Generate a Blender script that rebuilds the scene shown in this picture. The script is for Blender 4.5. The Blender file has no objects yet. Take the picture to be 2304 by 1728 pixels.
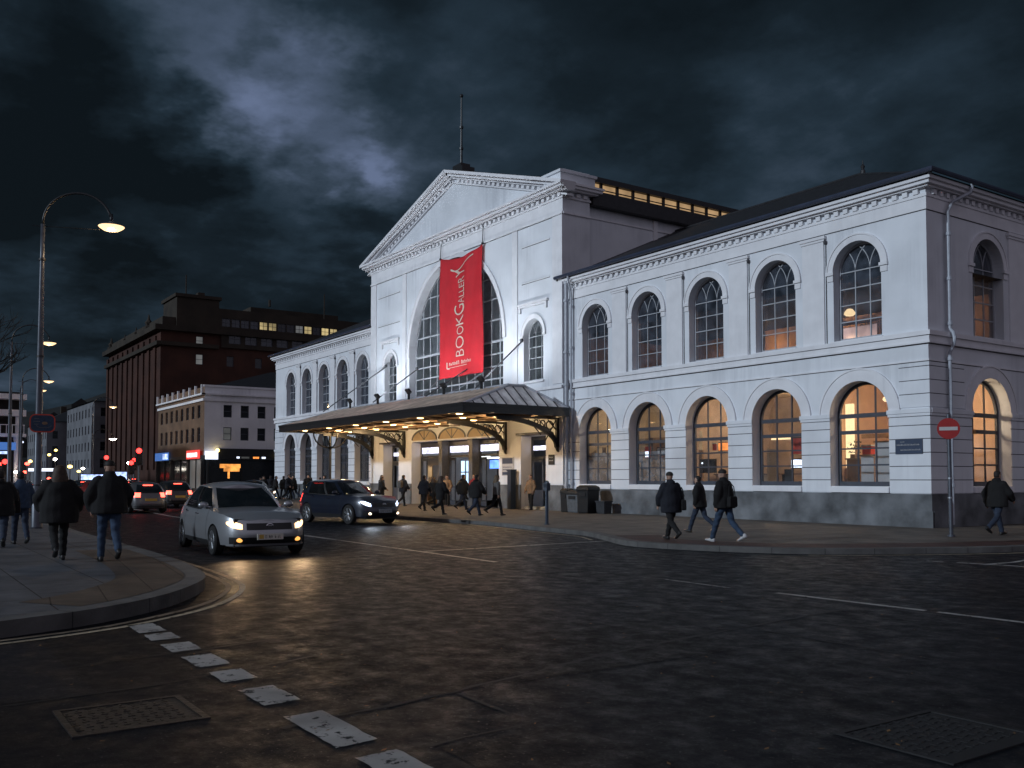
import bpy, bmesh, math, random
from mathutils import Vector, Matrix, Euler
R=math.radians; PI=math.pi
S=bpy.context.scene; COL=S.collection
random.seed(7)

# ---------------------------------------------------------------- materials
MATS={}
def nmat(name):
    m=bpy.data.materials.new(name); m.use_nodes=True
    nt=m.node_tree; b=nt.nodes['Principled BSDF']
    MATS[name]=m
    return m,nt,b
def lk(nt,a,b): nt.links.new(a,b)
def node(nt,t,**k):
    n=nt.nodes.new(t)
    for a,v in k.items():
        if a in n.inputs.keys() if False else False: pass
        setattr(n,a,v)
    return n
def mat(name,col,rough=.6,metal=0.,var=.15,scale=3.,bump=0.,bscale=40.,spec=.5,streak=0.,coat=0.,vec='Object'):
    """plain procedural surface: colour broken up by noise, optional vertical streaks and bump"""
    m,nt,b=nmat(name)
    tc=node(nt,'ShaderNodeTexCoord')
    n1=node(nt,'ShaderNodeTexNoise'); n1.inputs['Scale'].default_value=scale; n1.inputs['Detail'].default_value=6
    lk(nt,tc.outputs[vec],n1.inputs['Vector'])
    r=node(nt,'ShaderNodeValToRGB'); r.color_ramp.elements[0].position=.3; r.color_ramp.elements[1].position=.7
    lo=[max(0,c*(1-var)) for c in col]; hi=[min(1,c*(1+var*.6)) for c in col]
    r.color_ramp.elements[0].color=(*lo,1); r.color_ramp.elements[1].color=(*hi,1)
    lk(nt,n1.outputs['Fac'],r.inputs['Fac'])
    out=r.outputs['Color']
    if streak>0:
        mp=node(nt,'ShaderNodeMapping'); mp.inputs['Scale'].default_value=(2.2,2.2,.12)
        lk(nt,tc.outputs[vec],mp.inputs['Vector'])
        n2=node(nt,'ShaderNodeTexNoise'); n2.inputs['Scale'].default_value=2.; n2.inputs['Detail'].default_value=8; n2.inputs['Roughness'].default_value=.65
        lk(nt,mp.outputs['Vector'],n2.inputs['Vector'])
        r2=node(nt,'ShaderNodeValToRGB'); r2.color_ramp.elements[0].position=.35; r2.color_ramp.elements[1].position=.6
        r2.color_ramp.elements[0].color=(1-streak,1-streak,1-streak*.95,1); r2.color_ramp.elements[1].color=(1,1,1,1)
        lk(nt,n2.outputs['Fac'],r2.inputs['Fac'])
        mx=node(nt,'ShaderNodeMix'); mx.data_type='RGBA'; mx.blend_type='MULTIPLY'
        n4=node(nt,'ShaderNodeTexNoise'); n4.inputs['Scale'].default_value=.45; n4.inputs['Detail'].default_value=4; lk(nt,tc.outputs[vec],n4.inputs['Vector'])
        mk=node(nt,'ShaderNodeMapRange'); mk.inputs[1].default_value=.46; mk.inputs[2].default_value=.66; lk(nt,n4.outputs['Fac'],mk.inputs[0]); lk(nt,mk.outputs[0],mx.inputs[0])
        lk(nt,out,mx.inputs[6]); lk(nt,r2.outputs['Color'],mx.inputs[7]); out=mx.outputs[2]
    lk(nt,out,b.inputs['Base Color'])
    b.inputs['Roughness'].default_value=rough; b.inputs['Metallic'].default_value=metal
    b.inputs['Specular IOR Level'].default_value=spec
    b.inputs['Coat Weight'].default_value=coat; b.inputs['Coat Roughness'].default_value=.06
    if bump>0:
        n3=node(nt,'ShaderNodeTexNoise'); n3.inputs['Scale'].default_value=bscale; n3.inputs['Detail'].default_value=5
        lk(nt,tc.outputs[vec],n3.inputs['Vector'])
        bp=node(nt,'ShaderNodeBump'); bp.inputs['Strength'].default_value=bump; bp.inputs['Distance'].default_value=.02
        lk(nt,n3.outputs['Fac'],bp.inputs['Height']); lk(nt,bp.outputs['Normal'],b.inputs['Normal'])
    return m
def emat(name,col,strength,base=(.02,.02,.02),var=0.,scale=6.):
    m,nt,b=nmat(name)
    b.inputs['Base Color'].default_value=(*base,1); b.inputs['Roughness'].default_value=.3
    b.inputs['Emission Color'].default_value=(*col,1); b.inputs['Emission Strength'].default_value=strength
    if var>0:
        tc=node(nt,'ShaderNodeTexCoord'); n=node(nt,'ShaderNodeTexNoise'); n.inputs['Scale'].default_value=scale
        lk(nt,tc.outputs['Object'],n.inputs['Vector'])
        mr=node(nt,'ShaderNodeMapRange'); mr.inputs[1].default_value=.3; mr.inputs[2].default_value=.7
        mr.inputs[3].default_value=strength*(1-var); mr.inputs[4].default_value=strength*(1+var)
        lk(nt,n.outputs['Fac'],mr.inputs[0]); lk(nt,mr.outputs[0],b.inputs['Emission Strength'])
    return m
def glass(name,tint=(.8,.82,.85),refl=.1,dirt_sheen=.06,dcol=(.35,.36,.38)):
    """thin window pane: clear with a mirror share and a film of painted sheen with dirt"""
    m,nt,b=nmat(name); nt.nodes.remove(b)
    o=nt.nodes['Material Output']
    t=node(nt,'ShaderNodeBsdfTransparent'); t.inputs[0].default_value=(*tint,1)
    g=node(nt,'ShaderNodeBsdfGlossy'); g.inputs['Roughness'].default_value=.03
    d=node(nt,'ShaderNodeBsdfDiffuse'); d.inputs[0].default_value=(*dcol,1)
    lw=node(nt,'ShaderNodeLayerWeight'); p5=node(nt,'ShaderNodeMath',operation='POWER'); p5.inputs[1].default_value=5.; lk(nt,lw.outputs['Facing'],p5.inputs[0])
    ml=node(nt,'ShaderNodeMath',operation='MULTIPLY_ADD'); ml.inputs[1].default_value=.9; ml.inputs[2].default_value=.05+refl
    lk(nt,p5.outputs[0],ml.inputs[0])
    a=node(nt,'ShaderNodeMixShader'); lk(nt,ml.outputs[0],a.inputs[0]); lk(nt,t.outputs[0],a.inputs[1]); lk(nt,g.outputs[0],a.inputs[2])
    tc=node(nt,'ShaderNodeTexCoord'); n=node(nt,'ShaderNodeTexNoise'); n.inputs['Scale'].default_value=2.5; n.inputs['Detail'].default_value=5
    lk(nt,tc.outputs['Object'],n.inputs['Vector'])
    mr=node(nt,'ShaderNodeMapRange'); mr.inputs[1].default_value=.35; mr.inputs[2].default_value=.75; mr.inputs[3].default_value=dirt_sheen*.4; mr.inputs[4].default_value=dirt_sheen*1.8
    lk(nt,n.outputs['Fac'],mr.inputs[0])
    c=node(nt,'ShaderNodeMixShader'); lk(nt,mr.outputs[0],c.inputs[0]); lk(nt,a.outputs[0],c.inputs[1]); lk(nt,d.outputs[0],c.inputs[2])
    lk(nt,c.outputs[0],o.inputs['Surface'])
    return m

# ---------------------------------------------------------------- mesh builder
class MB:
    def __init__(s): s.v=[]; s.f=[]; s.mi=[]
    def add(s,vs,fs,m=0):
        o=len(s.v); s.v+= [tuple(p) for p in vs]
        for f in fs: s.f.append(tuple(i+o for i in f)); s.mi.append(m)
        return s
    def box(s,x0,x1,y0,y1,z0,z1,m=0,T=None):
        vs=[(x,y,z) for x in (x0,x1) for y in (y0,y1) for z in (z0,z1)]
        if T: vs=[T(*p) for p in vs]
        return s.add(vs,[(0,1,3,2),(4,6,7,5),(0,4,5,1),(2,3,7,6),(0,2,6,4),(1,5,7,3)],m)
    def quad(s,a,b,c,d,m=0): return s.add([a,b,c,d],[(0,1,2,3)],m)
    def poly(s,pts,m=0): return s.add(pts,[tuple(range(len(pts)))],m)
    def prism(s,poly,n0,n1,T,m=0):
        """2-D outline (u,v) carried from n0 to n1 in frame T(u,v,n)"""
        k=len(poly)
        vs=[T(u,v,n0) for u,v in poly]+[T(u,v,n1) for u,v in poly]
        fs=[tuple(range(k))[::-1],tuple(range(k,2*k))]+[(i,(i+1)%k,(i+1)%k+k,i+k) for i in range(k)]
        return s.add(vs,fs,m)
    def tube(s,pts,r,n=8,m=0,cap=True,flat=1.):
        pts=[Vector(p) for p in pts]; k=len(pts)
        rs=r if isinstance(r,(list,tuple)) else [r]*k
        up=Vector((0,0,1)); vs=[]
        prev=None
        for i,p in enumerate(pts):
            d=(pts[min(i+1,k-1)]-pts[max(i-1,0)]).normalized()
            if prev is None:
                a=d.cross(up)
                if a.length<1e-3: a=d.cross(Vector((0,1,0)))
                a.normalize()
            else:
                a=prev-d*prev.dot(d)
                if a.length<1e-4: a=d.cross(up)
                a.normalize()
            prev=a; b=d.cross(a)
            for j in range(n):
                t=2*PI*j/n; vs.append(p+a*(math.cos(t)*rs[i])+b*(math.sin(t)*rs[i]*flat))
        fs=[(i*n+j,i*n+(j+1)%n,(i+1)*n+(j+1)%n,(i+1)*n+j) for i in range(k-1) for j in range(n)]
        if cap: fs+=[tuple(range(n))[::-1],tuple(range((k-1)*n,k*n))]
        return s.add(vs,fs,m)
    def loft(s,rings,m=0,cap=True):
        """rings: lists of equal length"""
        n=len(rings[0]); k=len(rings); vs=[p for r in rings for p in r]
        fs=[(i*n+j,i*n+(j+1)%n,(i+1)*n+(j+1)%n,(i+1)*n+j) for i in range(k-1) for j in range(n)]
        if cap: fs+=[tuple(range(n))[::-1],tuple(range((k-1)*n,k*n))]
        return s.add(vs,fs,m)
    def lathe(s,prof,c=(0,0,0),n=16,m=0):
        rings=[[(c[0]+r*math.cos(2*PI*j/n),c[1]+r*math.sin(2*PI*j/n),c[2]+z) for j in range(n)] for r,z in prof]
        return s.loft(rings,m)
    def ball(s,c,rx,ry,rz,n=12,k=8,m=0):
        rings=[]
        for i in range(k+1):
            a=-PI/2+PI*i/k; q=max(math.cos(a),.02)
            rings.append([(c[0]+rx*q*math.cos(2*PI*j/n),c[1]+ry*q*math.sin(2*PI*j/n),c[2]+rz*math.sin(a)) for j in range(n)])
        return s.loft(rings,m)
    def grid(s,fn,us,vs_,m=0):
        nu=len(us); nv=len(vs_)
        pts=[fn(u,v) for u in us for v in vs_]
        fs=[(i*nv+j,i*nv+j+1,(i+1)*nv+j+1,(i+1)*nv+j) for i in range(nu-1) for j in range(nv-1)]
        return s.add(pts,fs,m)
    def mesh(s,name,mats,smooth=False):
        me=bpy.data.meshes.new(name); me.from_pydata(s.v,[],s.f)
        for m in (mats if isinstance(mats,(list,tuple)) else [mats]): me.materials.append(m)
        me.polygons.foreach_set('material_index',s.mi)
        bm=bmesh.new(); bm.from_mesh(me); bmesh.ops.recalc_face_normals(bm,faces=bm.faces); bm.to_mesh(me); bm.free()
        if smooth: me.polygons.foreach_set('use_smooth',[True]*len(me.polygons))
        me.update(); return me
    def build(s,name,mats,parent=None,smooth=False,world=False):
        o=bpy.data.objects.new(name,s.mesh(name,mats,smooth)); COL.objects.link(o)
        if parent is not None:
            o.parent=parent
            if world: o.matrix_parent_inverse=WM(parent).inverted()
        return o
def WM(o):
    m=o.matrix_basis.copy()
    if o.parent: m=WM(o.parent)@o.matrix_parent_inverse@m
    return m
def tag(o,label=None,cat=None,group=None,kind=None):
    if label: o['label']=label
    if cat: o['category']=cat
    if group: o['group']=group
    if kind: o['kind']=kind
    return o
def thing(name,label,cat,loc=(0,0,0),rz=0,group=None):
    o=bpy.data.objects.new(name,None); COL.objects.link(o)
    o.location=loc; o.rotation_euler=(0,0,rz); o.empty_display_size=.2
    return tag(o,label,cat,group)
KIDS={}
def copy_tree(o,parent=None):
    c=o.copy(); COL.objects.link(c)
    if parent is not None: c.parent=parent; c.matrix_parent_inverse=o.matrix_parent_inverse
    for ch in list(o.children): copy_tree(ch,c)
    return c
def light(name,kind,loc,energy,col,size=.1,parent=None,**k):
    l=bpy.data.lights.new(name,kind); l.energy=energy; l.color=col
    if kind in('POINT','SPOT'): l.shadow_soft_size=size
    for a,v in k.items(): setattr(l,a,v)
    o=bpy.data.objects.new(name,l); COL.objects.link(o); o.location=loc
    if parent is not None:
        o.parent=parent; o.matrix_parent_inverse=WM(parent).inverted()
    return o
def text_polys(txt,size,width=None,extrude=.004,spacing=1.):
    """letters as mesh data in the x-y plane, origin at the start of the baseline"""
    c=bpy.data.curves.new('letters','FONT'); c.body=txt; c.size=size; c.extrude=extrude; c.space_character=spacing; c.resolution_u=3; c.offset=-.011*size
    o=bpy.data.objects.new('letters',c); COL.objects.link(o)
    dg=bpy.context.evaluated_depsgraph_get(); dg.update()
    me=bpy.data.meshes.new_from_object(o.evaluated_get(dg))
    vs=[tuple(v.co) for v in me.vertices]; fs=[tuple(p.vertices) for p in me.polygons]
    bpy.data.objects.remove(o); bpy.data.curves.remove(c); bpy.data.meshes.remove(me)
    if vs:
        x0=min(v[0] for v in vs); x1=max(v[0] for v in vs)
        k=(width/(x1-x0)) if width else 1
        vs=[((v[0]-x0)*k,v[1],v[2]) for v in vs]
    return vs,fs
def remeshed(mb,voxel,smooth=2):
    me=mb.mesh('tmp',[MATS['skin']])
    o=bpy.data.objects.new('tmp',me); COL.objects.link(o)
    r=o.modifiers.new('r','REMESH'); r.mode='VOXEL'; r.voxel_size=voxel
    s=o.modifiers.new('s','SMOOTH'); s.iterations=smooth; s.factor=.5
    dg=bpy.context.evaluated_depsgraph_get(); dg.update()
    m2=bpy.data.meshes.new_from_object(o.evaluated_get(dg))
    vs=[tuple(v.co) for v in m2.vertices]; fs=[tuple(p.vertices) for p in m2.polygons]
    bpy.data.objects.remove(o); bpy.data.meshes.remove(me); bpy.data.meshes.remove(m2)
    return vs,fs

# ---------------------------------------------------------------- the palette
mat('white_render',(.765,.79,.825),rough=.78,var=.13,scale=.5,streak=.2,bump=.15,bscale=14)
mat('white_trim',(.80,.80,.82),rough=.7,var=.07,scale=2.,streak=.12,bump=.1,bscale=30)
mat('plinth_stone',(.155,.165,.175),rough=.9,var=.6,scale=1.3,streak=.10,bump=.5,bscale=9)
mat('dark_slate',(.022,.022,.025),rough=.55,var=.35,scale=4.,bump=.3,bscale=14)
mat('roof_lead',(.40,.42,.46),rough=.5,var=.3,scale=3.)
mat('gutter_paint',(.035,.045,.075),rough=.4,var=.2)
mat('grey_pipe',(.42,.45,.50),rough=.5,var=.15,scale=6)
mat('window_wood',(.42,.44,.47),rough=.5,var=.15,scale=5)
mat('window_dark',(.055,.062,.08),rough=.45,var=.2,scale=5)
mat('seam_and_shade',(.085,.085,.095),rough=.9,var=.3,scale=5)  # dark colour put in for groove shade, also for seams and drain marks
glass('window_glass',tint=(.80,.82,.85),refl=.05,dirt_sheen=.085)  # film raised to paint a grey sheen on the panes
glass('upper_glass',tint=(.62,.64,.68),refl=.10,dirt_sheen=.16,dcol=(.26,.30,.38))  # bluish film painted in as haze and reflection on the panes
glass('hall_glass',tint=(.6,.63,.66),refl=.02,dirt_sheen=.17,dcol=(.25,.28,.29))
glass('car_glass_clear',tint=(.16,.18,.18),refl=.03,dirt_sheen=.03,dcol=(.2,.2,.2))
glass('frosted_glass',tint=(.55,.57,.6),refl=.02,dirt_sheen=.3,dcol=(.42,.43,.45))
mat('iron_black',(.012,.013,.015),rough=.45,var=.3,scale=8)
mat('iron_grey',(.10,.105,.115),rough=.5,var=.25,scale=8)
mat('canopy_zinc',(.82,.80,.78),rough=.55,var=.35,scale=2.,streak=.3)
mat('canopy_copper',(.66,.56,.46),rough=.5,var=.4,scale=1.2,streak=.3)
mat('soffit_wood',(.20,.13,.075),rough=.6,var=.25,scale=5)
mat('banner_red',(.58,.012,.022),rough=.75,var=.12,scale=1.5)
mat('banner_ink',(.62,.56,.46),rough=.7,var=.05)
mat('room_peach',(.64,.42,.28),rough=.8,var=.15,scale=1.)
mat('room_brown',(.36,.27,.2),rough=.8,var=.25,scale=1.5)
mat('room_cream',(.6,.48,.34),rough=.8,var=.12,scale=1.)
mat('room_floor',(.16,.11,.08),rough=.4,var=.25,scale=3)
mat('hall_grey',(.055,.058,.07),rough=.7,var=.2,scale=1)
mat('hall_warm',(.42,.33,.22),rough=.8,var=.2,scale=1)
mat('poster_white',(.7,.7,.68),rough=.6,var=.12,scale=3)
mat('poster_red',(.6,.06,.03),rough=.6,var=.15,scale=3)
mat('wood_tan',(.34,.2,.09),rough=.5,var=.3,scale=6)
mat('plant_green',(.02,.05,.02),rough=.6,var=.4,scale=8)
mat('steel_grey',(.32,.34,.37),rough=.4,metal=.7,var=.2,scale=6)
mat('post_paint',(.075,.085,.105),rough=.42,var=.25,scale=6,metal=.3)
mat('post_blue',(.02,.035,.06),rough=.45,var=.2,scale=6)
mat('sign_red',(.30,.010,.010),rough=.5,var=.12,scale=6)
mat('sign_white',(.45,.45,.45),rough=.5,var=.08,scale=6)
mat('sign_blue',(.035,.055,.10),rough=.4,var=.1,scale=6)
mat('bin_grey',(.10,.11,.12),rough=.6,var=.25,scale=8)
mat('bin_black',(.008,.009,.010),rough=.5,var=.3,scale=8)
mat('bench_dark',(.03,.032,.036),rough=.6,var=.3,scale=8)
mat('tar',(.012,.012,.013),rough=.7,var=.3,scale=5)
mat('kerb_stone',(.10,.098,.095),rough=.85,var=.35,scale=2.5,bump=.4,bscale=20)
mat('manhole_iron',(.05,.047,.045),rough=.5,metal=.6,var=.5,scale=9,bump=.6,bscale=30)
mat('leaf_brown',(.22,.12,.05),rough=.8,var=.5,scale=2)
mat('brick_red',(.055,.020,.012),rough=.9,var=.4,scale=.35,streak=.2)
mat('brick_attic',(.034,.026,.018),rough=.9,var=.4,scale=.4)
mat('orange_lamplit',(.17,.105,.065),rough=.9,var=.3,scale=.5,streak=.25)  # orange street light put into the wall colour
mat('pale_render',(.8,.8,.82),rough=.85,var=.15,scale=.4,streak=.15)
mat('grey_render',(.17,.175,.19),rough=.9,var=.25,scale=.4,streak=.2)
mat('night_dark',(.012,.012,.013),rough=.85,var=.4,scale=.6)
mat('pane_dark',(.014,.016,.02),rough=.12,var=.3,scale=1.)
mat('pane_blue',(.05,.06,.075),rough=.12,var=.3,scale=1.)
mat('pane_warm',(.05,.028,.02),rough=.2,var=.4,scale=.4)
mat('hill_dark',(.012,.014,.013),rough=1.,var=.5,scale=.05)
mat('bark',(.022,.019,.016),rough=.9,var=.4,scale=8)
mat('skin',(.42,.26,.19),rough=.55,var=.08,scale=6)
mat('cloth_black',(.0055,.0055,.006),rough=.9,var=.3,scale=14,bump=.3,bscale=60)
mat('cloth_navy',(.009,.011,.018),rough=.9,var=.3,scale=14,bump=.3,bscale=60)
mat('cloth_blue',(.03,.055,.10),rough=.9,var=.3,scale=14,bump=.3,bscale=60)
mat('denim',(.028,.052,.095),rough=.9,var=.35,scale=9,bump=.3,bscale=80)
mat('denim_dark',(.022,.034,.06),rough=.9,var=.35,scale=9,bump=.3,bscale=80)
mat('cloth_grey',(.11,.105,.10),rough=.9,var=.4,scale=14,bump=.3,bscale=60)
mat('cloth_tan',(.22,.14,.08),rough=.9,var=.3,scale=14,bump=.3,bscale=60)
mat('cloth_red',(.30,.02,.025),rough=.9,var=.3,scale=14,bump=.3,bscale=60)
mat('hair_dark',(.012,.009,.007),rough=.7,var=.4,scale=30)
mat('hair_brown',(.05,.03,.018),rough=.7,var=.4,scale=30)
mat('hair_fair',(.12,.08,.045),rough=.7,var=.4,scale=30)
mat('shoe_black',(.012,.012,.012),rough=.5,var=.3,scale=20)
mat('shoe_white',(.5,.5,.5),rough=.6,var=.2,scale=20)
mat('car_silver',(.36,.37,.385),rough=.33,metal=.55,var=.04,scale=2,coat=.6)
mat('car_dark',(.012,.016,.03),rough=.3,metal=.2,var=.1,scale=2,coat=.7)
mat('car_grey',(.10,.10,.105),rough=.32,metal=.5,var=.06,scale=2,coat=.6)
mat('car_red',(.2,.02,.016),rough=.3,metal=.3,var=.06,scale=2,coat=.7)
mat('car_black',(.011,.011,.012),rough=.3,metal=.2,var=.06,scale=2,coat=.7)
mat('car_glass',(.009,.011,.013),rough=.05,var=.2,scale=2,spec=.8)
mat('car_trim',(.010,.010,.011),rough=.5,var=.2,scale=8)
mat('tyre_rubber',(.010,.010,.010),rough=.8,var=.3,scale=20)
mat('rim_alloy',(.34,.35,.37),rough=.35,metal=.8,var=.1,scale=10)
mat('chrome',(.5,.5,.52),rough=.2,metal=1,var=.05)
mat('plate_white',(.6,.58,.5),rough=.5,var=.08,scale=10)
mat('plate_yellow',(.5,.32,.06),rough=.5,var=.08,scale=10)
mat('plate_ink',(.16,.15,.13),rough=.6,var=.1)
emat('head_warm',(1.,.60,.30),3.4); emat('head_cool',(.62,.75,1.),4.); emat('head_far',(1.,.88,.72),22)
emat('fog_amber',(1.,.45,.1),1.5); emat('fog_white',(1.,.8,.6),3)
emat('tail_red',(1.,.03,.02),9); emat('tail_bright',(1.,.07,.045),8); emat('tail_dim',(1.,.02,.015),2.2)
emat('signal_red',(1.,.03,.025),7); emat('signal_off',(.1,.05,.0),.02)
emat('street_warm',(1.,.66,.34),1.9); emat('street_white',(1.,.92,.78),30)
emat('canopy_warm',(1.,.66,.3),9); emat('strip_white',(.80,.80,1.),1.6,var=.55,scale=3.)
emat('lit_amber',(1.,.64,.32),.40,var=.3,scale=1.1); emat('lit_office',(1.,.78,.36),.42,var=.5,scale=.35)
emat('lit_grey',(.7,.72,.72),.14,var=.5,scale=.3); emat('lit_orange',(1.,.38,.08),1.25,var=.5,scale=1.6)
emat('shop_blue',(.1,.3,.9),.5); emat('shop_glow',(.42,.55,1.),1.7,var=.8,scale=2.2); emat('shop_red',(1.,.06,.05),1.1); emat('shop_white',(.75,.82,1.),1.8)
emat('shop_pink',(1.,.55,.55),2.2,var=.3,scale=2); emat('blue_strip',(.1,.4,1.),.6); emat('lamp_amber',(1.,.72,.2),5)
emat('screen_blue',(.12,.28,1.),2.2,var=.4,scale=2.5); emat('daylight_blue',(.55,.75,1.),1.6,var=.25,scale=1.5); emat('ceiling_strip',(.85,.92,1.),6)
emat('screen_white',(.75,.85,1.),3.2,var=.3,scale=4); emat('screen_orange',(1.,.3,.06),1.6,var=.3,scale=3)
emat('flood_white',(.86,.92,1.),3.)
emat('lit_pink',(1.,.66,.58),.9,var=.5,scale=1.2)
emat('wall_lamp',(1.,.7,.36),2.0)

def worn_paint(name,col):
    """thermoplastic road paint, rubbed away in spots so the tarmac shows through"""
    m,nt,b=nmat(name); o=nt.nodes['Material Output']
    tc=node(nt,'ShaderNodeTexCoord')
    n=node(nt,'ShaderNodeTexNoise'); n.inputs['Scale'].default_value=7.; n.inputs['Detail'].default_value=10; n.inputs['Roughness'].default_value=.75; lk(nt,tc.outputs['Object'],n.inputs['Vector'])
    r=node(nt,'ShaderNodeMapRange'); r.inputs[1].default_value=.555; r.inputs[2].default_value=.61; lk(nt,n.outputs['Fac'],r.inputs[0])
    n2=node(nt,'ShaderNodeTexNoise'); n2.inputs['Scale'].default_value=2.2; n2.inputs['Detail'].default_value=6; lk(nt,tc.outputs['Object'],n2.inputs['Vector'])
    c=node(nt,'ShaderNodeValToRGB'); c.color_ramp.elements[0].position=.3; c.color_ramp.elements[0].color=(*[v*.55 for v in col],1); c.color_ramp.elements[1].position=.65; c.color_ramp.elements[1].color=(*col,1)
    lk(nt,n2.outputs['Fac'],c.inputs['Fac']); lk(nt,c.outputs['Color'],b.inputs['Base Color']); b.inputs['Roughness'].default_value=.7
    t=node(nt,'ShaderNodeBsdfTransparent'); mx=node(nt,'ShaderNodeMixShader'); lk(nt,r.outputs[0],mx.inputs[0]); lk(nt,b.outputs[0],mx.inputs[1]); lk(nt,t.outputs[0],mx.inputs[2]); lk(nt,mx.outputs[0],o.inputs['Surface'])
    return m
worn_paint('paint_white',(.42,.41,.39)); worn_paint('paint_yellow',(.48,.40,.28))
def road_mat(name='asphalt',k=1.):
    m,nt,b=nmat(name)
    tc=node(nt,'ShaderNodeTexCoord')
    def noise(sc,det=6,ro=.6):
        n=node(nt,'ShaderNodeTexNoise'); n.inputs['Scale'].default_value=sc; n.inputs['Detail'].default_value=det; n.inputs['Roughness'].default_value=ro
        lk(nt,tc.outputs['Object'],n.inputs['Vector']); return n
    big=noise(.16,5); fine=noise(85,4,.7); mid=noise(3.1,9,.75); pick=noise(34,2)
    # long patches of newer and older surface along the road
    mp=node(nt,'ShaderNodeMapping'); mp.inputs['Scale'].default_value=(.07,.32,1); lk(nt,tc.outputs['Object'],mp.inputs['Vector'])
    band=node(nt,'ShaderNodeTexNoise'); band.inputs['Scale'].default_value=1.; band.inputs['Detail'].default_value=3; lk(nt,mp.outputs[0],band.inputs['Vector'])
    s1=node(nt,'ShaderNodeMath',operation='ADD'); lk(nt,big.outputs['Fac'],s1.inputs[0]); lk(nt,band.outputs['Fac'],s1.inputs[1])
    s2=node(nt,'ShaderNodeMath',operation='ADD'); lk(nt,s1.outputs[0],s2.inputs[0]); lk(nt,mid.outputs['Fac'],s2.inputs[1])
    r=node(nt,'ShaderNodeValToRGB'); e=r.color_ramp.elements
    e[0].position=.40; e[0].color=(.0058*k,.0066*k,.0086*k,1); e[1].position=.63; e[1].color=(.0145*k,.0162*k,.0205*k,1)
    dv=node(nt,'ShaderNodeMath',operation='DIVIDE'); dv.inputs[1].default_value=3.; lk(nt,s2.outputs[0],dv.inputs[0]); lk(nt,dv.outputs[0],r.inputs['Fac'])
    # pale chippings
    cr=node(nt,'ShaderNodeValToRGB'); ce=cr.color_ramp.elements; ce[0].position=.64; ce[0].color=(0,0,0,1); ce[1].position=.74; ce[1].color=(.16,.15,.14,1)
    lk(nt,pick.outputs['Fac'],cr.inputs['Fac'])
    ad=node(nt,'ShaderNodeMix'); ad.data_type='RGBA'; ad.blend_type='ADD'; ad.inputs[0].default_value=.8
    lk(nt,r.outputs['Color'],ad.inputs[6]); lk(nt,cr.outputs['Color'],ad.inputs[7])
    lk(nt,ad.outputs[2],b.inputs['Base Color'])
    rr=node(nt,'ShaderNodeMapRange'); rr.inputs[1].default_value=.35; rr.inputs[2].default_value=.65; rr.inputs[3].default_value=.34; rr.inputs[4].default_value=.74; b.inputs['Specular IOR Level'].default_value=.085
    lk(nt,mid.outputs['Fac'],rr.inputs[0]); lk(nt,rr.outputs[0],b.inputs['Roughness'])
    bp=node(nt,'ShaderNodeBump'); bp.inputs['Strength'].default_value=.5; bp.inputs['Distance'].default_value=.010
    lk(nt,fine.outputs['Fac'],bp.inputs['Height'])
    bp2=node(nt,'ShaderNodeBump'); bp2.inputs['Strength'].default_value=.05; bp2.inputs['Distance'].default_value=.02
    lk(nt,mid.outputs['Fac'],bp2.inputs['Height']); lk(nt,bp.outputs['Normal'],bp2.inputs['Normal'])
    lk(nt,bp2.outputs['Normal'],b.inputs['Normal'])
    return m
road_mat(); road_mat('asphalt_patch',.62); road_mat('asphalt_old',1.5)
def paving(name,c1,c2,joint,bw,bh,edge=None,rot=0.):
    """paving slabs with joints; per-slab colour"""
    m,nt,b=nmat(name)
    tc=node(nt,'ShaderNodeTexCoord')
    mp=node(nt,'ShaderNodeMapping'); mp.inputs['Rotation'].default_value=(0,0,rot); lk(nt,tc.outputs['Object'],mp.inputs['Vector'])
    br=node(nt,'ShaderNodeTexBrick'); br.inputs['Scale'].default_value=1.; br.inputs['Brick Width'].default_value=bw; br.inputs['Row Height'].default_value=bh
    br.inputs['Mortar Size'].default_value=.008; br.inputs['Mortar Smooth'].default_value=.2
    br.inputs['Color1'].default_value=(*c1,1); br.inputs['Color2'].default_value=(*c2,1); br.inputs['Mortar'].default_value=(*joint,1)
    lk(nt,mp.outputs[0],br.inputs['Vector'])
    n=node(nt,'ShaderNodeTexNoise'); n.inputs['Scale'].default_value=1.3; n.inputs['Detail'].default_value=7; n.inputs['Roughness'].default_value=.65
    lk(nt,tc.outputs['Object'],n.inputs['Vector'])
    r=node(nt,'ShaderNodeValToRGB'); r.color_ramp.elements[0].position=.35; r.color_ramp.elements[0].color=(.55,.55,.55,1); r.color_ramp.elements[1].position=.68; r.color_ramp.elements[1].color=(1.15,1.12,1.08,1)
    lk(nt,n.outputs['Fac'],r.inputs['Fac'])
    mx=node(nt,'ShaderNodeMix'); mx.data_type='RGBA'; mx.blend_type='MULTIPLY'; mx.inputs[0].default_value=1
    lk(nt,br.outputs['Color'],mx.inputs[6]); lk(nt,r.outputs['Color'],mx.inputs[7]); lk(nt,mx.outputs[2],b.inputs['Base Color'])
    b.inputs['Roughness'].default_value=.68; b.inputs['Specular IOR Level'].default_value=.25
    bp=node(nt,'ShaderNodeBump'); bp.inputs['Strength'].default_value=.6; bp.inputs['Distance'].default_value=.012; bp.invert=True
    lk(nt,br.outputs['Fac'],bp.inputs['Height'])
    n2=node(nt,'ShaderNodeTexNoise'); n2.inputs['Scale'].default_value=45; lk(nt,tc.outputs['Object'],n2.inputs['Vector'])
    bp2=node(nt,'ShaderNodeBump'); bp2.inputs['Strength'].default_value=.25; bp2.inputs['Distance'].default_value=.01
    lk(nt,n2.outputs['Fac'],bp2.inputs['Height']); lk(nt,bp.outputs['Normal'],bp2.inputs['Normal']); lk(nt,bp2.outputs['Normal'],b.inputs['Normal'])
    return m
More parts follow.
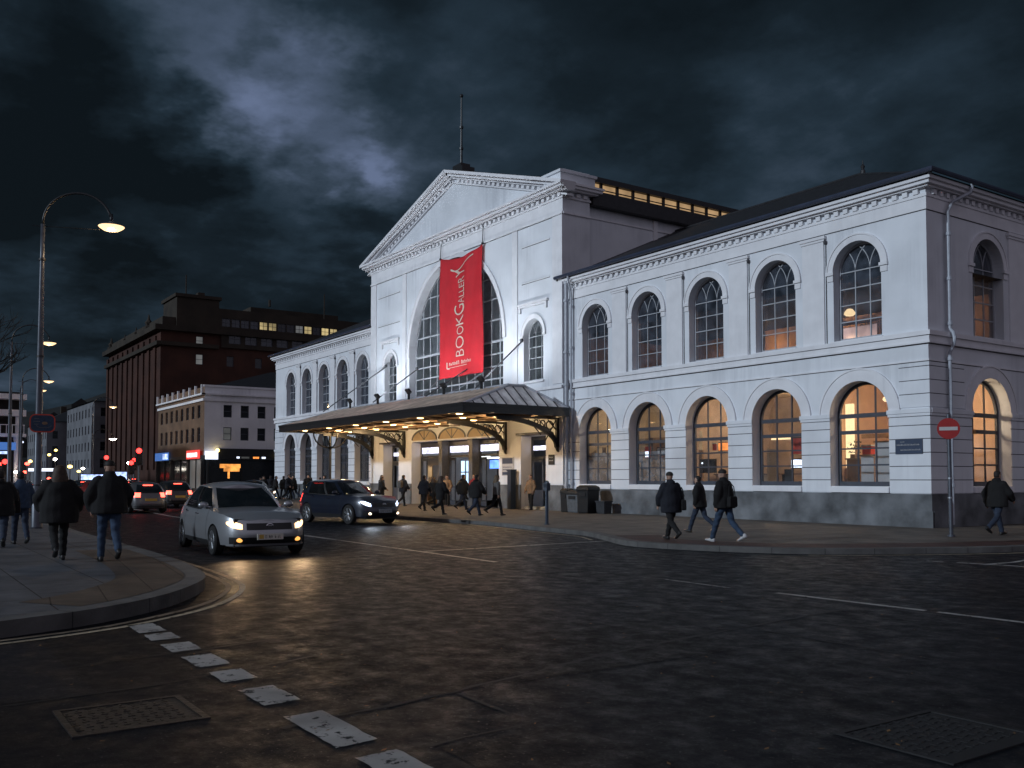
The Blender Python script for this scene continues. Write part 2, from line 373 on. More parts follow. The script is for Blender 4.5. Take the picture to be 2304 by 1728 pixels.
paving('slab_grey',(.12,.13,.145),(.098,.105,.118),(.02,.02,.02),1.25,.95)
paving('slab_brown',(.115,.092,.074),(.095,.076,.062),(.03,.025,.02),.9,.6,rot=.12)
paving('slab_tan',(.15,.132,.112),(.125,.11,.094),(.045,.04,.036),.9,.6)
paving('slab_red',(.085,.038,.030),(.065,.031,.026),(.025,.02,.018),.4,.2)
# ---------------------------------------------------------------- camera
CAM=Vector((16.27,-26.424,1.62)); YAW=R(34.3); PIT=R(2.4); FPX=2107.; CYP=1076-FPX*math.tan(PIT)
FW=Vector((-math.cos(YAW)*math.cos(PIT),math.sin(YAW)*math.cos(PIT),math.sin(PIT)))
RT=Vector((math.sin(YAW),math.cos(YAW),0)); UP=RT.cross(FW)
cd=bpy.data.cameras.new('camera'); cam=bpy.data.objects.new('camera',cd); COL.objects.link(cam); S.camera=cam
cam.matrix_world=Matrix(((RT.x,UP.x,-FW.x,CAM.x),(RT.y,UP.y,-FW.y,CAM.y),(RT.z,UP.z,-FW.z,CAM.z),(0,0,0,1)))
cd.sensor_width=36; cd.lens=36*FPX/2304; cd.shift_y=(CYP-864)/2304; cd.clip_start=.1; cd.clip_end=5000
def skydir(x,y): return (FW*FPX+RT*(x-1152)-UP*(y-CYP)).normalized()
S.view_settings.view_transform='Standard'; S.view_settings.look='None'; S.view_settings.exposure=0; S.view_settings.gamma=1
S.render.engine='CYCLES'; S.cycles.use_denoising=True; S.cycles.max_bounces=8; S.cycles.transparent_max_bounces=16
S.cycles.sample_clamp_indirect=4; S.cycles.caustics_reflective=False; S.cycles.caustics_refractive=False

# ---------------------------------------------------------------- sky: dark broken cloud after sunset
SUN_EL=R(18); SUN_AZ=R(7)      # low cool light in front of the station, a little from its left
w=bpy.data.worlds.new('World'); S.world=w; w.use_nodes=True; nt=w.node_tree
bg=nt.nodes['Background']
tc=node(nt,'ShaderNodeTexCoord'); D=tc.outputs['Generated']
sp=node(nt,'ShaderNodeSeparateXYZ'); lk(nt,D,sp.inputs[0])
def M(op,a,b=None,c=None):
    n=node(nt,'ShaderNodeMath',operation=op)
    for i,v in enumerate((a,b,c)):
        if v is None: continue
        if isinstance(v,(int,float)): n.inputs[i].default_value=v
        else: lk(nt,v,n.inputs[i])
    return n.outputs[0]
zc=M('MAXIMUM',sp.outputs['Z'],0.0)
den=M('ADD',zc,.22)
cx_=M('DIVIDE',sp.outputs['X'],den); cy_=M('DIVIDE',sp.outputs['Y'],den)
cmb=node(nt,'ShaderNodeCombineXYZ'); lk(nt,cx_,cmb.inputs[0]); lk(nt,cy_,cmb.inputs[1])
def wn(sc,det,ro,vec,off=(0,0,0)):
    mp=node(nt,'ShaderNodeMapping'); mp.inputs['Location'].default_value=off; lk(nt,vec,mp.inputs['Vector'])
    n=node(nt,'ShaderNodeTexNoise'); n.inputs['Scale'].default_value=sc; n.inputs['Detail'].default_value=det; n.inputs['Roughness'].default_value=ro
    lk(nt,mp.outputs[0],n.inputs['Vector']); return n
big=wn(.9,9,.55,cmb.outputs[0],(3.1,1.7,0)); fin=wn(3.6,10,.62,cmb.outputs[0],(7.3,2.2,0))
wrp=wn(2.0,6,.6,cmb.outputs[0],(1.3,9.2,0))
off=node(nt,'ShaderNodeVectorMath',operation='SUBTRACT'); lk(nt,wrp.outputs['Color'],off.inputs[0]); off.inputs[1].default_value=(.5,.5,.5)
sc=node(nt,'ShaderNodeVectorMath',operation='SCALE'); lk(nt,off.outputs[0],sc.inputs[0]); sc.inputs['Scale'].default_value=.42
ad=node(nt,'ShaderNodeVectorMath',operation='ADD'); lk(nt,D,ad.inputs[0]); lk(nt,sc.outputs[0],ad.inputs[1])
nm=node(nt,'ShaderNodeVectorMath',operation='NORMALIZE'); lk(nt,ad.outputs[0],nm.inputs[0]); DD=nm.outputs[0]
val=M('MULTIPLY_ADD',big.outputs['Fac'],1.2,-.27)
val=M('MULTIPLY_ADD',fin.outputs['Fac'],.62,M('SUBTRACT',val,.31))
def blob(px,py,rad,wt):
    global val
    d=node(nt,'ShaderNodeVectorMath',operation='DOT_PRODUCT'); lk(nt,DD,d.inputs[0]); d.inputs[1].default_value=skydir(px,py)
    mr=node(nt,'ShaderNodeMapRange',interpolation_type='SMOOTHSTEP'); mr.inputs[1].default_value=math.cos(R(rad)); mr.inputs[2].default_value=1.; mr.inputs[3].default_value=0; mr.inputs[4].default_value=wt
    lk(nt,d.outputs['Value'],mr.inputs[0]); val=M('ADD',val,mr.outputs[0])
for b_ in [(730,400,8,.24),(600,260,10,.22),(420,150,8,.10),(800,420,4,.12),(470,90,9,.10),(930,450,4,.16),(760,300,5,.10),(330,250,5,.06),(80,150,9,.10),(1150,220,8,.10),(1950,230,9,.12),(1650,340,8,.12),(1380,420,6,.08),(330,860,9,.08),(560,640,6,.10),(80,800,7,.08),(880,250,6,.10),
           (200,300,8,-.34),(420,330,4.5,-.22),(330,480,8,-.18),(150,480,8,-.14),(840,110,7,-.16),(660,560,7,-.24),(830,520,8,-.18),(1750,30,13,-.12),(1450,330,7,-.10),(2250,60,9,-.10)]: blob(*b_)
rp=node(nt,'ShaderNodeValToRGB'); e=rp.color_ramp.elements
e[0].position=0.; e[0].color=(.0038,.0068,.0095,1); e[1].position=1.; e[1].color=(.125,.165,.27,1)
for p_,c_ in ((.25,(.008,.0145,.021,1)),(.45,(.0165,.0295,.044,1)),(.65,(.038,.058,.087,1)),(.82,(.068,.095,.15,1))):
    q=rp.color_ramp.elements.new(p_); q.color=c_
lk(nt,val,rp.inputs['Fac'])
# last daylight of a sun that has gone under the horizon
sky=node(nt,'ShaderNodeTexSky',sky_type='NISHITA'); sky.sun_disc=False; sky.sun_elevation=R(-4); sky.sun_rotation=R(205)
sk=node(nt,'ShaderNodeMix'); sk.data_type='RGBA'; sk.blend_type='ADD'; sk.inputs[0].default_value=.03
lk(nt,rp.outputs['Color'],sk.inputs[6]); lk(nt,sky.outputs['Color'],sk.inputs[7])
# unseen sky glow added to the east to brighten the side wall
gd=node(nt,'ShaderNodeVectorMath',operation='DOT_PRODUCT'); lk(nt,D,gd.inputs[0]); gd.inputs[1].default_value=Vector((.93,-.25,.2)).normalized()
gm=node(nt,'ShaderNodeMapRange',interpolation_type='SMOOTHSTEP'); gm.inputs[1].default_value=.05; gm.inputs[2].default_value=.95
lk(nt,gd.outputs['Value'],gm.inputs[0])
gc=node(nt,'ShaderNodeMix'); gc.data_type='RGBA'; gc.blend_type='ADD'; lk(nt,gm.outputs[0],gc.inputs[0]); lk(nt,sk.outputs[2],gc.inputs[6]); gc.inputs[7].default_value=(.235,.215,.265,1)
lk(nt,gc.outputs[2],bg.inputs['Color']); bg.inputs['Strength'].default_value=1.
sl=bpy.data.lights.new('low_cool_light','SUN'); sl.energy=1.72; sl.angle=R(3); sl.color=(.74,.86,1.)
so=bpy.data.objects.new('low_cool_light',sl); COL.objects.link(so)
tosun=Vector((-math.sin(SUN_AZ)*math.cos(SUN_EL),-math.cos(SUN_AZ)*math.cos(SUN_EL),math.sin(SUN_EL)))
so.rotation_euler=tosun.to_track_quat('Z','Y').to_euler(); so.location=(0,-60,30)

# ---------------------------------------------------------------- ground, pavements, kerbs, markings
def struct(o,name=None): o['kind']='structure'; return o
def smooth_line(pts,step=.35):
    """Catmull-Rom through the points"""
    P=[Vector((*p,0)) for p in pts]; out=[]
    for i in range(len(P)-1):
        a=P[max(i-1,0)]; b=P[i]; c=P[i+1]; d=P[min(i+2,len(P)-1)]
        n=max(1,int((c-b).length/step))
        if (c-b).length>8: n=2
        for k in range(n):
            t=k/n
            q=.5*((2*b)+(c-a)*t+(2*a-5*b+4*c-d)*t*t+(3*b-a-3*c+d)*t**3)
            out.append((q.x,q.y))
    out.append((P[-1].x,P[-1].y)); return out
def offset_line(pts,d):
    out=[]
    for i,p in enumerate(pts):
        a=Vector(pts[max(i-1,0)]); b=Vector(pts[min(i+1,len(pts)-1)]); t=(b-a).normalized()
        out.append((p[0]-t.y*d,p[1]+t.x*d))
    return out
def strip(mb,l1,l2,z1,z2,m=0):
    for i in range(len(l1)-1):
        mb.quad((*l1[i],z1),(*l1[i+1],z1),(*l2[i+1],z2),(*l2[i],z2),m)
def fillpoly(name,pts,z,m):
    bm=bmesh.new(); vs=[bm.verts.new((x,y,z)) for x,y in pts]; es=[bm.edges.new((vs[i],vs[(i+1)%len(vs)])) for i in range(len(vs))]
    bmesh.ops.triangle_fill(bm,edges=es,use_beauty=True)
    for f in bm.faces:
        if f.normal.z<0: f.normal_flip()
    me=bpy.data.meshes.new(name); bm.to_mesh(me); bm.free(); me.materials.append(MATS[m])
    o=bpy.data.objects.new(name,me); COL.objects.link(o); return struct(o)
b=MB(); b.quad((-1500,-1500,0),(1500,-1500,0),(1500,1500,0),(-1500,1500,0)); struct(b.build('road',MATS['asphalt']))

STK=smooth_line([(-140,-6.),(-95,-8.3),(-60,-9.1),(-17.3,-9.1),(-11.6,-8.9),(-6.15,-9.6),(-4.2,-9.9),(-2.37,-10.75),(-.8,-11.45),(.5,-11.35),(2.1,-10.75),(3.5,-9.65),(4.6,-7.7),(5.5,-5.2),(6.,0),(6.3,30)])
LFK=smooth_line([(6.6,-45),(6.1,-30),(5.6,-26.),(5.4,-25.2),(5.15,-24.6),(4.7,-23.95),(4.02,-23.3),(3.,-22.66),(2.2,-22.32),(1.1,-22.1),(-1.,-21.9),(-4.2,-21.8),(-13.7,-21.7),(-25,-21.3),(-41,-20.1),(-64,-16.6),(-100,-12.6),(-140,-9)])
def kerb(line,top,side,name):
    inner=offset_line(line,side*.28); mb=MB()
    strip(mb,line,inner,top+.003,top+.003); strip(mb,line,line,top+.003,-.02); strip(mb,inner,inner,top+.003,top-.05)
    acc=0.
    for i in range(1,len(line)):
        p=Vector(line[i-1]); q=Vector(line[i]); L_=(q-p).length; acc+=L_
        if acc>.85 and L_<1.:
            acc=0.; d=(q-p)/L_*.006; r0=Vector(line[i]); r1=Vector(inner[i]); n_=(r0-r1).normalized()*.002
            mb.quad((r0.x-d.x,r0.y-d.y,top+.005),(r0.x+d.x,r0.y+d.y,top+.005),(r1.x+d.x,r1.y+d.y,top+.005),(r1.x-d.x,r1.y-d.y,top+.005),1)
            mb.quad((r0.x-d.x+n_.x,r0.y-d.y+n_.y,top+.005),(r0.x+d.x+n_.x,r0.y+d.y+n_.y,top+.005),(r0.x+d.x+n_.x,r0.y+d.y+n_.y,0),(r0.x-d.x+n_.x,r0.y-d.y+n_.y,0),1)
    struct(mb.build(name,[MATS['kerb_stone'],MATS['tar']])); return inner
ki=kerb(STK,.12,1,'kerb')
fillpoly('pavement',ki+[(6.3,80),(-140,80)],.12,'slab_tan')
kl=kerb(LFK,.17,1,'kerb')
fillpoly('pavement',kl+[(-140,-80),(6.6,-80)],.17,'slab_grey')
# brown and red bands of small pavers along the kerbs
def band(line,side,d0,d1,z,m,i0,i1):
    a=offset_line(line,side*d0)[i0:i1]; c=offset_line(line,side*d1)[i0:i1]; mb=MB(); strip(mb,a,c,z,z); struct(mb.build('pavement',MATS[m]))
def nearest(line,p): return min(range(len(line)),key=lambda i:(line[i][0]-p[0])**2+(line[i][1]-p[1])**2)
band(LFK,1,.30,1.25,.174,'slab_brown',nearest(LFK,(4.9,-24.3)),nearest(LFK,(-6,-21.8))+1)
band(STK,1,.30,1.5,.124,'slab_red',nearest(STK,(-2.6,-10.6)),nearest(STK,(6.3,26)))
def marking(pts,wd,m='paint_white',z=.005,name='road_marking'):
    a=offset_line(pts,wd/2); c=offset_line(pts,-wd/2); mb=MB(); strip(mb,a,c,z,z); return struct(mb.build(name,MATS[m]))
def worn(pts,z=.005,m='paint_white'):
    """one painted block with a chipped outline"""
    out=[]
    for i in range(len(pts)):
        p=Vector(pts[i]); q=Vector(pts[(i+1)%len(pts)]); n=9
        for k in range(n):
            v=p.lerp(q,k/n); out.append((v.x+random.uniform(-.008,.008),v.y+random.uniform(-.008,.008)))
    return fillpoly('road_marking',out,z,m)
YO=smooth_line([(6.1,-27.5),(5.95,-25.9),(5.62,-24.6),(5.15,-23.75),(4.2,-22.75),(2.75,-21.95),(1.3,-21.62),(-1.5,-21.45),(-6,-21.35),(-14,-21.25),(-25,-20.85),(-41,-19.65),(-60,-16.8)])
marking(YO,.09,'paint_yellow')
marking(offset_line(YO,.2)[:nearest(YO,(-6,-21.3))],.09,'paint_yellow')
for x0,x1 in [(5.3,5.95),(6.05,6.5),(6.74,7.24),(7.5,8.1),(8.32,8.8),(9.1,9.72),(10.07,10.98),(11.2,12.0),(12.3,13.0)]:
    worn([(x0+.03,-24.08),(x0,-23.8),(x1-.04,-23.8),(x1,-24.09)])
marking([(-60,-12.2),(-40,-14.7),(-25,-15.9),(-8.5,-16.3),(1.1,-16.45)],.12); marking([(-2.0,-16.3),(-2.4,-10.75)],.12)
marking(offset_line(STK,-.3)[nearest(STK,(-40,-9.1)):nearest(STK,(-2.4,-10.7))],.09,'paint_yellow')
marking(offset_line(STK,-.28)[nearest(STK,(3.2,-9.9)):nearest(STK,(6.1,4))],.09,'paint_yellow')
marking([(7.39,-15.85),(9.6,-15.76)],.11); marking([(9.75,-15.75),(12.2,-15.68)],.11); marking([(5.2,-15.9),(6.6,-15.94)],.06)
marking([(5.64,-9.35),(5.96,-9.3)],.11); marking([(6.17,-9.2),(7.4,-8.95),(12,-8.2)],.12); marking([(6.7,-9.05),(6.75,-8.2),(6.6,-7.4),(6.6,-2)],.10)
def seam(pts,wd=.05):
    out=[]
    for i in range(len(pts)-1):
        p=Vector(pts[i]); q=Vector(pts[i+1]); n=max(3,int((q-p).length/.25))
        for k in range(n): v=p.lerp(q,k/n); out.append((v.x+random.uniform(-.02,.02),v.y+random.uniform(-.02,.02)))
    out.append(pts[-1])
    a=[]; c=[]
    l=offset_line(out,.5); 
    for i,(p,q) in enumerate(zip(out,l)):
        n=Vector((q[0]-p[0],q[1]-p[1])); wv=wd*random.uniform(.3,1.)
        a.append((p[0]+n.x*wv,p[1]+n.y*wv)); c.append((p[0]-n.x*wv,p[1]-n.y*wv))
    mb=MB(); strip(mb,a,c,.004,.004); struct(mb.build('road_marking',MATS['tar']))
seam([(6.9,-23.5),(6.57,-22.45),(6.25,-21.3),(5.9,-19.6),(5.5,-17.4)],.05); seam([(10.35,-24.2),(10.1,-22.75),(9.69,-21.3),(9.42,-19.9),(9.2,-18.4),(8.98,-16.5)],.07)
seam([(8.,-21.45),(8.4,-21.3),(9.,-21.25)],.05); seam([(11.25,-23.6),(11.15,-22.75),(10.15,-22.75)],.05); seam([(1.5,-16.5),(3.9,-16.3),(5.2,-16.1)],.08)
seam([(7.6,-25.4),(7.3,-24.2),(7.0,-22.6)],.06); seam([(8.7,-25.8),(8.6,-24.6),(8.1,-22.9)],.05); seam([(3.,-19.),(8.,-18.6),(13.,-18.5)],.05)
def patch_sheet(x0,x1,y0,y1,m,z=.0025):
    out=[]
    for (ax,ay),(bx,by) in zip(((x0,y0),(x1,y0),(x1,y1),(x0,y1)),((x1,y0),(x1,y1),(x0,y1),(x0,y0))):
        n_=max(3,int(math.hypot(bx-ax,by-ay)/.3))
        for k in range(n_): out.append((ax+(bx-ax)*k/n_+random.uniform(-.03,.03),ay+(by-ay)*k/n_+random.uniform(-.03,.03)))
    fillpoly('road_marking',out,z,m)
patch_sheet(8.2,10.1,-23.4,-19.2,'asphalt_patch'); patch_sheet(11.3,12.4,-23.6,-22.6,'asphalt_patch'); patch_sheet(2.,6.4,-19.,-17.3,'asphalt_old'); patch_sheet(-12.,-1.5,-14.6,-13.2,'asphalt_patch'); patch_sheet(6.,12.,-14.2,-12.4,'asphalt_patch'); patch_sheet(5.9,8.6,-26.1,-25.0,'asphalt_old')
def manhole(x0,x1,y0,y1,lab,rz=0.,fm='manhole_iron',lm='manhole_iron'):
    t=thing('manhole_cover',lab,'manhole cover',((x0+x1)/2,(y0+y1)/2,0),rz)
    w_=(x1-x0)/2; h=(y1-y0)/2; f=MB(); g=.045
    for a,b_,c,d in ((-w_,w_,-h,-h+g),(-w_,w_,h-g,h),(-w_,-w_+g,-h+g,h-g),(w_-g,w_,-h+g,h-g)): f.box(a,b_,c,d,-.02,.010)
    f.build('frame',MATS[fm],t)
    l=MB(); l.box(-w_+g+.006,w_-g-.006,-h+g+.006,h-g-.006,-.03,.004)
    n=int(2*w_/.07); k=int(2*h/.07)
    for i in range(1,n-1):
        for j in range(1,k-1):
            u=-w_+i*2*w_/n; v=-h+j*2*h/k
            if (i+j)%2: l.box(u-.022,u+.022,v-.007,v+.007,.004,.008)
            else: l.box(u-.007,u+.007,v-.022,v+.022,.004,.008)
    l.build('lid',MATS[lm],t)
manhole(9.05,9.85,-25.36,-24.5,'rusty square manhole cover beside the line of white dashes')
manhole(12.45,13.25,-21.35,-20.3,'dark worn manhole cover in the empty tarmac on the right',fm='tar',lm='tar')
lf=MB()
for i in range(260):
    x=random.uniform(6,14); y=random.uniform(-25.5,-12); a=random.uniform(0,PI); s_=random.uniform(.006,.028)
    c,d=math.cos(a)*s_,math.sin(a)*s_
    lf.quad((x-c,y-d,.006),(x+d*.5,y-c*.5,.008),(x+c,y+d,.012),(x-d*.5,y+c*.5,.007))
tag(lf.build('leaf_litter',MATS['leaf_brown']),'scattered dry leaf scraps on the dark tarmac','litter',kind='stuff')
# ---------------------------------------------------------------- the station
ST=thing('railway_station','long white two storey station with arched windows and pedimented entrance','station building',(-28,0,.12))
def TF(Y0,zs=1.,z0=0.):            # frame of a wall facing -Y: u along X, v up, n outwards
    return lambda u,v,n:(u,Y0-n,z0+v*zs)
def TS(X0):                         # wall facing +X: u along Y
    return lambda u,v,n:(X0+n,u,v)
def arch_pts(xc,r,zs,n=20,a0=0.,a1=PI):
    return [(xc+r*math.cos(a0+(a1-a0)*i/n),zs+r*math.sin(a0+(a1-a0)*i/n)) for i in range(n+1)]
def wall_row(mb,T,u0,u1,v0,v1,ops,depth=.45,m=0,mr=0):
    """wall strip v0..v1 with openings (xc,w,sill,spring,arched) and their reveals"""
    x=u0
    for xc,w_,zb,zs,ar in sorted(ops):
        l,r_=xc-w_/2,xc+w_/2
        mb.quad(T(x,v0,0),T(l,v0,0),T(l,v1,0),T(x,v1,0),m)
        if zb>v0+1e-4: mb.quad(T(l,v0,0),T(r_,v0,0),T(r_,zb,0),T(l,zb,0),m)
        top=arch_pts(xc,w_/2,zs,22) if ar else [(r_,zs),(l,zs)]
        for i in range(len(top)-1):
            p,q=top[i],top[i+1]
            mb.quad(T(p[0],p[1],0),T(p[0],v1,0),T(q[0],v1,0),T(q[0],q[1],0),m)
            mb.quad(T(p[0],p[1],0),T(q[0],q[1],0),T(q[0],q[1],-depth),T(p[0],p[1],-depth),mr)
        mb.quad(T(l,zb,0),T(l,zs,0),T(l,zs,-depth),T(l,zb,-depth),mr); mb.quad(T(r_,zb,0),T(r_,zs,0),T(r_,zs,-depth),T(r_,zb,-depth),mr)
        mb.quad(T(l,zb,0),T(r_,zb,0),T(r_,zb,-depth),T(l,zb,-depth),mr)
        x=r_
    mb.quad(T(x,v0,0),T(u1,v0,0),T(u1,v1,0),T(x,v1,0),m)
def ring(mb,T,xc,zs,r0,r1,n0,n1,m=0,k=26):
    for i in range(k):
        a,b_=PI*i/k,PI*(i+1)/k
        P=lambda r,t:(xc+r*math.cos(t),zs+r*math.sin(t))
        mb.prism([P(r0,a),P(r1,a),P(r1,b_),P(r0,b_)],n0,n1,T,m)
def bar(mb,T,p,q,w_,n0,n1,m=0):
    d=Vector((q[0]-p[0],q[1]-p[1])); L=d.length
    if L<1e-5: return
    d/=L; e=Vector((-d.y,d.x))*w_/2
    mb.prism([(p[0]-e.x,p[1]-e.y),(q[0]-e.x,q[1]-e.y),(q[0]+e.x,q[1]+e.y),(p[0]+e.x,p[1]+e.y)],n0,n1,T,m)
def window(T,xc,w_,zb,zs,cols,rows,parent,depth=.33,fr=.07,frmat='window_wood',gmat='window_glass',fan='gothic',bw=.035,transom=0.,surround=None,film=None,fat=None):
    """arched sash: frame with glazing bars > pane, surround"""
    mb=MB(); r=w_/2; n0,n1=-depth-.05,-depth+.03
    ring(mb,T,xc,zs,r-fr,r+.03,n0,n1)
    for s_ in (-1,1): mb.box(xc+s_*(r-fr) if s_>0 else xc-r-.03, xc+r+.03 if s_>0 else xc-(r-fr), zb,zs,n0,n1,0,T)
    mb.box(xc-r+fr,xc+r-fr,zb,zb+fr*1.5,n0,n1,0,T)
    bn0,bn1=-depth-.03,-depth+.012
    for i in range(1,cols):
        x=xc-r+fr+(w_-2*fr)*i/cols
        mb.box(x-bw/2,x+bw/2,zb+fr*1.5,zs,bn0,bn1,0,T)
        if fan=='straight':
            h=math.sqrt(max(0,(r-fr)**2-(x-xc)**2)); mb.box(x-bw/2,x+bw/2,zs,zs+h,bn0,bn1,0,T)
    for j in range(1,rows):
        z=zb+fr*1.5+(zs-zb-fr*1.5)*j/rows; ww=bw*(2.4 if fat and j in fat else 1)
        mb.box(xc-r+fr,xc+r-fr,z-ww/2,z+ww/2,bn0-.003,bn1+.004,0,T)
    tw=max(bw,transom); mb.box(xc-r+fr,xc+r-fr,zs-tw/2,zs+tw/2,bn0-.006,bn1+.008,0,T)
    if fan=='gothic':
        rr=r-fr
        for i in range(0,cols):
            x=xc-rr+2*rr*i/cols
            R_=2*rr*2/cols*.92
            for sg in (1,-1):
                pts=[]
                for k in range(12):
                    t=k/11*1.25
                    px=x+sg*(R_-R_*math.cos(t)); pz=zs+R_*math.sin(t)
                    if (px-xc)**2+(pz-zs)**2<rr*rr: pts.append((px,pz))
                for p,q in zip(pts,pts[1:]): bar(mb,T,p,q,bw*.8,bn0+.004,bn1-.003)
    elif fan=='spokes':
        for k in range(1,4):
            a=PI*k/4; bar(mb,T,(xc,zs),(xc+(r-fr)*math.cos(a),zs+(r-fr)*math.sin(a)),bw*.8,bn0+.004,bn1-.003)
        ring(mb,T,xc,zs,r*.45,r*.45+bw*.8,bn0+.008,bn1-.006,0,14)
    o=mb.build('window',MATS[frmat],parent,world=parent is ST)
    g=MB(); pts=[(xc-r+.01,zb+.02),(xc+r-.01,zb+.02)]+arch_pts(xc,r-.01,zs,20)
    if film:
        zf=film; g.poly([T(u,v,-depth-.012) for u,v in [(xc-r+.01,zf),(xc+r-.01,zf)]+arch_pts(xc,r-.01,zs,20)])
        f=MB(); f.poly([T(u,v,-depth-.012) for u,v in [(xc-r+.01,zb+.02),(xc+r-.01,zb+.02),(xc+r-.01,zf),(xc-r+.01,zf)]])
        q=f.build('frosted_pane',MATS['frosted_glass'],o)
    else: g.poly([T(u,v,-depth-.012) for u,v in pts])
    g.build('pane',MATS[gmat],o)
    if surround:
        s=MB(); r0,r1,proud,imp=surround
        ring(s,T,xc,zs,r0,r1,.002,proud); ring(s,T,xc,zs,r1,r1+.05,.002,proud+.028)
        s.build('surround',MATS['white_trim'],o)
    if parent is ST:
        pass
    return o
def dentils(mb,T,u0,u1,v0,v1,n0,n1,pitch,wd):
    k=int((u1-u0)/pitch); off=(u1-u0-k*pitch)/2
    for i in range(k): x=u0+off+(i+.5)*pitch; mb.box(x-wd/2,x+wd/2,v0,v1,n0,n1,0,T)
def cornice(T,u0,u1,z,parent,ext0=0,ext1=0,gut=True):
    """frieze fillet, dentils, corona; z = soffit of the dentil band"""
    mb=MB()
    mb.box(u0-ext0*.06,u1+ext1*.06,z-.10,z,.002,.06,0,T)
    dentils(mb,T,u0+.05,u1-.05,z,z+.15,.004,.10,.36,.17)
    mb.box(u0-ext0*.17,u1+ext1*.17,z+.17,z+.23,.002,.17,0,T)
    mb.box(u0-ext0*.28,u1+ext1*.28,z+.23,z+.34,.001,.28,0,T)
    mb.box(u0-ext0*.36,u1+ext1*.36,z+.34,z+.44,0.,.36,0,T)
    o=mb.build('cornice',MATS['white_trim'],parent,world=True)
    return o
def wing(T,u0,u1,centres,side=False,ext=(0,0),plaque=False,dim=None,sideW=1.8,lowW=2.2,skip_low=False,gl='window_glass',film=()):
    wl=MB()
    up=[(c,sideW,6.16,8.48,True) for c in centres]; lo=[(c,lowW,1.36,3.68,True) for c in centres]
    wall_row(wl,T,u0,u1,.0,5.3,lo,.5); wall_row(wl,T,u0,u1,5.3,10.9,up,.5)
    wl.build('wall',MATS['white_render'],ST,world=True)
    # plinth
    p=MB(); p.box(u0-ext[0]*.07,u1+ext[1]*.07,.1,1.14,.001,.07,0,T); p.box(u0-ext[0]*.11,u1+ext[1]*.11,.1,.62,.07,.105,0,T)
    p.build('plinth',MATS['plinth_stone'],ST,world=True)
    # string courses
    s=MB()
    s.box(u0-ext[0]*.14,u1+ext[1]*.14,5.98,6.12,.001,.14,0,T); s.box(u0-ext[0]*.08,u1+ext[1]*.08,5.80,5.98,.001,.08,0,T); s.box(u0-ext[0]*.11,u1+ext[1]*.11,5.74,5.80,.002,.11,0,T)
    s.box(u0-ext[0]*.035,u1+ext[1]*.035,5.20,5.245,.001,.035,0,T)
    s.build('string_course',MATS['white_trim'],ST,world=True)
    a=MB(); a.box(u0-ext[0]*.03,u1+ext[1]*.03,9.86,10.25,.0015,.03,0,T); a.build('architrave',MATS['white_trim'],ST,world=True)
    cornice(T,u0,u1,10.35,ST,*ext)
    dl=MB(); dl.box(u0,u1,9.835,9.858,.0005,.012,0,T); dl.build('shade_line',MATS['seam_and_shade'],ST,world=True)  # dark strips put in as shade under architrave and string courses
    dl=MB(); dl.box(u0,u1,5.18,5.199,.0005,.012,0,T); dl.build('shade_line',MATS['seam_and_shade'],ST,world=True)
    dl=MB(); dl.box(u0,u1,5.715,5.738,.0005,.014,0,T); dl.build('shade_line',MATS['seam_and_shade'],ST,world=True)
    # rusticated piers on the ground floor, flat pilasters above
    cs=sorted(centres); edges=[u0]+[e for c in cs for e in (c-lowW/2,c+lowW/2)]+[u1]
    for i in range(0,len(edges),2):
        a0,a1=edges[i],edges[i+1]
        e0=a0-ext[0]*.03 if i==0 else a0; e1=a1+ext[1]*.03 if i==len(edges)-2 else a1
        k=MB(); k.box(e0+.004,e1-.004,1.16,3.5,.0005,.010,1,T); z=1.16  # dark backing put in for the shade of the joints
        while z<3.4: k.box(e0,e1,z,min(z+.395,3.50),.001,.028,0,T); z+=.42
        k.box(e0-(.02 if i else .02*ext[0]),e1+.02,3.53,3.62,.001,.06,0,T); k.box(e0-(.04 if i else .04*ext[0]),e1+.04,3.62,3.75,.0015,.09,0,T)
        if i in (0,len(edges)-2) and a1-a0>.9:
            b0,b1=(a0-ext[0]*.03,a1-.36) if i==0 else (a0+.36,a1+ext[1]*.03)
            z=3.80; k.box(b0+.004,b1-.004,3.8,5.17,.0005,.009,1,T)
            while z<5.1: k.box(b0,b1,z,min(z+.395,5.17),.001,.026,0,T); z+=.42
        k.build('pier',[MATS['white_render'],MATS['seam_and_shade']],ST,world=True)
    for x0,x1 in [(a_+1.24,b_-1.24) for a_,b_ in zip(cs,cs[1:])]:
        q=MB(); q.box(x0,x1,6.13,9.62,.001,.05,0,T); q.box(x0-.05,x1+.05,9.62,9.70,.001,.085,0,T); q.box(x0-.09,x1+.09,9.70,9.80,.0015,.12,0,T)
        q.box(x1+.052,x1+.085,6.14,9.6,.0005,.02,1,T); q.ball(T(x1+.07,9.58,.06),.06,.06,.09,6,5,1)
        q.build('pilaster',[MATS['white_trim'],MATS['seam_and_shade']],ST,world=True)
    # dark seams beside the pilasters with a drain blob on top
    for i,c in enumerate(cs):
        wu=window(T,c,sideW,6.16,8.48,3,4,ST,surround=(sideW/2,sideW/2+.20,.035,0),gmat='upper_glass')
        wo=window(T,c,lowW,1.36,3.68,3,4,ST,surround=(lowW/2,lowW/2+.36,.04,0),fan='straight',frmat='window_dark',bw=.05,fr=.10,transom=.14,gmat=gl,depth=.42,fat=(3,),film=2.75 if i in film else None)
        for s_ in (-1,1):
            m=MB(); x=c+s_*(sideW/2+.11); m.box(x-.15,x+.15,8.40,8.50,.001,.075,0,T); m.box(x-.12,x+.12,8.20,8.38,.0015,.035,0,T); m.build('impost',MATS['white_trim'],wu)
        m=MB(); m.box(c-lowW/2+.002,c+lowW/2-.002,1.16,1.34,.001,.09,0,T); m.build('sill',MATS['white_trim'],wo)
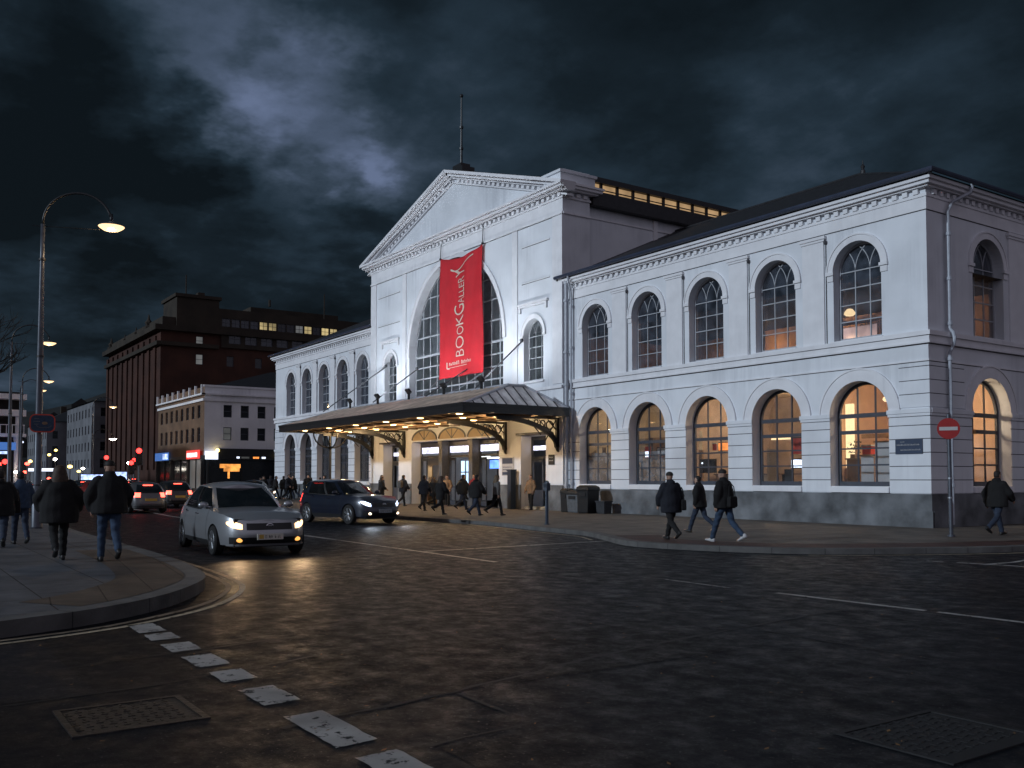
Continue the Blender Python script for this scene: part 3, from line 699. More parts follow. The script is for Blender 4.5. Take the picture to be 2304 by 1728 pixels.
        m=MB(); m.box(c-sideW/2-.05,c+sideW/2+.05,6.125,6.155,.0015,.10,0,T); m.build('sill',MATS['white_trim'],wu)
CR=[-2.47-3.36*i for i in range(5)]
TFR=TF(0.)
wing(TFR,-17.85,0.,CR,ext=(0,1),film=(0,1))
TSD=TS(0.)
wing(TSD,0.,14.4,[3.46,7.2,10.94],ext=(0,0),sideW=1.85,lowW=2.35)
TFL=TF(0.,1.04)
wing(TFL,-55.9,-37.9,[-52.65+3.19*i for i in range(5)],ext=(1,0))
wl=MB(); wl.quad((-55.9,0,0),(-55.9,14.4,0),(-55.9,14.4,11.3),(-55.9,0,11.3)); wl.quad((-55.9,14.4,0),(0,14.4,0),(0,14.4,10.9),(-55.9,14.4,10.9)); wl.build('wall',MATS['white_render'],ST,world=True)
# side return of the right wing's cornice meets the front one: roofs
def hip_roof(x0,x1,y0,y1,z,rz,xr0,xr1,name='roof'):
    mb=MB(); yr=(y0+y1)/2; A=(xr0,yr,rz); B=(xr1,yr,rz)
    mb.add([(x0,y0,z),(x1,y0,z),B,A],[(0,1,2,3)]); mb.add([(x1,y1,z),(x0,y1,z),A,B],[(0,1,2,3)])
    mb.add([(x1,y0,z),(x1,y1,z),B],[(0,1,2)]); mb.add([(x0,y0,z),(x0,y1,z),A],[(0,1,2)])
    o=mb.build(name,MATS['dark_slate'],ST,world=True)
    r=MB(); r.tube([A,B],.09,6)
    for c,d in (((x1,y0,z),B),((x1,y1,z),B),((x0,y0,z),A),((x0,y1,z),A)): r.tube([c,d],.06,6)
    r.build('ridge_tile',MATS['dark_slate'],o)
    return o
rf=hip_roof(-18.2,.42,-.42,14.82,10.80,14.22,-18.2,-7.2)
f=MB(); f.lathe([(.10,0),(.10,.15),(.05,.2),(.09,.32),(.03,.42),(.01,.6)],(-7.2,7.2,14.22),8); f.build('finial',MATS['dark_slate'],rf,world=True)
hip_roof(-56.35,-37.96,-.42,14.82,11.27,14.8,-49,-37.96)
def gutter(pts,name='gutter'):
    mb=MB(); mb.tube(pts,.085,8); return mb.build(name,MATS['gutter_paint'],ST,world=True)
gutter([(-18.3,-.45,10.90),(.48,-.45,10.90),(.48,14.4,10.90)])
gutter([(-56.4,-.45,11.36),(-37.95,-.45,11.36)])
def pipe(pts,r=.055,collars=()):
    mb=MB(); mb.tube(pts,r,8)
    for c in collars: mb.tube([(c[0],c[1],c[2]-.05),(c[0],c[1],c[2]+.05)],r*1.55,8)
    return mb.build('downpipe',MATS['grey_pipe'],ST,world=True)
pipe([(-17.3,-.45,10.85),(-17.3,-.42,10.6),(-17.42,-.2,10.25),(-17.45,-.14,9.9),(-17.45,-.14,.15)],.055,[(-17.45,-.14,z) for z in (9.5,7.6,5.5,3.4,1.4)])
pipe([(-17.68,-.25,10.7),(-17.68,-.25,.15)],.085,[(-17.68,-.25,z) for z in (9.8,7.4,5.9,3.,1.3)])
pipe([(.42,1.9,10.85),(.42,1.75,10.55),(.2,1.1,10.2),(.13,.97,9.9),(.13,.97,6.25),(.22,.99,6.12),(.26,1.0,5.95),(.24,.98,5.75),(.13,.93,5.5),(.13,.93,.2)],.055,[(.13,.97,9.2),(.13,.97,7.8),(.13,.97,6.4),(.13,.93,5.3),(.13,.93,3.3),(.13,.93,1.4)])

# ---- the entrance block with pediment and great arched window
PY=-.30; TP=TF(PY); AX=-27.82; X0,X1=-37.95,-17.85
wl=MB()
BW=(AX,10.0,5.95,8.72,True)
wall_row(wl,TP,X0,X1,4.9,14.5,[BW,(AX+7.62,1.6,6.3,8.5,True),(AX-7.45,1.6,6.3,8.5,True)],.55)
DO=[(AX,9.3,.12,3.72,False),(AX+7.62,2.05,.12,3.66,False),(AX-7.3,2.05,.12,3.66,False)]
wall_row(wl,TP,X0,X1,.0,4.9,DO,.75)
for x in (X0,X1): wl.quad((x,PY,0),(x,1.3,0),(x,1.3,16.),(x,PY,16.))
# gable
AP=18.55
wl.poly([(X0,PY,14.5),(X1,PY,14.5),(X1,PY,15.3),(AX,PY,AP-.1),(X0,PY,15.3)])
wl.build('wall',MATS['white_render'],ST,world=True)
p=MB()
ed=[X0]+[e for o in sorted(DO) for e in (o[0]-o[1]/2,o[0]+o[1]/2)]+[X1]
for i in range(0,len(ed),2): p=MB(); p.box(ed[i],ed[i+1],.1,1.3,.001,.06,0,TP); p.build('plinth',MATS['plinth_stone'],ST,world=True)
for x0,x1 in ((X0,AX-5.6),(AX+6.15,X1)):
    pass
for a0,a1 in ((X0,X0+.75),(X0+4.3,X0+4.75),(X1-4.1,X1-3.65),(X1-.75,X1)):
    pl=MB(); pl.box(a0,a1,6.0,13.85,.001,.055,0,TP); pl.box(a0-.022,a0-.002,6.0,13.8,.0005,.02,1,TP); pl.build('pilaster',[MATS['white_trim'],MATS['seam_and_shade']],ST,world=True)  # dark strip at the edge put in as groove shade
for x0,x1 in ((X0+1.0,X0+3.9),(X1-3.3,X1-1.0)):
    for z in (11.1,12.9): pn=MB(); pn.box(x0,x1,z,z+.05,.001,.04,0,TP); pn.box(x0,x1,z-.02,z-.001,.0005,.02,1,TP); pn.build('panel_moulding',[MATS['white_trim'],MATS['seam_and_shade']],ST,world=True)  # dark strip below each moulding put in as its shade
fz=MB(); fz.box(X0,X1,13.855,13.878,.0005,.015,0,TP); fz.build('shade_line',MATS['seam_and_shade'],ST,world=True)  # dark strip put in as the shade under the fillet
fz=MB(); fz.box(X0-.03,X1+.03,13.88,13.98,.001,.08,0,TP); fz.box(X0-.02,X1+.02,13.98,14.62,.0012,.03,0,TP); fz.build('architrave',MATS['white_trim'],ST,world=True)
# horizontal cornice, returned along the right side
c=MB(); z=14.72
c.box(X0-.08,X1+.08,z-.1,z,.002,.08,0,TP); dentils(c,TP,X0-.05,X1+.15,z,z+.17,.004,.15,.42,.22); c.box(X0-.35,X1+.35,z+.2,z+.28,.002,.32,0,TP); c.box(X0-.5,X1+.5,z+.28,z+.40,.001,.48,0,TP); c.box(X0-.58,X1+.58,z+.40,z+.50,0.,.58,0,TP)
TR=TS(X1); c.box(PY+.001,1.32,z-.1,z,.002,.08,0,TR); dentils(c,TR,PY,1.35,z,z+.17,.004,.15,.42,.22); c.box(PY,1.55,z+.2,z+.28,.003,.345,0,TR); c.box(PY,1.7,z+.28,z+.40,.002,.495,0,TR); c.box(PY,1.75,z+.40,z+.50,.001,.575,0,TR)
c.box(PY+.002,1.32,13.88,13.98,.002,.075,0,TR)
c.build('cornice',MATS['white_trim'],ST,world=True)
# raking cornice: slabs along the gable slope
pd=MB(); e0=Vector((X0-.62,15.22)); e1=Vector((X1+.62,15.22)); top=Vector((AX,AP))
def rake(p,q,lo,hi,n0,n1):
    d=(q-p).normalized(); nn=Vector((-d.y,d.x))
    if nn.y<0: nn=-nn
    pd.prism([tuple(p+nn*lo),tuple(q+nn*lo),tuple(q+nn*hi),tuple(p+nn*hi)],n0,n1,TP)
for p_,q_ in ((e0,top),(e1,top)):
    for lo,hi,n1 in ((-.62,-.54,.10),(-.36,-.27,.22),(-.27,-.13,.40),(-.13,.02,.60)): rake(p_,q_,lo,hi,-.3,n1)
    d=(q_-p_); L=d.length; d=d.normalized(); nn=Vector((-d.y,d.x)); nn=nn if nn.y>0 else -nn; k=int((L-1.6)/.46)
    for i in range(k):
        a=p_+d*(1.3+i*.46); b_=a+d*.24
        pd.prism([tuple(a+nn*-.54),tuple(b_+nn*-.54),tuple(b_+nn*-.36),tuple(a+nn*-.36)],.002,.14,TP)
pd.build('pediment',MATS['white_trim'],ST,world=True)
bk=MB(); bk.box(X1-1.0,X1+.30,PY-.36,1.38,15.23,15.70); bk.box(X1-1.1,X1+.38,PY-.44,1.46,15.70,15.82); bk.build('corner_block',MATS['white_render'],ST,world=True)
# arch mouldings, small window surrounds, hoods
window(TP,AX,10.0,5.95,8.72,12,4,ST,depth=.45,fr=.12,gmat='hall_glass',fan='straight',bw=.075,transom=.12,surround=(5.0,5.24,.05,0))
am=MB(); 
for rr,n1 in ((1.7,.03),(3.4,.03)):
    pass
for k_ in range(1,4):
    zz=8.72+k_*1.12; h=math.sqrt(4.88**2-(zz-8.72)**2); am.box(AX-h,AX+h,zz-.04,zz+.04,-.475,-.43,0,TP)
am.build('glazing_bar',MATS['window_wood'],ST,world=True)
for c_ in (AX+7.62,AX-7.45):
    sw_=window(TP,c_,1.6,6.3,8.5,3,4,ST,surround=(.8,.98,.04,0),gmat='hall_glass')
    h=MB(); h.box(c_-1.25,c_+1.25,10.02,10.12,.002,.14,0,TP); h.box(c_-1.15,c_+1.15,9.92,10.02,.002,.09,0,TP)
    for s_ in (-1,1): h.box(c_+s_*1.08-.08,c_+s_*1.08+.08,9.68,9.92,.002,.08,0,TP)
    h.build('hood_mould',MATS['white_trim'],ST,world=True)
    for s_ in (-1,1): h=MB(); h.box(c_+s_*.93-.12,c_+s_*.93+.12,8.44,8.54,.002,.08,0,TP); h.build('impost',MATS['white_trim'],sw_)
    h=MB(); h.box(c_-.9,c_+.9,6.2,6.29,.002,.10,0,TP); h.build('sill',MATS['white_trim'],sw_)
s=MB(); s.box(X0-.02,X1-.001,5.78,5.92,.002,.10,0,TP); s.build('string_course',MATS['white_trim'],ST,world=True)
# rusticated joints on the piers beside the doors
for i in range(0,len(ed),2):
    k=MB(); z=1.33
    while z<3.3: k.box(ed[i]+.0,ed[i+1]-.0,z,z+.435,.001,.022,0,TP); z+=.46
    k.build('pier',MATS['white_render'],ST,world=True)
# ---- roof of the entrance block and the long glazed hall behind
r=MB()
r.add([(X0-.5,PY-.5,15.27),(AX,PY-.5,AP+.05),(AX,1.3,AP+.05),(X0-.5,1.3,15.27)],[(0,1,2,3)]); r.add([(X1+.1,PY+.1,15.5),(AX,PY-.5,AP+.05),(AX,1.3,AP+.05),(X1+.1,1.3,15.5)],[(0,1,2,3)])
r.build('roof',MATS['dark_slate'],ST,world=True)
NX0,NX1=-37.5,-18.15; NY1=62
h=MB(); h.quad((NX1,1.3,0),(NX1,NY1,0),(NX1,NY1,14.6),(NX1,1.3,14.6)); h.quad((NX0,1.3,0),(NX0,NY1,0),(NX0,NY1,14.6),(NX0,1.3,14.6)); h.quad((NX0,NY1,0),(NX1,NY1,0),(NX1,NY1,16),(NX0,NY1,16))
h.quad((NX0,1.3,9),(NX1,1.3,9),(NX1,1.3,15.2),(NX0,1.3,15.2))
h.build('wall',MATS['white_render'],ST,world=True)
h=MB(); TN=TS(NX1)
h.box(1.35,NY1,14.0,14.08,.001,.05,0,TN)
for y in (5.6,10.,14.5): h.box(y,y+.25,9.,14.5,.002,.10,0,TN)
h.build('wall_band',MATS['white_trim'],ST,world=True)
r=MB(); NXo=NX1+.45
r.box(NX1-.2,NXo,1.4,NY1,14.55,15.22); r.box(NX1-.7,NX1+.30,1.4,NY1,15.72,15.98)
r.add([(NX1+.30,1.4,15.98),(NX1+.30,NY1,15.98),(AX,NY1,18.6),(AX,1.4,18.6)],[(0,1,2,3)]); r.add([(NX0,1.4,15.2),(NX0,NY1,15.2),(AX,NY1,18.6),(AX,1.4,18.6)],[(0,1,2,3)])
y=2.15
while y<40: r.box(NX1+.03,NX1+.16,y-.07,y+.07,15.22,15.72); y+=1.02
r.box(NX1+.05,NX1+.13,1.4,NY1,15.44,15.475)
nr=r.build('roof',MATS['dark_slate'],ST,world=True)
g=MB(); g.quad((NX1+.06,1.45,15.22),(NX1+.06,NY1,15.22),(NX1+.06,NY1,15.72),(NX1+.06,1.45,15.72)); g.build('lit_glazing',MATS['lit_amber'],nr,world=True)
# ridge block and flag pole (stands on the roof: a thing of its own)
fp=thing('flagpole','thin dark flagpole on the peak of the white pediment','flagpole',(AX-.1,.3,18.5))
q=MB(); q.box(-.75,.75,-.4,.4,-.12,.30); q.box(-.45,.45,-.3,.3,.30,.55); q.build('base',MATS['iron_black'],fp)
q=MB(); q.tube([(0,0,.5),(0,0,4.45)],[.075,.04],8)
for zz in (1.5,2.7): q.tube([(0,0,zz-.06),(0,0,zz+.06)],.11,8)
q.build('pole',MATS['iron_black'],fp)
q=MB(); q.ball((0,0,4.5),.11,.11,.11,8,6); q.build('finial',MATS['iron_black'],fp)
# chimney-like ventilators on the far roof are left to the sky; hall inside
hl=MB(); hl.quad((NX0,.6,.12),(NX1,.6,.12),(NX1,14,.12),(NX0,14,.12)); hl.build('floor',MATS['room_floor'],ST,world=True)
hl=MB(); hl.quad((NX0,9.,.12),(NX1,9.,.12),(NX1,9.,15),(NX0,9.,15)); hl.quad((NX0,.6,4.6),(NX1,.6,4.6),(NX1,9,4.6),(NX0,9,4.6)); hl.build('partition',MATS['hall_grey'],ST,world=True)

# ---- doors under the canopy
def door_bay(xl,xr,cols,lab):
    """timber screen with fascia strip, fixed lights and open leaves"""
    mb=MB(); T=TP; n0,n1=-.70,-.60
    mb.box(xl,xr,3.42,3.72,n0,n1,0,T); mb.box(xl,xr,2.78,2.9,n0,n1,0,T)
    for i in range(cols+1):
        x=xl+(xr-xl)*i/cols; wd=.07 if 0<i<cols else .09; mb.box(x-wd,x+wd,.12,3.42,n0-.003,n1+.004,0,T)
    o=mb.build('door_screen',MATS['window_dark'],ST,world=True)
    s=MB(); s.box(xl+.12,xr-.12,3.05,3.40,-.645,-.625,0,T); s.build('lit_fascia',MATS['strip_white'],o)
    for i in range(cols):
        a=xl+(xr-xl)*i/cols+.1; b_=xl+(xr-xl)*(i+1)/cols-.1
        w_=(b_-a)*.21
        for x in (a,b_-w_):
            d=MB()
            for q0,q1,v0,v1 in ((x,x+.07,.14,2.76),(x+w_-.07,x+w_,.14,2.76),(x+.07,x+w_-.07,.14,.4),(x+.07,x+w_-.07,2.62,2.76),(x+.07,x+w_-.07,1.1,1.16)): d.box(q0,q1,v0,v1,-.69,-.64,0,T)
            d.build('door',MATS['window_dark'],o)
            p_=MB(); p_.quad(T(x+.07,.4,-.665),T(x+w_-.07,.4,-.665),T(x+w_-.07,2.62,-.665),T(x+.07,2.62,-.665)); p_.build('door_pane',MATS['window_glass'],o)
    return o
for a,b_ in ((AX-4.65,AX-1.75),(AX-1.4,AX+1.45),(AX+1.8,AX+4.65)): door_bay(a,b_,1,'')
for x in (AX-1.58,AX+1.62): cm=MB(); cm.box(x-.19,x+.19,.12,3.72,-.62,-.16,0,TP); cm.box(x-.24,x+.24,.12,.42,-.64,-.12,0,TP); cm.box(x-.24,x+.24,3.5,3.72,-.64,-.12,0,TP); cm.build('door_column',MATS['iron_grey'],ST,world=True)
# segmental fanlight relief over the doors
for i in range(3):
    xc=AX-3.1+i*3.1; fn=MB()
    fn.prism([(xc-1.4,3.80),(xc+1.4,3.80)]+[(xc+1.4*math.cos(t),3.85+.52*math.sin(t)) for t in [PI*j/14 for j in range(15)]],.001,.03,TP)
    fl_=fn.build('fanlight',MATS['hall_warm'],ST,world=True); fb=MB()
    for a_ in (.35,.5,.65): bar(fb,TP,(xc,3.82),(xc+1.38*math.cos(PI*a_),3.85+.5*math.sin(PI*a_)),.05,.031,.05)
    pts=[(xc+1.43*math.cos(PI*j/14),3.83+.56*math.sin(PI*j/14)) for j in range(15)]
    for p_,q_ in zip(pts,pts[1:]): bar(fb,TP,p_,q_,.09,.032,.07)
    fb.build('glazing_bar',MATS['iron_grey'],fl_)
for c_ in (AX+7.62,AX-7.3):
    mb=MB(); l,r_=c_-1.02,c_+1.02
    mb.box(l,l+.1,.12,3.66,-.7,-.6,0,TP); mb.box(r_-.1,r_,.12,3.66,-.7,-.6,0,TP); mb.box(l+.1,r_-.1,3.5,3.66,-.7,-.6,0,TP); mb.box(l+.1,r_-.1,2.55,2.68,-.7,-.6,0,TP)
    mb.box(l-.15,r_+.15,3.70,3.80,.024,.24,0,TP)
    o=mb.build('door_screen',MATS['window_dark'],ST,world=True)
    s=MB(); s.box(l+.14,r_-.14,2.98,3.2,-.645,-.625,0,TP); s.build('lit_fascia',MATS['strip_white'],o)
    d=MB()
    for q0,q1,v0,v1 in ((l+.1,l+.2,.14,2.55),(l+.86,l+.96,.14,2.55),(l+.2,l+.86,.14,1.05),(l+.2,l+.86,2.4,2.55)): d.box(q0,q1,v0,v1,-.68,-.63,0,TP)
    d.build('door',MATS['window_dark'],o)
    st=MB(); st.box(l+.1,r_-.1,.12,.26,-.58,-.1,0,TP); st.build('door_step',MATS['paint_yellow'],o)

# ---- canopy
CX0,CX1,CY0=-38.9,-17.42,-5.92; ZB,ZT=4.44,4.78; RY=-2.75; RZ=5.82
cn=MB()
A=(CX0+1.6,RY,RZ); B=(CX1-1.3,RY,RZ); B2=(CX1-1.3,RY+.9,RZ); A2=(CX0+1.6,RY+.9,RZ)
c00=(CX0,CY0,ZT); c10=(CX1,CY0,ZT); c01=(CX0,PY-.02,ZT); c11=(CX1,PY-.02,ZT)
cn.add([c00,c10,B,A],[(0,1,2,3)],1); cn.add([c10,c11,B2,B],[(0,1,2,3)],0); cn.add([c11,c01,A2,B2],[(0,1,2,3)],0); cn.add([c01,c00,A,A2],[(0,1,2,3)],0); cn.add([A,B,B2,A2],[(0,1,2,3)],0)
CN=cn.build('canopy',[MATS['canopy_zinc'],MATS['canopy_copper']],ST,world=True)
sm=MB(); sq=MB()
def lerp(a,b,t): return tuple(a[i]+(b[i]-a[i])*t for i in range(3))
def up2(p): return (p[0],p[1],p[2]+.02)
for i in range(1,44):
    x=CX0+(CX1-CX0)*i/44
    if x>B[0]: top_=lerp(c10,B,(CX1-x)/(CX1-B[0]))
    elif x<A[0]: top_=lerp(c00,A,(x-CX0)/(A[0]-CX0))
    else: top_=(x,RY,RZ)
    sq.tube([up2((x,CY0,ZT)),up2(top_)],.036,5)
for i in range(1,10):
    y=CY0+(PY-.02-CY0)*i/10
    for cx_a,ca,cb,ra,rb in ((CX1,c10,c11,B,B2),(CX0,c00,c01,A,A2)):
        if y<RY: top_=lerp(ca,ra,(y-CY0)/(RY-CY0))
        elif y>RY+.9: top_=lerp(cb,rb,(PY-.02-y)/(PY-.02-RY-.9))
        else: top_=(ra[0],y,RZ)
        sm.tube([up2((cx_a,y,ZT)),up2(top_)],.026,5)
sm.build('standing_seam',MATS['iron_black'],CN); sq.build('standing_seam',MATS['canopy_copper'],CN)
rd=MB(); rd.tube([A,B],.10,7); rd.tube([B,B2],.09,7); rd.tube([c10,B],.07,7); rd.tube([c11,B2],.07,7); rd.tube([c00,A],.07,7)
rd.build('ridge_capping',MATS['roof_lead'],CN)
fs=MB(); fs.box(CX0-.06,CX1+.06,CY0-.07,CY0,ZB-.02,ZT+.03); fs.box(CX1,CX1+.07,CY0,PY-.03,ZB-.02,ZT+.03); fs.box(CX0-.07,CX0,CY0,PY-.03,ZB-.02,ZT+.03)
fs.box(CX0-.09,CX1+.09,CY0-.10,CY0-.07,ZT-.06,ZT+.05); fs.box(CX1+.07,CX1+.10,CY0-.07,PY-.03,ZT-.06,ZT+.05)
fs.build('fascia',MATS['iron_black'],CN)
sf=MB(); sf.box(CX0+.001,CX1-.001,CY0+.001,PY-.03,ZB+.14,ZB+.17)
for i in range(1,18):
    x=CX0+(CX1-CX0)*i/18; sf.box(x-.05,x+.05,CY0+.001,PY-.03,ZB,ZB+.14)
for y in (CY0+1.4,CY0+2.9,CY0+4.3): sf.box(CX0+.01,CX1-.01,y-.06,y+.06,ZB-.03,ZB+.139)
sf.build('soffit',MATS['soffit_wood'],CN)
def bracket(x):
    mb=MB(); T=lambda u,v,n:(x+n,u,v); y0=PY-.06; yo=-4.3
    mb.box(y0-.14,y0,3.0,ZB-.03,-.07,.07,0,T); mb.prism([(y0-.14,3.0),(y0,3.0),(y0,2.82),(y0-.07,2.86)],-.05,.05,T)
    pts=[(y0-.08-3.3*(1-math.cos(t)),3.05+1.26*math.sin(t)) for t in [PI/2*i/14 for i in range(15)]]
    for p_,q_ in zip(pts,pts[1:]): bar(mb,T,p_,q_,.20,-.07,.07)
    mb.box(yo,y0-.14,ZB-.12,ZB-.03,-.05,.05,0,T)
    for i,(u,v,r_) in enumerate(((y0-.5,4.05,.19),(y0-.9,4.12,.14),(y0-.42,3.62,.13),(y0-1.25,4.18,.10))):
        ring_pts=[(u+r_*math.cos(2*PI*j/14),v+r_*math.sin(2*PI*j/14)) for j in range(15)]
        for p_,q_ in zip(ring_pts,ring_pts[1:]): bar(mb,T,p_,q_,.045,-.025,.025)
    for p_,q_ in (((y0-.14,4.3),(y0-.75,3.32)),((y0-.14,3.4),(y0-1.1,4.28)),((y0-.14,3.85),(y0-.6,4.3)),((y0-1.,3.6),(y0-1.7,4.28))): bar(mb,T,p_,q_,.04,-.02,.02)
    return mb.build('bracket',MATS['iron_black'],CN)
for x in (-18.15,-22.45,-33.25,-37.5): bracket(x)
co=MB(); cx,cy=-38.0,-3.05
co.tube([(cx,cy,.12),(cx,cy,ZB)],.09,12); co.lathe([(.2,0),(.2,.12),(.13,.2),(.13,.7),(.10,.78)],(cx,cy,.12),12); co.lathe([(.09,0),(.16,.12),(.10,.2)],(cx,cy,3.4),12)
for s_ in (-1,1):
    pts=[(cx+s_*(.09+1.0*math.sin(t)),cy,3.5+.88*(1-math.cos(t))) for t in [PI/2*i/8 for i in range(9)]]; co.tube(pts,.045,6)
    pts=[(cx,cy+s_*(.09+1.0*math.sin(t)),3.5+.88*(1-math.cos(t))) for t in [PI/2*i/8 for i in range(9)]]; co.tube(pts,.045,6)
co.build('column',MATS['iron_black'],CN)
for a,b_ in (((-35.74,PY,8.55),(-38.3,-3.4,5.75)),((-31.75,PY,8.0),(-31.7,-3.2,5.9)),((-21.1,PY,8.35),(-21.,-3.1,5.85)),((-25.9,PY+.1,7.6),(-25.6,-3.2,5.8))):
    q=MB(); q.tube([a,b_],.035,6); q.tube([(a[0],PY-.02,a[2]),(a[0],PY-.12,a[2])],.09,8); q.build('stay_rod',MATS['iron_grey'],CN)
# small floodlights clamped to the canopy ridge, washing the entrance block and the foot of the banner
for x in (-35.2,-31.5,-27.8,-24.1,-20.6):
    fl=thing('floodlight','small black floodlight on the canopy ridge aimed at the white wall','floodlight',(x,-3.0,5.9),0,'floodlights along the canopy ridge')
    q=MB(); q.box(-.05,.05,-.05,.05,-.1,.22); q.tube([(-.2,0,.22),(.2,0,.22)],.03,6); q.build('bracket',MATS['iron_black'],fl)
    T=lambda u,v,n:(u,.0+n*.75-v*.66,.38+n*.66+v*.75)
    q=MB(); q.prism([(-.2,-.13),(.2,-.13),(.2,.13),(-.2,.13)],-.1,.0,T); q.build('housing',MATS['iron_black'],fl)
    q=MB(); q.prism([(-.17,-.10),(.17,-.10),(.17,.10),(-.17,.10)],.002,.012,T); q.build('lens',MATS['flood_white'],fl)
    l=light('flood','SPOT',(0,.06,.44),430,(.86,.92,1.),.12); l.parent=fl; l.data.spot_size=R(130); l.data.spot_blend=1.
    l.rotation_euler=Vector((0,-.62,-.78)).to_track_quat('Z','Y').to_euler()
k_=0
for y in (-5.25,-3.7,-2.3):
    for i in range(6):
        x=-36.6+3.55*i+(1.3 if y==-3.7 else 0)
        if x>-17.9: continue
        l=MB(); l.lathe([(.02,0),(.15,0),(.16,-.02),(.11,-.045),(.02,-.05)],(x,y,ZB+.02),12); l.build('ceiling_lamp',MATS['canopy_warm'],CN)
        k_+=1
for i in range(5):
    light('canopy_light','POINT',(-36.3+4.2*i,-2.9,ZB-.35),185,(1.,.66,.33),.12,CN)
# ---------------------------------------------------------------- rooms behind the windows of the station
def room(x0,x1,y0,y1,z0,z1,wall,floor='room_floor',ceil='room_cream',back=None):
    mb=MB(); mb.quad((x0,y0,z0),(x1,y0,z0),(x1,y1,z0),(x0,y1,z0)); mb.build('room_floor',MATS[floor],ST,world=True)
    mb=MB(); mb.quad((x0,y0,z1),(x1,y0,z1),(x1,y1,z1),(x0,y1,z1)); mb.build('room_ceiling',MATS[ceil],ST,world=True)
    mb=MB(); mb.quad((x0,y1,z0),(x1,y1,z0),(x1,y1,z1),(x0,y1,z1))
    mb.quad((x0,y0,z0),(x0,y1,z0),(x0,y1,z1),(x0,y0,z1))
    if x1<-.1: mb.quad((x1-.002,y0,z0),(x1-.002,y1,z0),(x1-.002,y1,z1),(x1-.002,y0,z1))
    mb.build('room_wall',MATS[wall],ST,world=True)
# ground floor of the right wing: a lit room by the corner, a dimmer office beside the entrance
room(-4.95,-.01,.52,5.2,.3,5.15,'room_peach')
room(-11.4,-4.96,.52,6.5,.3,5.15,'room_brown')
room(-17.8,-11.41,.52,5.,.3,5.15,'hall_warm',ceil='room_brown')
room(-17.7,-.01,.52,6.4,5.5,8.2,'room_peach',ceil='night_dark')
room(-55.7,-38.1,.52,3.,.3,11,'hall_grey',ceil='night_dark')
for loc,e,c in (((-2.4,2.6,4.3),150,(1.,.74,.50)),((-1.2,3.6,3.9),75,(1.,.74,.46)),((-6.2,3.4,4.3),210,(1.,.74,.48)),((-9.4,3.4,4.3),190,(1.,.76,.52)),((-12.9,2.8,4.3),120,(1.,.78,.54)),((-16,2.8,4.3),95,(1.,.80,.55)),
                ((-3.6,5.5,7.3),75,(1.,.62,.38)),((-7.4,5.5,7.3),62,(1.,.58,.32)),((-11,5.6,7.3),40,(1.,.55,.25)),((-14.6,5.7,7.1),7,(1.,.6,.3)),((-46,1.6,8),3,(.8,.9,1.)),((-27.8,6.,3.9),240,(.86,.9,1.)),((-27.8,5.,8.),30,(.8,.88,1.)),((-20.,4.,3.9),26,(1.,.8,.55)),((-35.2,4.,3.9),22,(.9,.9,1.))):
    light('room_light','POINT',loc,e,c,.18,ST)
def fit(name,lab,cat,parts,group=None):
    """something standing in the lit rooms, seen through the glass"""
    t=None
    xs=[p[1] for p in parts]; x0,x1,y0,y1,z0,z1=xs[0]
    t=thing(name,lab,cat,((x0+x1)/2,(y0+y1)/2,z0),0,group)
    for nm,(a,b_,c,d,e,f),m in parts:
        mb=MB(); mb.box(a,b_,c,d,e,f); mb.build(nm,MATS[m],t,world=True)
    return t
def lampshade(name,lab,x,y,z,mt='wall_lamp',drop=.8):
    t=thing(name,lab,'lamp',(x,y,z))
    q=MB(); q.tube([(0,0,.1),(0,0,.1+drop)],.012,5); q.build('cord',MATS['iron_black'],t)
    q=MB(); q.lathe([(.03,.16),(.10,.14),(.2,.02),(.21,-.04),(.15,-.1),(.02,-.13)],(0,0,0),14); q.build('lamp_shade',MATS[mt],t)
lampshade('pendant_lamp','round glowing lamp high in the second upper window from the corner',-5.2,3.4,7.75,drop=.35)
lampshade('pendant_lamp','small glowing lamp in the ground floor corner room',-2.9,2.3,4.35,drop=.6)
fit('exhibition_stand','pale panel standing at the right of the corner window','panel',[('sheet',(-2.75,-2.0,1.25,1.3,.3,2.81),'poster_white'),('trim',(-2.8,-1.95,1.24,1.31,2.811,2.86),'wood_tan')])
fit('notice_board','white paper board low in the middle of the corner window','board',[('sheet',(-3.26,-2.78,1.2,1.24,.3,2.36),'poster_white'),('stand',(-3.3,-2.75,1.241,1.3,.3,.9),'wood_tan')])
fit('cabinet','low olive cabinet at the left of the corner window','cabinet',[('body',(-3.9,-3.4,1.3,1.8,.3,2.26),'wood_tan'),('top',(-3.95,-3.36,1.27,1.84,2.261,2.31),'hall_warm')])
t=fit('pot_plant','dark green pot plant on the olive cabinet in the corner window','plant',[('pot',(-3.9,-3.7,1.5,1.7,2.315,2.45),'room_brown')])
q=MB(); rq=random.Random(2)
for i in range(46):
    p=Vector((-3.82+rq.uniform(-.2,.2),1.6+rq.uniform(-.15,.15),2.45+rq.uniform(0,.42))); d=Vector((rq.uniform(-1,1),rq.uniform(-1,1),rq.uniform(.1,1))).normalized()*.12; e=d.cross(Vector((.3,.2,1))).normalized()*.035
    q.quad(p,p+d*.5+e,p+d,p+d*.5-e)
q.build('foliage',MATS['plant_green'],t,world=True)
fit('storage_box','red brown box on a shelf in the corner window','box',[('body',(-3.63,-3.3,1.8,2.05,2.44,2.72),'poster_red'),('lid',(-3.66,-3.27,1.78,2.07,2.721,2.77),'poster_white'),('shelf',(-3.75,-2.0,1.75,2.1,2.38,2.435),'wood_tan')])
fit('lit_column','tall glowing column at the left edge of the corner window','lamp',[('panel',(-4.87,-4.56,2.6,2.7,2.0,4.3),'wall_lamp'),('foot',(-4.9,-4.53,2.58,2.72,.3,1.99),'wood_tan')])
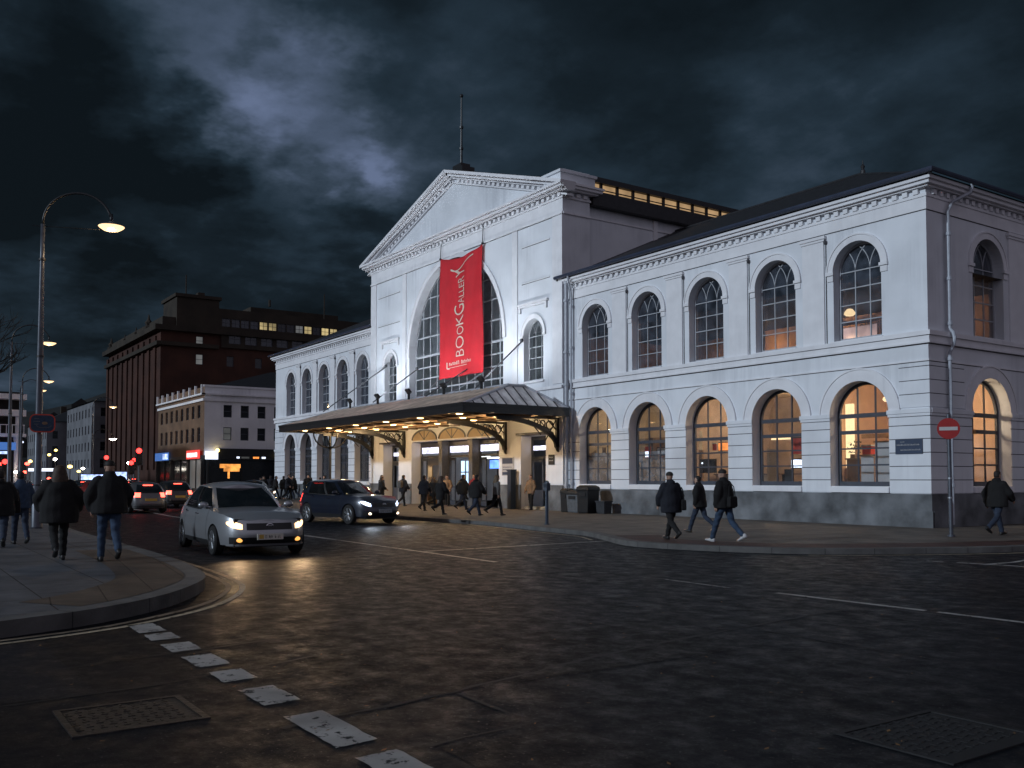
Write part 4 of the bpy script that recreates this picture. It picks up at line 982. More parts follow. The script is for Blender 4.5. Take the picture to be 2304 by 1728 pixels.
fit('picture_rail','long dark timber rail across the back of the corner window','rail',[('rail',(-4.5,-.3,3.0,3.1,3.05,3.2),'wood_tan'),('bracket',(-4.4,-4.3,3.101,5.15,3.1,3.16),'wood_tan')])
fit('red_poster','red poster hanging in the second ground floor window from the corner','poster',[('sheet',(-6.23,-5.7,1.3,1.33,2.5,3.07),'poster_red'),('rail',(-6.26,-5.67,1.29,1.34,3.071,3.11),'iron_black')])
fit('lit_sign','small white lit sign below the red poster','lit sign',[('face',(-6.24,-5.78,1.28,1.299,2.01,2.29),'screen_white'),('case',(-6.28,-5.74,1.3,1.38,1.97,2.33),'iron_black')])
fit('tan_screen','tan lit folding screen at the left of the second ground floor window','screen',[('panel',(-7.56,-7.1,1.5,1.54,.3,2.73),'hall_warm'),('edge',(-7.09,-7.05,1.49,1.55,.3,2.76),'wood_tan')])
fit('light_strip','thin warm light strip high in the second ground floor window','lamp',[('tube',(-8.1,-7.2,2.4,2.44,3.1,3.17),'wall_lamp'),('tray',(-8.15,-7.15,2.38,2.46,3.171,3.25),'iron_black')])
fit('desk','dark desk with chairs low in the second ground floor window','desk',[('top',(-7.0,-6.0,1.6,2.2,1.75,1.8),'room_floor'),('side',(-6.95,-6.9,1.62,2.18,.3,1.749),'iron_black'),('chair_back',(-6.7,-6.35,1.45,1.5,1.4,1.95),'iron_black')])
fit('lit_post','slim amber lit post at the left of the third ground floor window','lamp',[('panel',(-11.16,-11.0,1.6,1.65,2.78,3.56),'lit_amber'),('foot',(-11.18,-10.98,1.59,1.66,.3,2.779),'wood_tan')])
fit('orange_sign','orange lit sign in the third ground floor window from the corner','lit sign',[('face',(-9.9,-9.4,1.38,1.399,2.72,3.02),'screen_orange'),('case',(-9.93,-9.37,1.4,1.46,2.69,3.05),'iron_black')])
fit('small_poster','small red and white poster left of the orange lit sign','poster',[('sheet',(-10.42,-10.22,1.6,1.62,2.74,3.0),'poster_red'),('rail',(-10.44,-10.2,1.59,1.63,3.01,3.04),'poster_white')])
fit('blue_screen','blue grey screen low in the third ground floor window','screen',[('face',(-11.0,-10.2,1.48,1.499,1.87,2.36),'pane_blue'),('bezel',(-11.04,-10.16,1.5,1.56,1.83,2.4),'iron_black'),('spot',(-10.9,-10.84,1.46,1.479,2.2,2.26),'screen_white')])
fit('counter','long tan counter behind the third ground floor window','counter',[('face',(-11.2,-8.2,2.6,2.7,.3,1.75),'hall_warm'),('top',(-11.25,-8.15,2.5,3.2,1.751,1.8),'room_floor')])
fit('bright_screen','small bright screen in the fourth ground floor window from the corner','screen',[('face',(-14.08,-13.84,1.28,1.299,2.54,2.78),'screen_white'),('bezel',(-14.11,-13.81,1.3,1.36,2.51,2.99),'poster_red')])
fit('white_poster','pale poster at the right of the fourth ground floor window from the corner','poster',[('sheet',(-13.3,-12.8,1.28,1.299,2.62,2.9),'poster_white'),('rail',(-13.33,-12.77,1.27,1.31,2.91,2.95),'iron_black')])
fit('tan_board','tan boards across the back of the fourth ground floor window from the corner','board',[('sheet',(-15.2,-13.0,2.0,2.05,2.41,3.4),'wood_tan'),('stile',(-14.5,-14.35,1.97,1.999,2.41,3.4),'room_floor'),('post',(-15.2,-15.1,2.051,2.1,.3,3.4),'iron_black')])
fit('wall_shelf','amber lit shelf in the ground floor window next to the entrance','shelf',[('back',(-17.7,-16.4,1.6,1.64,2.78,3.04),'lit_amber'),('board',(-17.75,-16.35,1.4,1.64,2.72,2.779),'wood_tan'),('divider',(-17.15,-17.08,1.42,1.599,2.78,3.04),'room_floor')])
fit('added_glow_panel','added pinkish white panel for the glow low in the upper corner window','glowing board',[('face',(-7.8,-5.9,6.05,6.08,7.0,7.7),'lit_pink'),('frame',(-7.9,-5.8,6.081,6.14,6.9,7.8),'wood_tan')])  # emissive panel added for the lit area behind the window
# entrance hall
fit('departure_screen','bright blue screen inside the right hand entrance bay','screen',[('face',(-26.98,-26.0,1.6,1.62,2.15,2.62),'screen_blue'),('bezel',(-27.04,-25.94,1.621,1.7,2.1,2.68),'iron_black')])
fit('inner_window','pale blue lit window at the back of the middle entrance bay','window',[('pane',(-31.7,-30.6,2.62,2.64,1.2,2.65),'daylight_blue'),('frame',(-31.8,-30.5,2.641,2.74,1.1,2.75),'iron_grey'),('bar',(-31.2,-31.12,2.58,2.615,1.2,2.65),'iron_grey'),('crossbar',(-31.7,-30.6,2.57,2.61,1.95,2.01),'iron_grey')])
fit('ticket_booth','warm lit booth inside the left hand entrance bay','booth',[('wall',(-34.2,-32.3,1.7,1.8,.12,3.0),'room_cream'),('counter',(-34.3,-32.2,1.4,1.69,.12,1.1),'wood_tan'),('poster',(-33.4,-32.8,1.66,1.695,1.5,2.4),'poster_white'),('light_box',(-34.0,-33.6,1.64,1.69,1.7,2.3),'lit_amber')])
for i,(x,y) in enumerate(((-31.2,2.4),(-30.2,3.2),(-27.3,2.),(-33.6,2.9))):
    t=thing('strip_light','white ceiling strip light '+('nearest the doors in the middle bay','deeper inside behind the middle bay','inside the right hand bay of the hall','inside the left hand bay of the hall')[i],'strip light',(x,y,2.9 if i<2 else 2.75),0,'strip lights of the entrance hall')
    q=MB(); q.box(-.75,.75,-.04,.04,-.03,.03); q.build('tube',MATS['ceiling_strip'],t); q=MB(); q.box(-.8,.8,-.08,.08,.031,.08); q.build('tray',MATS['steel_grey'],t)

# ---------------------------------------------------------------- banner
BX0,BX1,BZ0,BZ1=-28.9,-24.55,7.1,13.86; BY=-.46
def bsurf(u,v):          # u across 0..1, v up 0..1
    y=BY-.05*math.sin(u*10+v*2.4)*(1.1-.5*v)-.035*math.sin(u*19-v*6)*(1-.3*v)-.03*math.sin((u-v*.6)*14)*v**2-.06*math.sin(u*PI)*(1-v)
    sag=-.42*math.sin(PI*u)*v**3*.75
    pinch=.05*math.sin(PI*v)
    x=BX0+(BX1-BX0)*(u+(0.5-u)*pinch*.6)-.12*(1-v)*(1-u)+.08*(1-v)*u
    return (x,y,BZ0+(BZ1-BZ0)*v+sag)
bn=thing('banner','tall red banner hanging over the great arched window','banner',((BX0+BX1)/2,BY,BZ0))
mb=MB(); us=[i/36 for i in range(37)]; vs=[i/44 for i in range(45)]; mb.grid(bsurf,us,vs)
o=mb.build('cloth',MATS['banner_red'],bn,smooth=True,world=True)
sd=o.modifiers.new('thickness','SOLIDIFY'); sd.thickness=.012
def on_banner(poly_vs,u0,v0,rot,eps=.03):
    out=[]
    for x,y,z in poly_vs:
        if rot: du,dv=-y/(BX1-BX0),x/(BZ1-BZ0)
        else: du,dv=x/(BX1-BX0),y/(BZ1-BZ0)
        p=bsurf(u0+du,v0+dv); out.append((p[0],p[1]-eps-z*.3,p[2]))
    return out
def letters(rows,u0,v0,rot,name):
    mb=MB()
    for txt,size,width,a,b_ in rows:
        v,f=text_polys(txt,size,width)
        if v: mb.add(on_banner(v,u0+(0 if rot else a),v0+(a if rot else b_),rot),f)
    return mb.build(name,MATS['banner_ink'],bn,world=True)
letters([('B',1.25,.36,0,0),('O',1.35,.66,.064,0),('O',1.2,.46,.174,0),('K',1.4,.54,.252,0)],.61,.16,True,'lettering')
letters([('G',1.75,.60,0,0),('A',1.15,.30,.098,0),('L',1.0,.22,.150,0),('L',1.0,.22,.190,0),('E',1.0,.25,.230,0),('R',1.15,.30,.276,0),('Y',1.5,.46,.330,0)],.63,.495,True,'lettering')
# flourish over the last letter and the small line of print at the foot
mb=MB()
def stroke(pts,w_):
    for p,q in zip(pts,pts[1:]):
        d=Vector((q[0]-p[0],q[1]-p[1])); n=Vector((-d.y,d.x)).normalized()*w_
        a=[(p[0]-n.x,p[1]-n.y,0),(q[0]-n.x,q[1]-n.y,0),(q[0]+n.x,q[1]+n.y,0),(p[0]+n.x,p[1]+n.y,0)]
        mb.add(on_banner(a,0,0,False),[(0,1,2,3)])
Wb=BX1-BX0; Hb=BZ1-BZ0
stroke([(Wb*(.26+.54*t),Hb*(.90-.015*math.sin(t*6)+.085*t**2.2-.02*t)) for t in [i/14 for i in range(15)]],.030)
stroke([(Wb*(.26+.22*t),Hb*(.905-.055*t**1.4)) for t in [i/8 for i in range(9)]],.035)
stroke([(Wb*.22,Hb*.125),(Wb*.22,Hb*.075),(Wb*.27,Hb*.073)],.035)
x=Wb*.26; rr=random.Random(3)
while x<Wb*.80:
    w_=rr.uniform(.05,.11); h=rr.uniform(.10,.2)
    if rr.random()>.15:
        for dx in (0,w_): mb.add(on_banner([(x+dx,Hb*.098,0),(x+dx+.03,Hb*.098,0),(x+dx+.03,Hb*.098+h,0),(x+dx,Hb*.098+h,0)],0,0,False),[(0,1,2,3)])
        if rr.random()>.4: mb.add(on_banner([(x,Hb*.098+h*.8,0),(x+w_,Hb*.098+h*.8,0),(x+w_,Hb*.098+h*.8+.03,0),(x,Hb*.098+h*.8+.03,0)],0,0,False),[(0,1,2,3)])
    x+=w_+rr.uniform(.05,.1)
stroke([(Wb*.27,Hb*.078),(Wb*.70,Hb*.082)],.010)
mb.build('small_print',MATS['banner_ink'],bn,world=True)
for u,xe in ((0,-28.85),(1,-24.5)):
    p=bsurf(u,1); q=MB(); q.tube([p,(xe,-.44,14.75)],.022,5); q.ball((p[0],p[1],p[2]),.07,.07,.07,6,5); q.build('rope',MATS['iron_black'],bn,world=True)
for u in (0,1):
    p=bsurf(u,0); q=MB(); q.tube([p,(p[0]+(.5 if u==0 else -.2),-1.6,6.3),(p[0]+(.6 if u==0 else -.3),-2.4,5.9)],.02,5); q.build('rope',MATS['grey_pipe'],bn,world=True)

# ---------------------------------------------------------------- plaques and signs on the walls
def wallsign(name,lab,cat,x0,x1,z0,z1,y,face,border=None,rows=()):
    t=thing(name,lab,cat,((x0+x1)/2,y,z0))
    q=MB(); q.box(x0,x1,y-.035,y,z0,z1); q.build('plate',MATS[face],t,world=True)
    if border:
        q=MB(); g=.025
        for a in ((x0-g,x1+g,z0-g,z0),(x0-g,x1+g,z1,z1+g),(x0-g,x0,z0,z1),(x1,x1+g,z0,z1)): q.box(a[0],a[1],y-.045,y,a[2],a[3])
        q.build('border',MATS[border],t,world=True)
    if rows:
        q=MB(); rg=random.Random(int(-x0*10))
        for zc,h,xa,xb,sol in rows:
            if sol: q.box(xa,xb,y-.042,y-.036,zc-h/2,zc+h/2); continue
            x=xa
            while x<xb:
                w_=rg.uniform(.3,.75)*h
                q.box(x,x+w_*.3,y-.042,y-.036,zc-h/2,zc+h/2*rg.uniform(.3,1)); q.box(x+w_*.4,x+w_*.9,y-.042,y-.036,zc-h/2,zc-h/2+h*rg.uniform(.15,.5))
                x+=w_+h*.18
        q.build('lettering',MATS['sign_white'] if face in('sign_blue','iron_black') else MATS['sign_blue'],t,world=True)
wallsign('wall_plaque','dark blue plaque with two white lines on the corner pier','plaque',-1.13,-.22,2.37,2.82,-.03,'sign_blue',None,((2.745,.03,-.95,-.8,0),(2.66,.055,-1.08,-.32,0),(2.50,.045,-.95,-.3,0)))
wallsign('notice','white notice with blue heading on the pier right of the entrance doors','notice',-23.0+.16,-23.0+1.2,1.75,2.65,PY-.03,'sign_white',None,((2.48,.28,-22.78,-21.88,1),(2.18,.05,-22.75,-21.95,0),(2.05,.05,-22.75,-21.95,0),(1.86,.14,-22.78,-21.88,1)))
wallsign('notice','small black notice plate on the white pier right of the side door','notice',-18.92,-18.48,2.25,2.72,PY-.03,'iron_black',None,((2.6,.06,-18.86,-18.55,0),(2.45,.06,-18.86,-18.55,0)))
# cables on the wall
# ---------------------------------------------------------------- street furniture
def no_entry(loc):
    t=thing('no_entry_sign','round red no entry sign with white bar on a leaning grey pole','road sign',loc)
    q=MB(); q.tube([(0,0,0),(-.02,0,3.15)],.052,12); q.tube([(0,0,0),(0,0,.05)],.09,12); q.build('pole',MATS['post_paint'],t)
    q=MB()
    for z in (1.0,1.5): q.tube([(-.01,0,z-.02),(-.01,0,z+.02)],.062,12)
    q.build('clamp',MATS['steel_grey'],t)
    # disc faces the camera side street (towards +X,-Y)
    a=math.atan2(-22.9,13.6)
    fx,fy=math.cos(a),math.sin(a); T=lambda u,v,n:(-.02+(-fy)*u+fx*n,fx*u+fy*n,2.78+v)
    q=MB(); q.prism([(.272*math.cos(2*PI*i/32),.272*math.sin(2*PI*i/32)) for i in range(32)],.055,.07,T); q.build('disc',MATS['sign_red'],t)
    q=MB(); q.prism([(-.215,-.045),(.215,-.045),(.215,.045),(-.215,.045)],.071,.076,T); q.build('bar',MATS['sign_white'],t)
no_entry((2.67,-3.47,.12))
def lamp_post(loc,h,lab,yaw,mt='street_warm',arm=1.95,power=160,sign=False,group='street lamps along the road'):
    """tall post with a swan neck and a saucer lantern; arm along local +X"""
    t=thing('street_lamp',lab,'street lamp',loc,yaw,group)
    hb=h-1.05
    q=MB(); q.tube([(0,0,0),(0,0,.05),(0,0,1.2),(0,0,1.25),(0,0,3.2),(0,0,hb-1.),(0,0,hb)],[.16,.15,.15,.105,.10,.065,.06],12)
    q.build('post',MATS['post_paint'],t,smooth=True)
    q=MB()
    for z in (hb-1.05,hb-3.9,1.24): q.tube([(0,0,z-.03),(0,0,z+.03)],.12 if z<2 else .10,12)
    q.build('collar',MATS['iron_black'],t)
    pts=[(arm/2-arm/2*math.cos(a),0,hb+.95*math.sin(a)**.9 if a<PI/2 else hb+.95*math.sin(a)-.0) for a in [PI*i/20*.97 for i in range(21)]]
    pts[-1]=(arm-.02,0,hb+.30)
    q=MB(); q.tube(pts,.036,8); q.tube([(arm-.02,0,hb+.36),(arm-.02,0,hb+.10)],[.035,.06],8); q.build('arm',MATS['iron_black'],t,smooth=True)
    q=MB(); q.tube([(-.3,0,hb-.05),(arm-.35,0,hb-.12)],.012,5); q.build('tie_rod',MATS['iron_black'],t)
    q=MB(); q.lathe([(.05,.0),(.10,-.05),(.34,-.13),(.37,-.16)],(arm-.02,0,hb+.14),18); q.build('hood',MATS['iron_grey'],t,smooth=True)
    q=MB(); q.lathe([(.365,-.16),(.34,-.19),(.22,-.27),(.03,-.31)],(arm-.02,0,hb+.14),18); q.build('lamp_glass',MATS[mt],t,smooth=True)
    if power:
        l=light('street_light','POINT',(arm-.02,0,hb-.32),power*.45,(1.,.66,.36) if mt=='street_warm' else (1.,.9,.75),.12); l.parent=t
    return t
lamp_post((-13.95,-22.47,.17),9.95,'tall street lamp nearest the viewer with a lit swan neck lantern',R(62),power=340)
lamp_post((-40.9,-20.35,.17),9.9,'second street lamp half hidden behind the tall lamp post',R(62),power=120)
lamp_post((-63.2,-17.2,.17),9.9,'third street lamp low on the far left before the hill',R(60),power=90)
lamp_post((-80.,-15.4,.17),10.6,'fourth and smallest street lamp beside the third on the far left',R(60),power=70)
lamp_post((-85.6,-8.2,.12),9.8,'street lamp standing before the dark red brick block',R(64),power=260)
lamp_post((-86.4,-8.,.12),6.6,'short white lit lamp below the lamp at the brick block',R(64),mt='street_white',power=80)
# oval board on the near lamp post
t=thing('oval_sign','dark blue rounded sign with red rim strapped to the tall lamp post','sign',(-13.85,-22.40,2.85))
a=math.atan2(-4.,30.); fx,fy=math.cos(a),math.sin(a); T=lambda u,v,n:(-fy*u+fx*n+.10,fx*u+fy*n,.36+v)
def rrect(w_,h,r,k=6):
    out=[]
    for cx,cy,a0 in ((w_-r,h-r,0),(-w_+r,h-r,PI/2),(-w_+r,-h+r,PI),(w_-r,-h+r,1.5*PI)):
        out+=[(cx+r*math.cos(a0+PI/2*i/k),cy+r*math.sin(a0+PI/2*i/k)) for i in range(k+1)]
    return out
q=MB(); q.prism(rrect(.335,.265,.16),.0,.03,T); q.build('rim',MATS['poster_red'],t)
q=MB(); q.prism(rrect(.30,.23,.13),.0301,.036,T); q.build('plate',MATS['cloth_blue'],t)
q=MB()
for u0,u1,v in ((-.22,-.08,.12),(-.24,-.06,.04),(-.22,-.10,-.04)): q.prism([(u0,v),(u1,v),(u1,v+.02),(u0,v+.02)],.0361,.039,T)
for i in range(14):
    b0,b1=PI*1.0+i*PI/14,PI*1.0+(i+1)*PI/14
    q.prism([(.04+.2*math.cos(b0),-.06+.08*math.sin(b0)),(.04+.2*math.cos(b1),-.06+.08*math.sin(b1)),(.04+.18*math.cos(b1),-.06+.065*math.sin(b1)),(.04+.18*math.cos(b0),-.06+.065*math.sin(b0))],.0361,.039,T)
q.build('emblem',MATS['iron_grey'],t)
q=MB(); q.prism([(.06+.075*math.cos(2*PI*i/16),.0+.045*math.sin(2*PI*i/16)) for i in range(16)],.0361,.0385,T); q.build('spot',MATS['soffit_wood'],t)
# parking post, bins, bench
t=thing('parking_meter','slim dark blue post with a small rounded head at the kerb','parking meter',(-8.25,-8.33,.12))
q=MB(); q.tube([(0,0,0),(0,0,1.12)],.055,10); q.tube([(0,0,0),(0,0,.03)],.09,10); q.build('post',MATS['post_blue'],t)
q=MB(); q.box(-.10,.10,-.07,.07,1.1,1.34); q.ball((0,0,1.34),.10,.07,.09,10,6); q.build('head',MATS['post_blue'],t)
q=MB(); q.box(-.07,.07,-.078,-.0705,1.2,1.31); q.build('display',MATS['pane_blue'],t)
def litter_bin(loc,lab,w_,h,m):
    t=thing('litter_bin',lab,'litter bin',loc,R(4),'bins against the station wall')
    q=MB(); q.loft([[(-w_*k,-w_*k,z),(w_*k,-w_*k,z),(w_*k,w_*k,z),(-w_*k,w_*k,z)] for k,z in ((.84,0),(.9,.05),(1,h*.8))]); q.build('body',MATS[m],t)
    q=MB(); q.loft([[(-w_*k,-w_*k,z),(w_*k,-w_*k,z),(w_*k,w_*k,z),(-w_*k,w_*k,z)] for k,z in ((1.05,h*.80),(1.08,h*.84),(1.04,h*.93),(.7,h))]); q.build('lid',MATS['bin_black'],t)
    q=MB(); q.box(-w_*.6,w_*.6,-w_*1.03-.012,-w_*1.0,h*.6,h*.74); q.build('opening',MATS['iron_black'],t)
litter_bin((-16.85,-.85,.12),'narrow dark litter bin by the entrance pier',.22,1.05,'bin_black')
litter_bin((-16.15,-.80,.12),'grey litter bin between the two black ones',.36,.98,'bin_grey')
litter_bin((-15.2,-1.0,.12),'tallest black litter bin right of the grey one',.34,1.2,'bin_black')
def bench(loc,rz,lab,LB=.75):
    t=thing('bench',lab,'bench',loc,rz,None)
    q=MB()
    for i in range(4): q.box(-LB,LB,-.22+i*.12,-.12+i*.12,.42,.455)
    q.build('seat',MATS['bench_dark'],t)
    q=MB()
    for i in range(4): q.box(-LB,LB,.26+i*.012,.29+i*.012,.50+i*.09,.57+i*.09)
    q.build('backrest',MATS['bench_dark'],t)
    for x in (-LB+.07,LB-.07):
        for y in (-.2,.26): q=MB(); q.box(x-.03,x+.03,y-.03,y+.03,0,.42 if y<0 else .85); q.build('leg',MATS['bench_dark'],t)
        q=MB(); q.box(x-.03,x+.03,-.24,.24,.62,.66); q.build('armrest',MATS['bench_dark'],t)
t=thing('planter_box','low dark square box against the plinth right of the tallest bin','planter',(-14.45,-.75,.12),R(3))
q=MB(); q.loft([[(x_*k,y_*k,z) for x_,y_ in ((-.26,-.22),(.26,-.22),(.26,.22),(-.26,.22))] for k,z in ((.9,0),(.92,.05),(1,.48))]); q.build('body',MATS['bench_dark'],t)
q=MB(); q.box(-.29,.29,-.25,.25,.48,.54); q.build('rim',MATS['bench_dark'],t)
bench((1.15,4.3,.12),R(-90),'dark slatted bench along the side wall on the right')
t=thing('switch_box','navy cabinet post on the pier left of the side door','cabinet',(-21.6,-.62,.12))
q=MB(); q.box(-.16,.16,-.14,.14,0,1.85); q.build('body',MATS['post_blue'],t); q=MB(); q.box(-.19,.19,-.17,.17,1.85,1.93); q.build('cap',MATS['post_blue'],t)
# ---------------------------------------------------------------- cars (local +X is forward)
def sgnpow(c,p): return math.copysign(abs(c)**p,c)
class CarShape:
    def __init__(s,L,W,H,wb,fo,kind):
        s.L,s.W,s.H,s.wb=L,W,H,wb; s.xf=L/2-fo; s.xr=s.xf-wb; s.kind=kind; s.n=4.2; s.sill=.24 if kind!='suv' else .28
        s.R=.355 if kind!='suv' else .39; s.rw=.315 if kind!='suv' else .35
        if kind=='suv': s.zk=[(-L/2,1.06),(-L/2+.4,1.10),(-.2,1.04),(s.xf-.62,1.02),(L/2-.45,.96),(L/2,.80)]
        elif kind=='hatch': s.zk=[(-L/2,.98),(-L/2+.4,1.0),(-.2,.95),(s.xf-.55,.93),(L/2-.45,.86),(L/2,.72)]
        else: s.zk=[(-L/2,.98),(-L/2+.5,1.04),(-.4,.97),(s.xf-.60,.95),(L/2-.5,.865),(L/2,.74)]
    def zs(s,x):
        k=s.zk
        for (a,za),(b_,zb) in zip(k,k[1:]):
            if x<=b_: 
                t=max(0,min(1,(x-a)/(b_-a))); t=t*t*(3-2*t) if False else t
                return za+(zb-za)*t
        return k[-1][1]
    def zb(s,x):
        z=s.sill
        for xw in (s.xf,s.xr):
            d=abs(x-xw)
            if d<s.R: z=max(z,s.rw+math.sqrt(s.R**2-d*d)*.98)
        if x>s.L/2-.35: z=max(z,s.sill-.02)
        return z
    def wall(s,th,t,off=0.):
        c,q=math.cos(th),max(0.,math.sin(th)); x=s.L/2*sgnpow(c,2/s.n); y=s.W/2*q**(2/s.n)
        z0,z1=s.zb(x),s.zs(x); z=z0+(z1-z0)*t
        e=(z-.52)/.5; y*=1-.075*e*e-(.05*max(0,(z-.78)/.3)); 
        f=abs(x)/(s.L/2)
        zz=(z-.45)/.4
        if x>0: x-=(.10*max(0,zz)**1.6+.09*max(0,-zz*1.3)**1.5)*f**8*1.6
        else: x+=(.12*max(0,zz)**1.3+.08*max(0,-zz)**1.5)*f**8
        if off:
            nx=sgnpow(c,(2-2/s.n)); ny=q**(2-2/s.n); l=math.hypot(nx,ny) or 1
            x+=nx/l*off; y+=ny/l*off
        return (x,y,z)
    def th_y(s,y,front=True):
        a=math.asin(min(1,(2*abs(y)/s.W)**(s.n/2))); return a if front else PI-a
    def th_x(s,x): return math.acos(max(-1,min(1,sgnpow(2*x/s.L,s.n/2))))
    def thetas(s):
        y=[0,.12,.24,.36,.48,.58,.66,.72]; f=[s.th_y(v*s.W/1.8) for v in y]
        xs=[]; x=s.L/2-.10
        while x>-s.L/2+.10: xs.append(x); x-=.045
        m=[s.th_x(v) for v in xs]; r=[s.th_y(v*s.W/1.8,False) for v in y[::-1]]
        a=sorted(set([round(v,5) for v in f+m+r])); return a
    # cabin
    def cab(s,ph,t,off=0.):
        n=4.; c,q=math.cos(ph),max(0.,math.sin(ph)); k=s.kind
        if k=='suv': xa,xb,xat,xbt=s.xf-.42,-s.L/2+.12,s.xf-1.28,-s.L/2+.42
        elif k=='hatch': xa,xb,xat,xbt=s.xf-.40,-s.L/2+.12,s.xf-1.3,-s.L/2+.62
        else: xa,xb,xat,xbt=s.xf-.36,-s.L/2+.40,s.xf-1.40,-s.L/2+1.42
        W0=s.W/2*.93; W1=s.W/2*.70; Zt=s.H-.085
        def at(A,B,Wd): return ((A+B)/2+(A-B)/2*sgnpow(c,2/n),Wd*q**(2/n))
        x0,y0=at(xa,xb,W0); x1,y1=at(xat,xbt,W1)
        z0=s.zs(x0)-.03; bul=.045*math.sin(PI*t)
        cc=sgnpow(c,2/n); x=x0+(x1-x0)*t; y=y0+(y1-y0)*t; z=z0+(Zt-z0)*t-(.075 if k!='suv' else .05)*t*cc*cc
        l=math.hypot(c,q) or 1
        x+=sgnpow(c,1.6)*(bul*1.4+off); y+=q**1.6*(bul+off); z+=off*.4
        return (x,y,z)
    def cph_x(s,x,t=.0):      # angle where the belt reaches x
        best=0; bd=9
        for i in range(400):
            ph=PI*i/399; d=abs(s.cab(ph,t)[0]-x)
            if d<bd and s.cab(ph,t)[1]>s.W*.3: best,bd=ph,d
        return best
def patch(mb,fn,us,vs,mirror=True,m=0):
    mb.grid(lambda u,v:fn(u,v),us,vs,m)
    if mirror: mb.grid(lambda u,v:(lambda p:(p[0],-p[1],p[2]))(fn(u,v)),us,vs,m)
def lin(a,b,n): return [a+(b-a)*i/n for i in range(n+1)]
def make_car(name,label,L,W,H,wb,fo,kind,paint,loc,rz,lights,group=None,detail=True,plate=None,cat='car',mirror_cap=None):
    s=CarShape(L,W,H,wb,fo,kind); t=thing(name,label,cat,loc,rz,group)
    P=MATS[paint]
    th=s.thetas(); tt=[0,.06,.15,.3,.45,.6,.72,.82,.9,.96,1.]
    mb=MB(); patch(mb,s.wall,th,tt)
    # bonnet, deck: lid between the top edges
    xs=lin(-1,1,12)
    def lid(a,w_):
        p=s.wall(a,1.); x,y,z=p; cr=.055 if x>0 else .03
        fr=min(1.,(s.L/2-abs(x))/.35); 
        return (x+(.05*(1-w_*w_)*(1 if x>0 else -1)*(1-fr)*0),y*w_,z+cr*(1-w_*w_)*fr**.6)
    mb.grid(lid,th,xs)
    b=mb.build('body',P,t,smooth=True)
    # underside and wheel wells
    u=MB(); u.box(-L/2+.18,L/2-.18,-W/2+.27,W/2-.27,.20,.78); u.box(s.xr+s.R+.02,s.xf-s.R-.02,-W/2+.08,W/2-.08,.2,.5); u.build('underbody',MATS['car_trim'],t)
    # cabin: glass panes and painted pillars
    fA=s.cph_x(s.cab(0,0)[0]-.38); fA2=fA+.0
    # in terms of angle: screen, pillar, side panes, rear pane
    a0=.62; a1=.80; xb_front=s.cab(a1,0)[0]
    back=PI-.62; c0=PI-.86
    xm=(s.xf+s.xr)/2-.02; bp=s.cph_x(xm+.03); bq=s.cph_x(xm-.07)
    cq0=s.cph_x(s.xr+.08) if kind!='sedan' else s.cph_x(s.xr+.22); cq1=c0
    T_=lin(.0,1,8)
    sc=MB(); patch(sc,s.cab,lin(0,a0,12),T_); sc.build('windscreen',MATS['car_glass_clear' if detail else 'car_glass'],t,smooth=True)
    rw=MB(); patch(rw,s.cab,lin(back,PI,12),T_); rw.build('rear_window',MATS['car_glass'],t,smooth=True)
    for mir in (False,True):
        for x0,x1 in ((a1,bp),(bq,cq0)) if detail else ((a1,cq0),):
            g=MB(); fn=s.cab if not mir else (lambda u_,v_:(lambda p:(p[0],-p[1],p[2]))(s.cab(u_,v_)))
            g.grid(fn,lin(x0,x1,10),lin(.05,.97,8)); g.build('side_window',MATS['car_glass_clear' if detail else 'car_glass'],t,smooth=True)
        if kind=='suv':
            g=MB(); g.grid(fn,lin(cq0+.10,c0-.06,6),lin(.25,.9,6)); g.build('side_window',MATS['car_glass'],t,smooth=True)
    rf=MB(); off=.006
    for x0,x1 in ((a0-.01,a1+.01),(cq0-.01 if kind!='suv' else cq0-.01,back+.01)):
        if kind=='suv' and x0>1.2:
            patch(rf,lambda u_,v_:s.cab(u_,v_,off if False else .003),lin(x0,cq0+.10,4),T_); patch(rf,lambda u_,v_:s.cab(u_,v_,.003),lin(c0-.06,x1,4),T_)
            patch(rf,lambda u_,v_:s.cab(u_,v_,.003),lin(cq0+.10,c0-.06,4),lin(0,.25,2)); patch(rf,lambda u_,v_:s.cab(u_,v_,.003),lin(cq0+.10,c0-.06,4),lin(.9,1,2))
        else: patch(rf,lambda u_,v_:s.cab(u_,v_,.004),lin(x0,x1,6),T_)
    allp=sorted(set(lin(0,PI,60)))
    def top(ph,w_):
        x,y,z=s.cab(ph,1.); return (x,y*w_,z+.085*(1-w_*w_))
    rf.grid(top,allp,lin(-1,1,10))
    patch(rf,lambda u_,v_:s.cab(u_,v_,.005),lin(a0,back,40),[.95,1.0])
    rf.build('roof',P,t,smooth=True)
    tr=MB()
    if detail:
        patch(tr,lambda u_,v_:s.cab(u_,v_,.004),lin(bp-.005,bq+.005,3),lin(.03,.95,6))
    patch(tr,lambda u_,v_:s.cab(u_,v_,.008),lin(a1,cq0,30),[.0,.055])
    patch(tr,lambda u_,v_:s.wall(u_,v_,.004),[a for a in th if s.xr+s.R<s.L/2*sgnpow(math.cos(a),2/s.n)<s.xf-s.R],[0,.10])
    # shut lines of the doors
    def seam_v(x):
        patch(tr,lambda u_,v_:s.wall(u_,v_,.003),[s.th_x(x+.006),s.th_x(x-.006)],lin(.08,.99,10))
    if detail:
        for x in (s.xf-s.R-.12,xm-.02,s.xr+.20 if kind!='sedan' else s.xr+.36): seam_v(x)
        tr.grid(lambda a,w_:(lambda p:(p[0],p[1],p[2]+.003))((lid(a,.9*w_))),[s.th_x(s.xf-.36),s.th_x(s.xf-.385)],lin(-1,1,12))
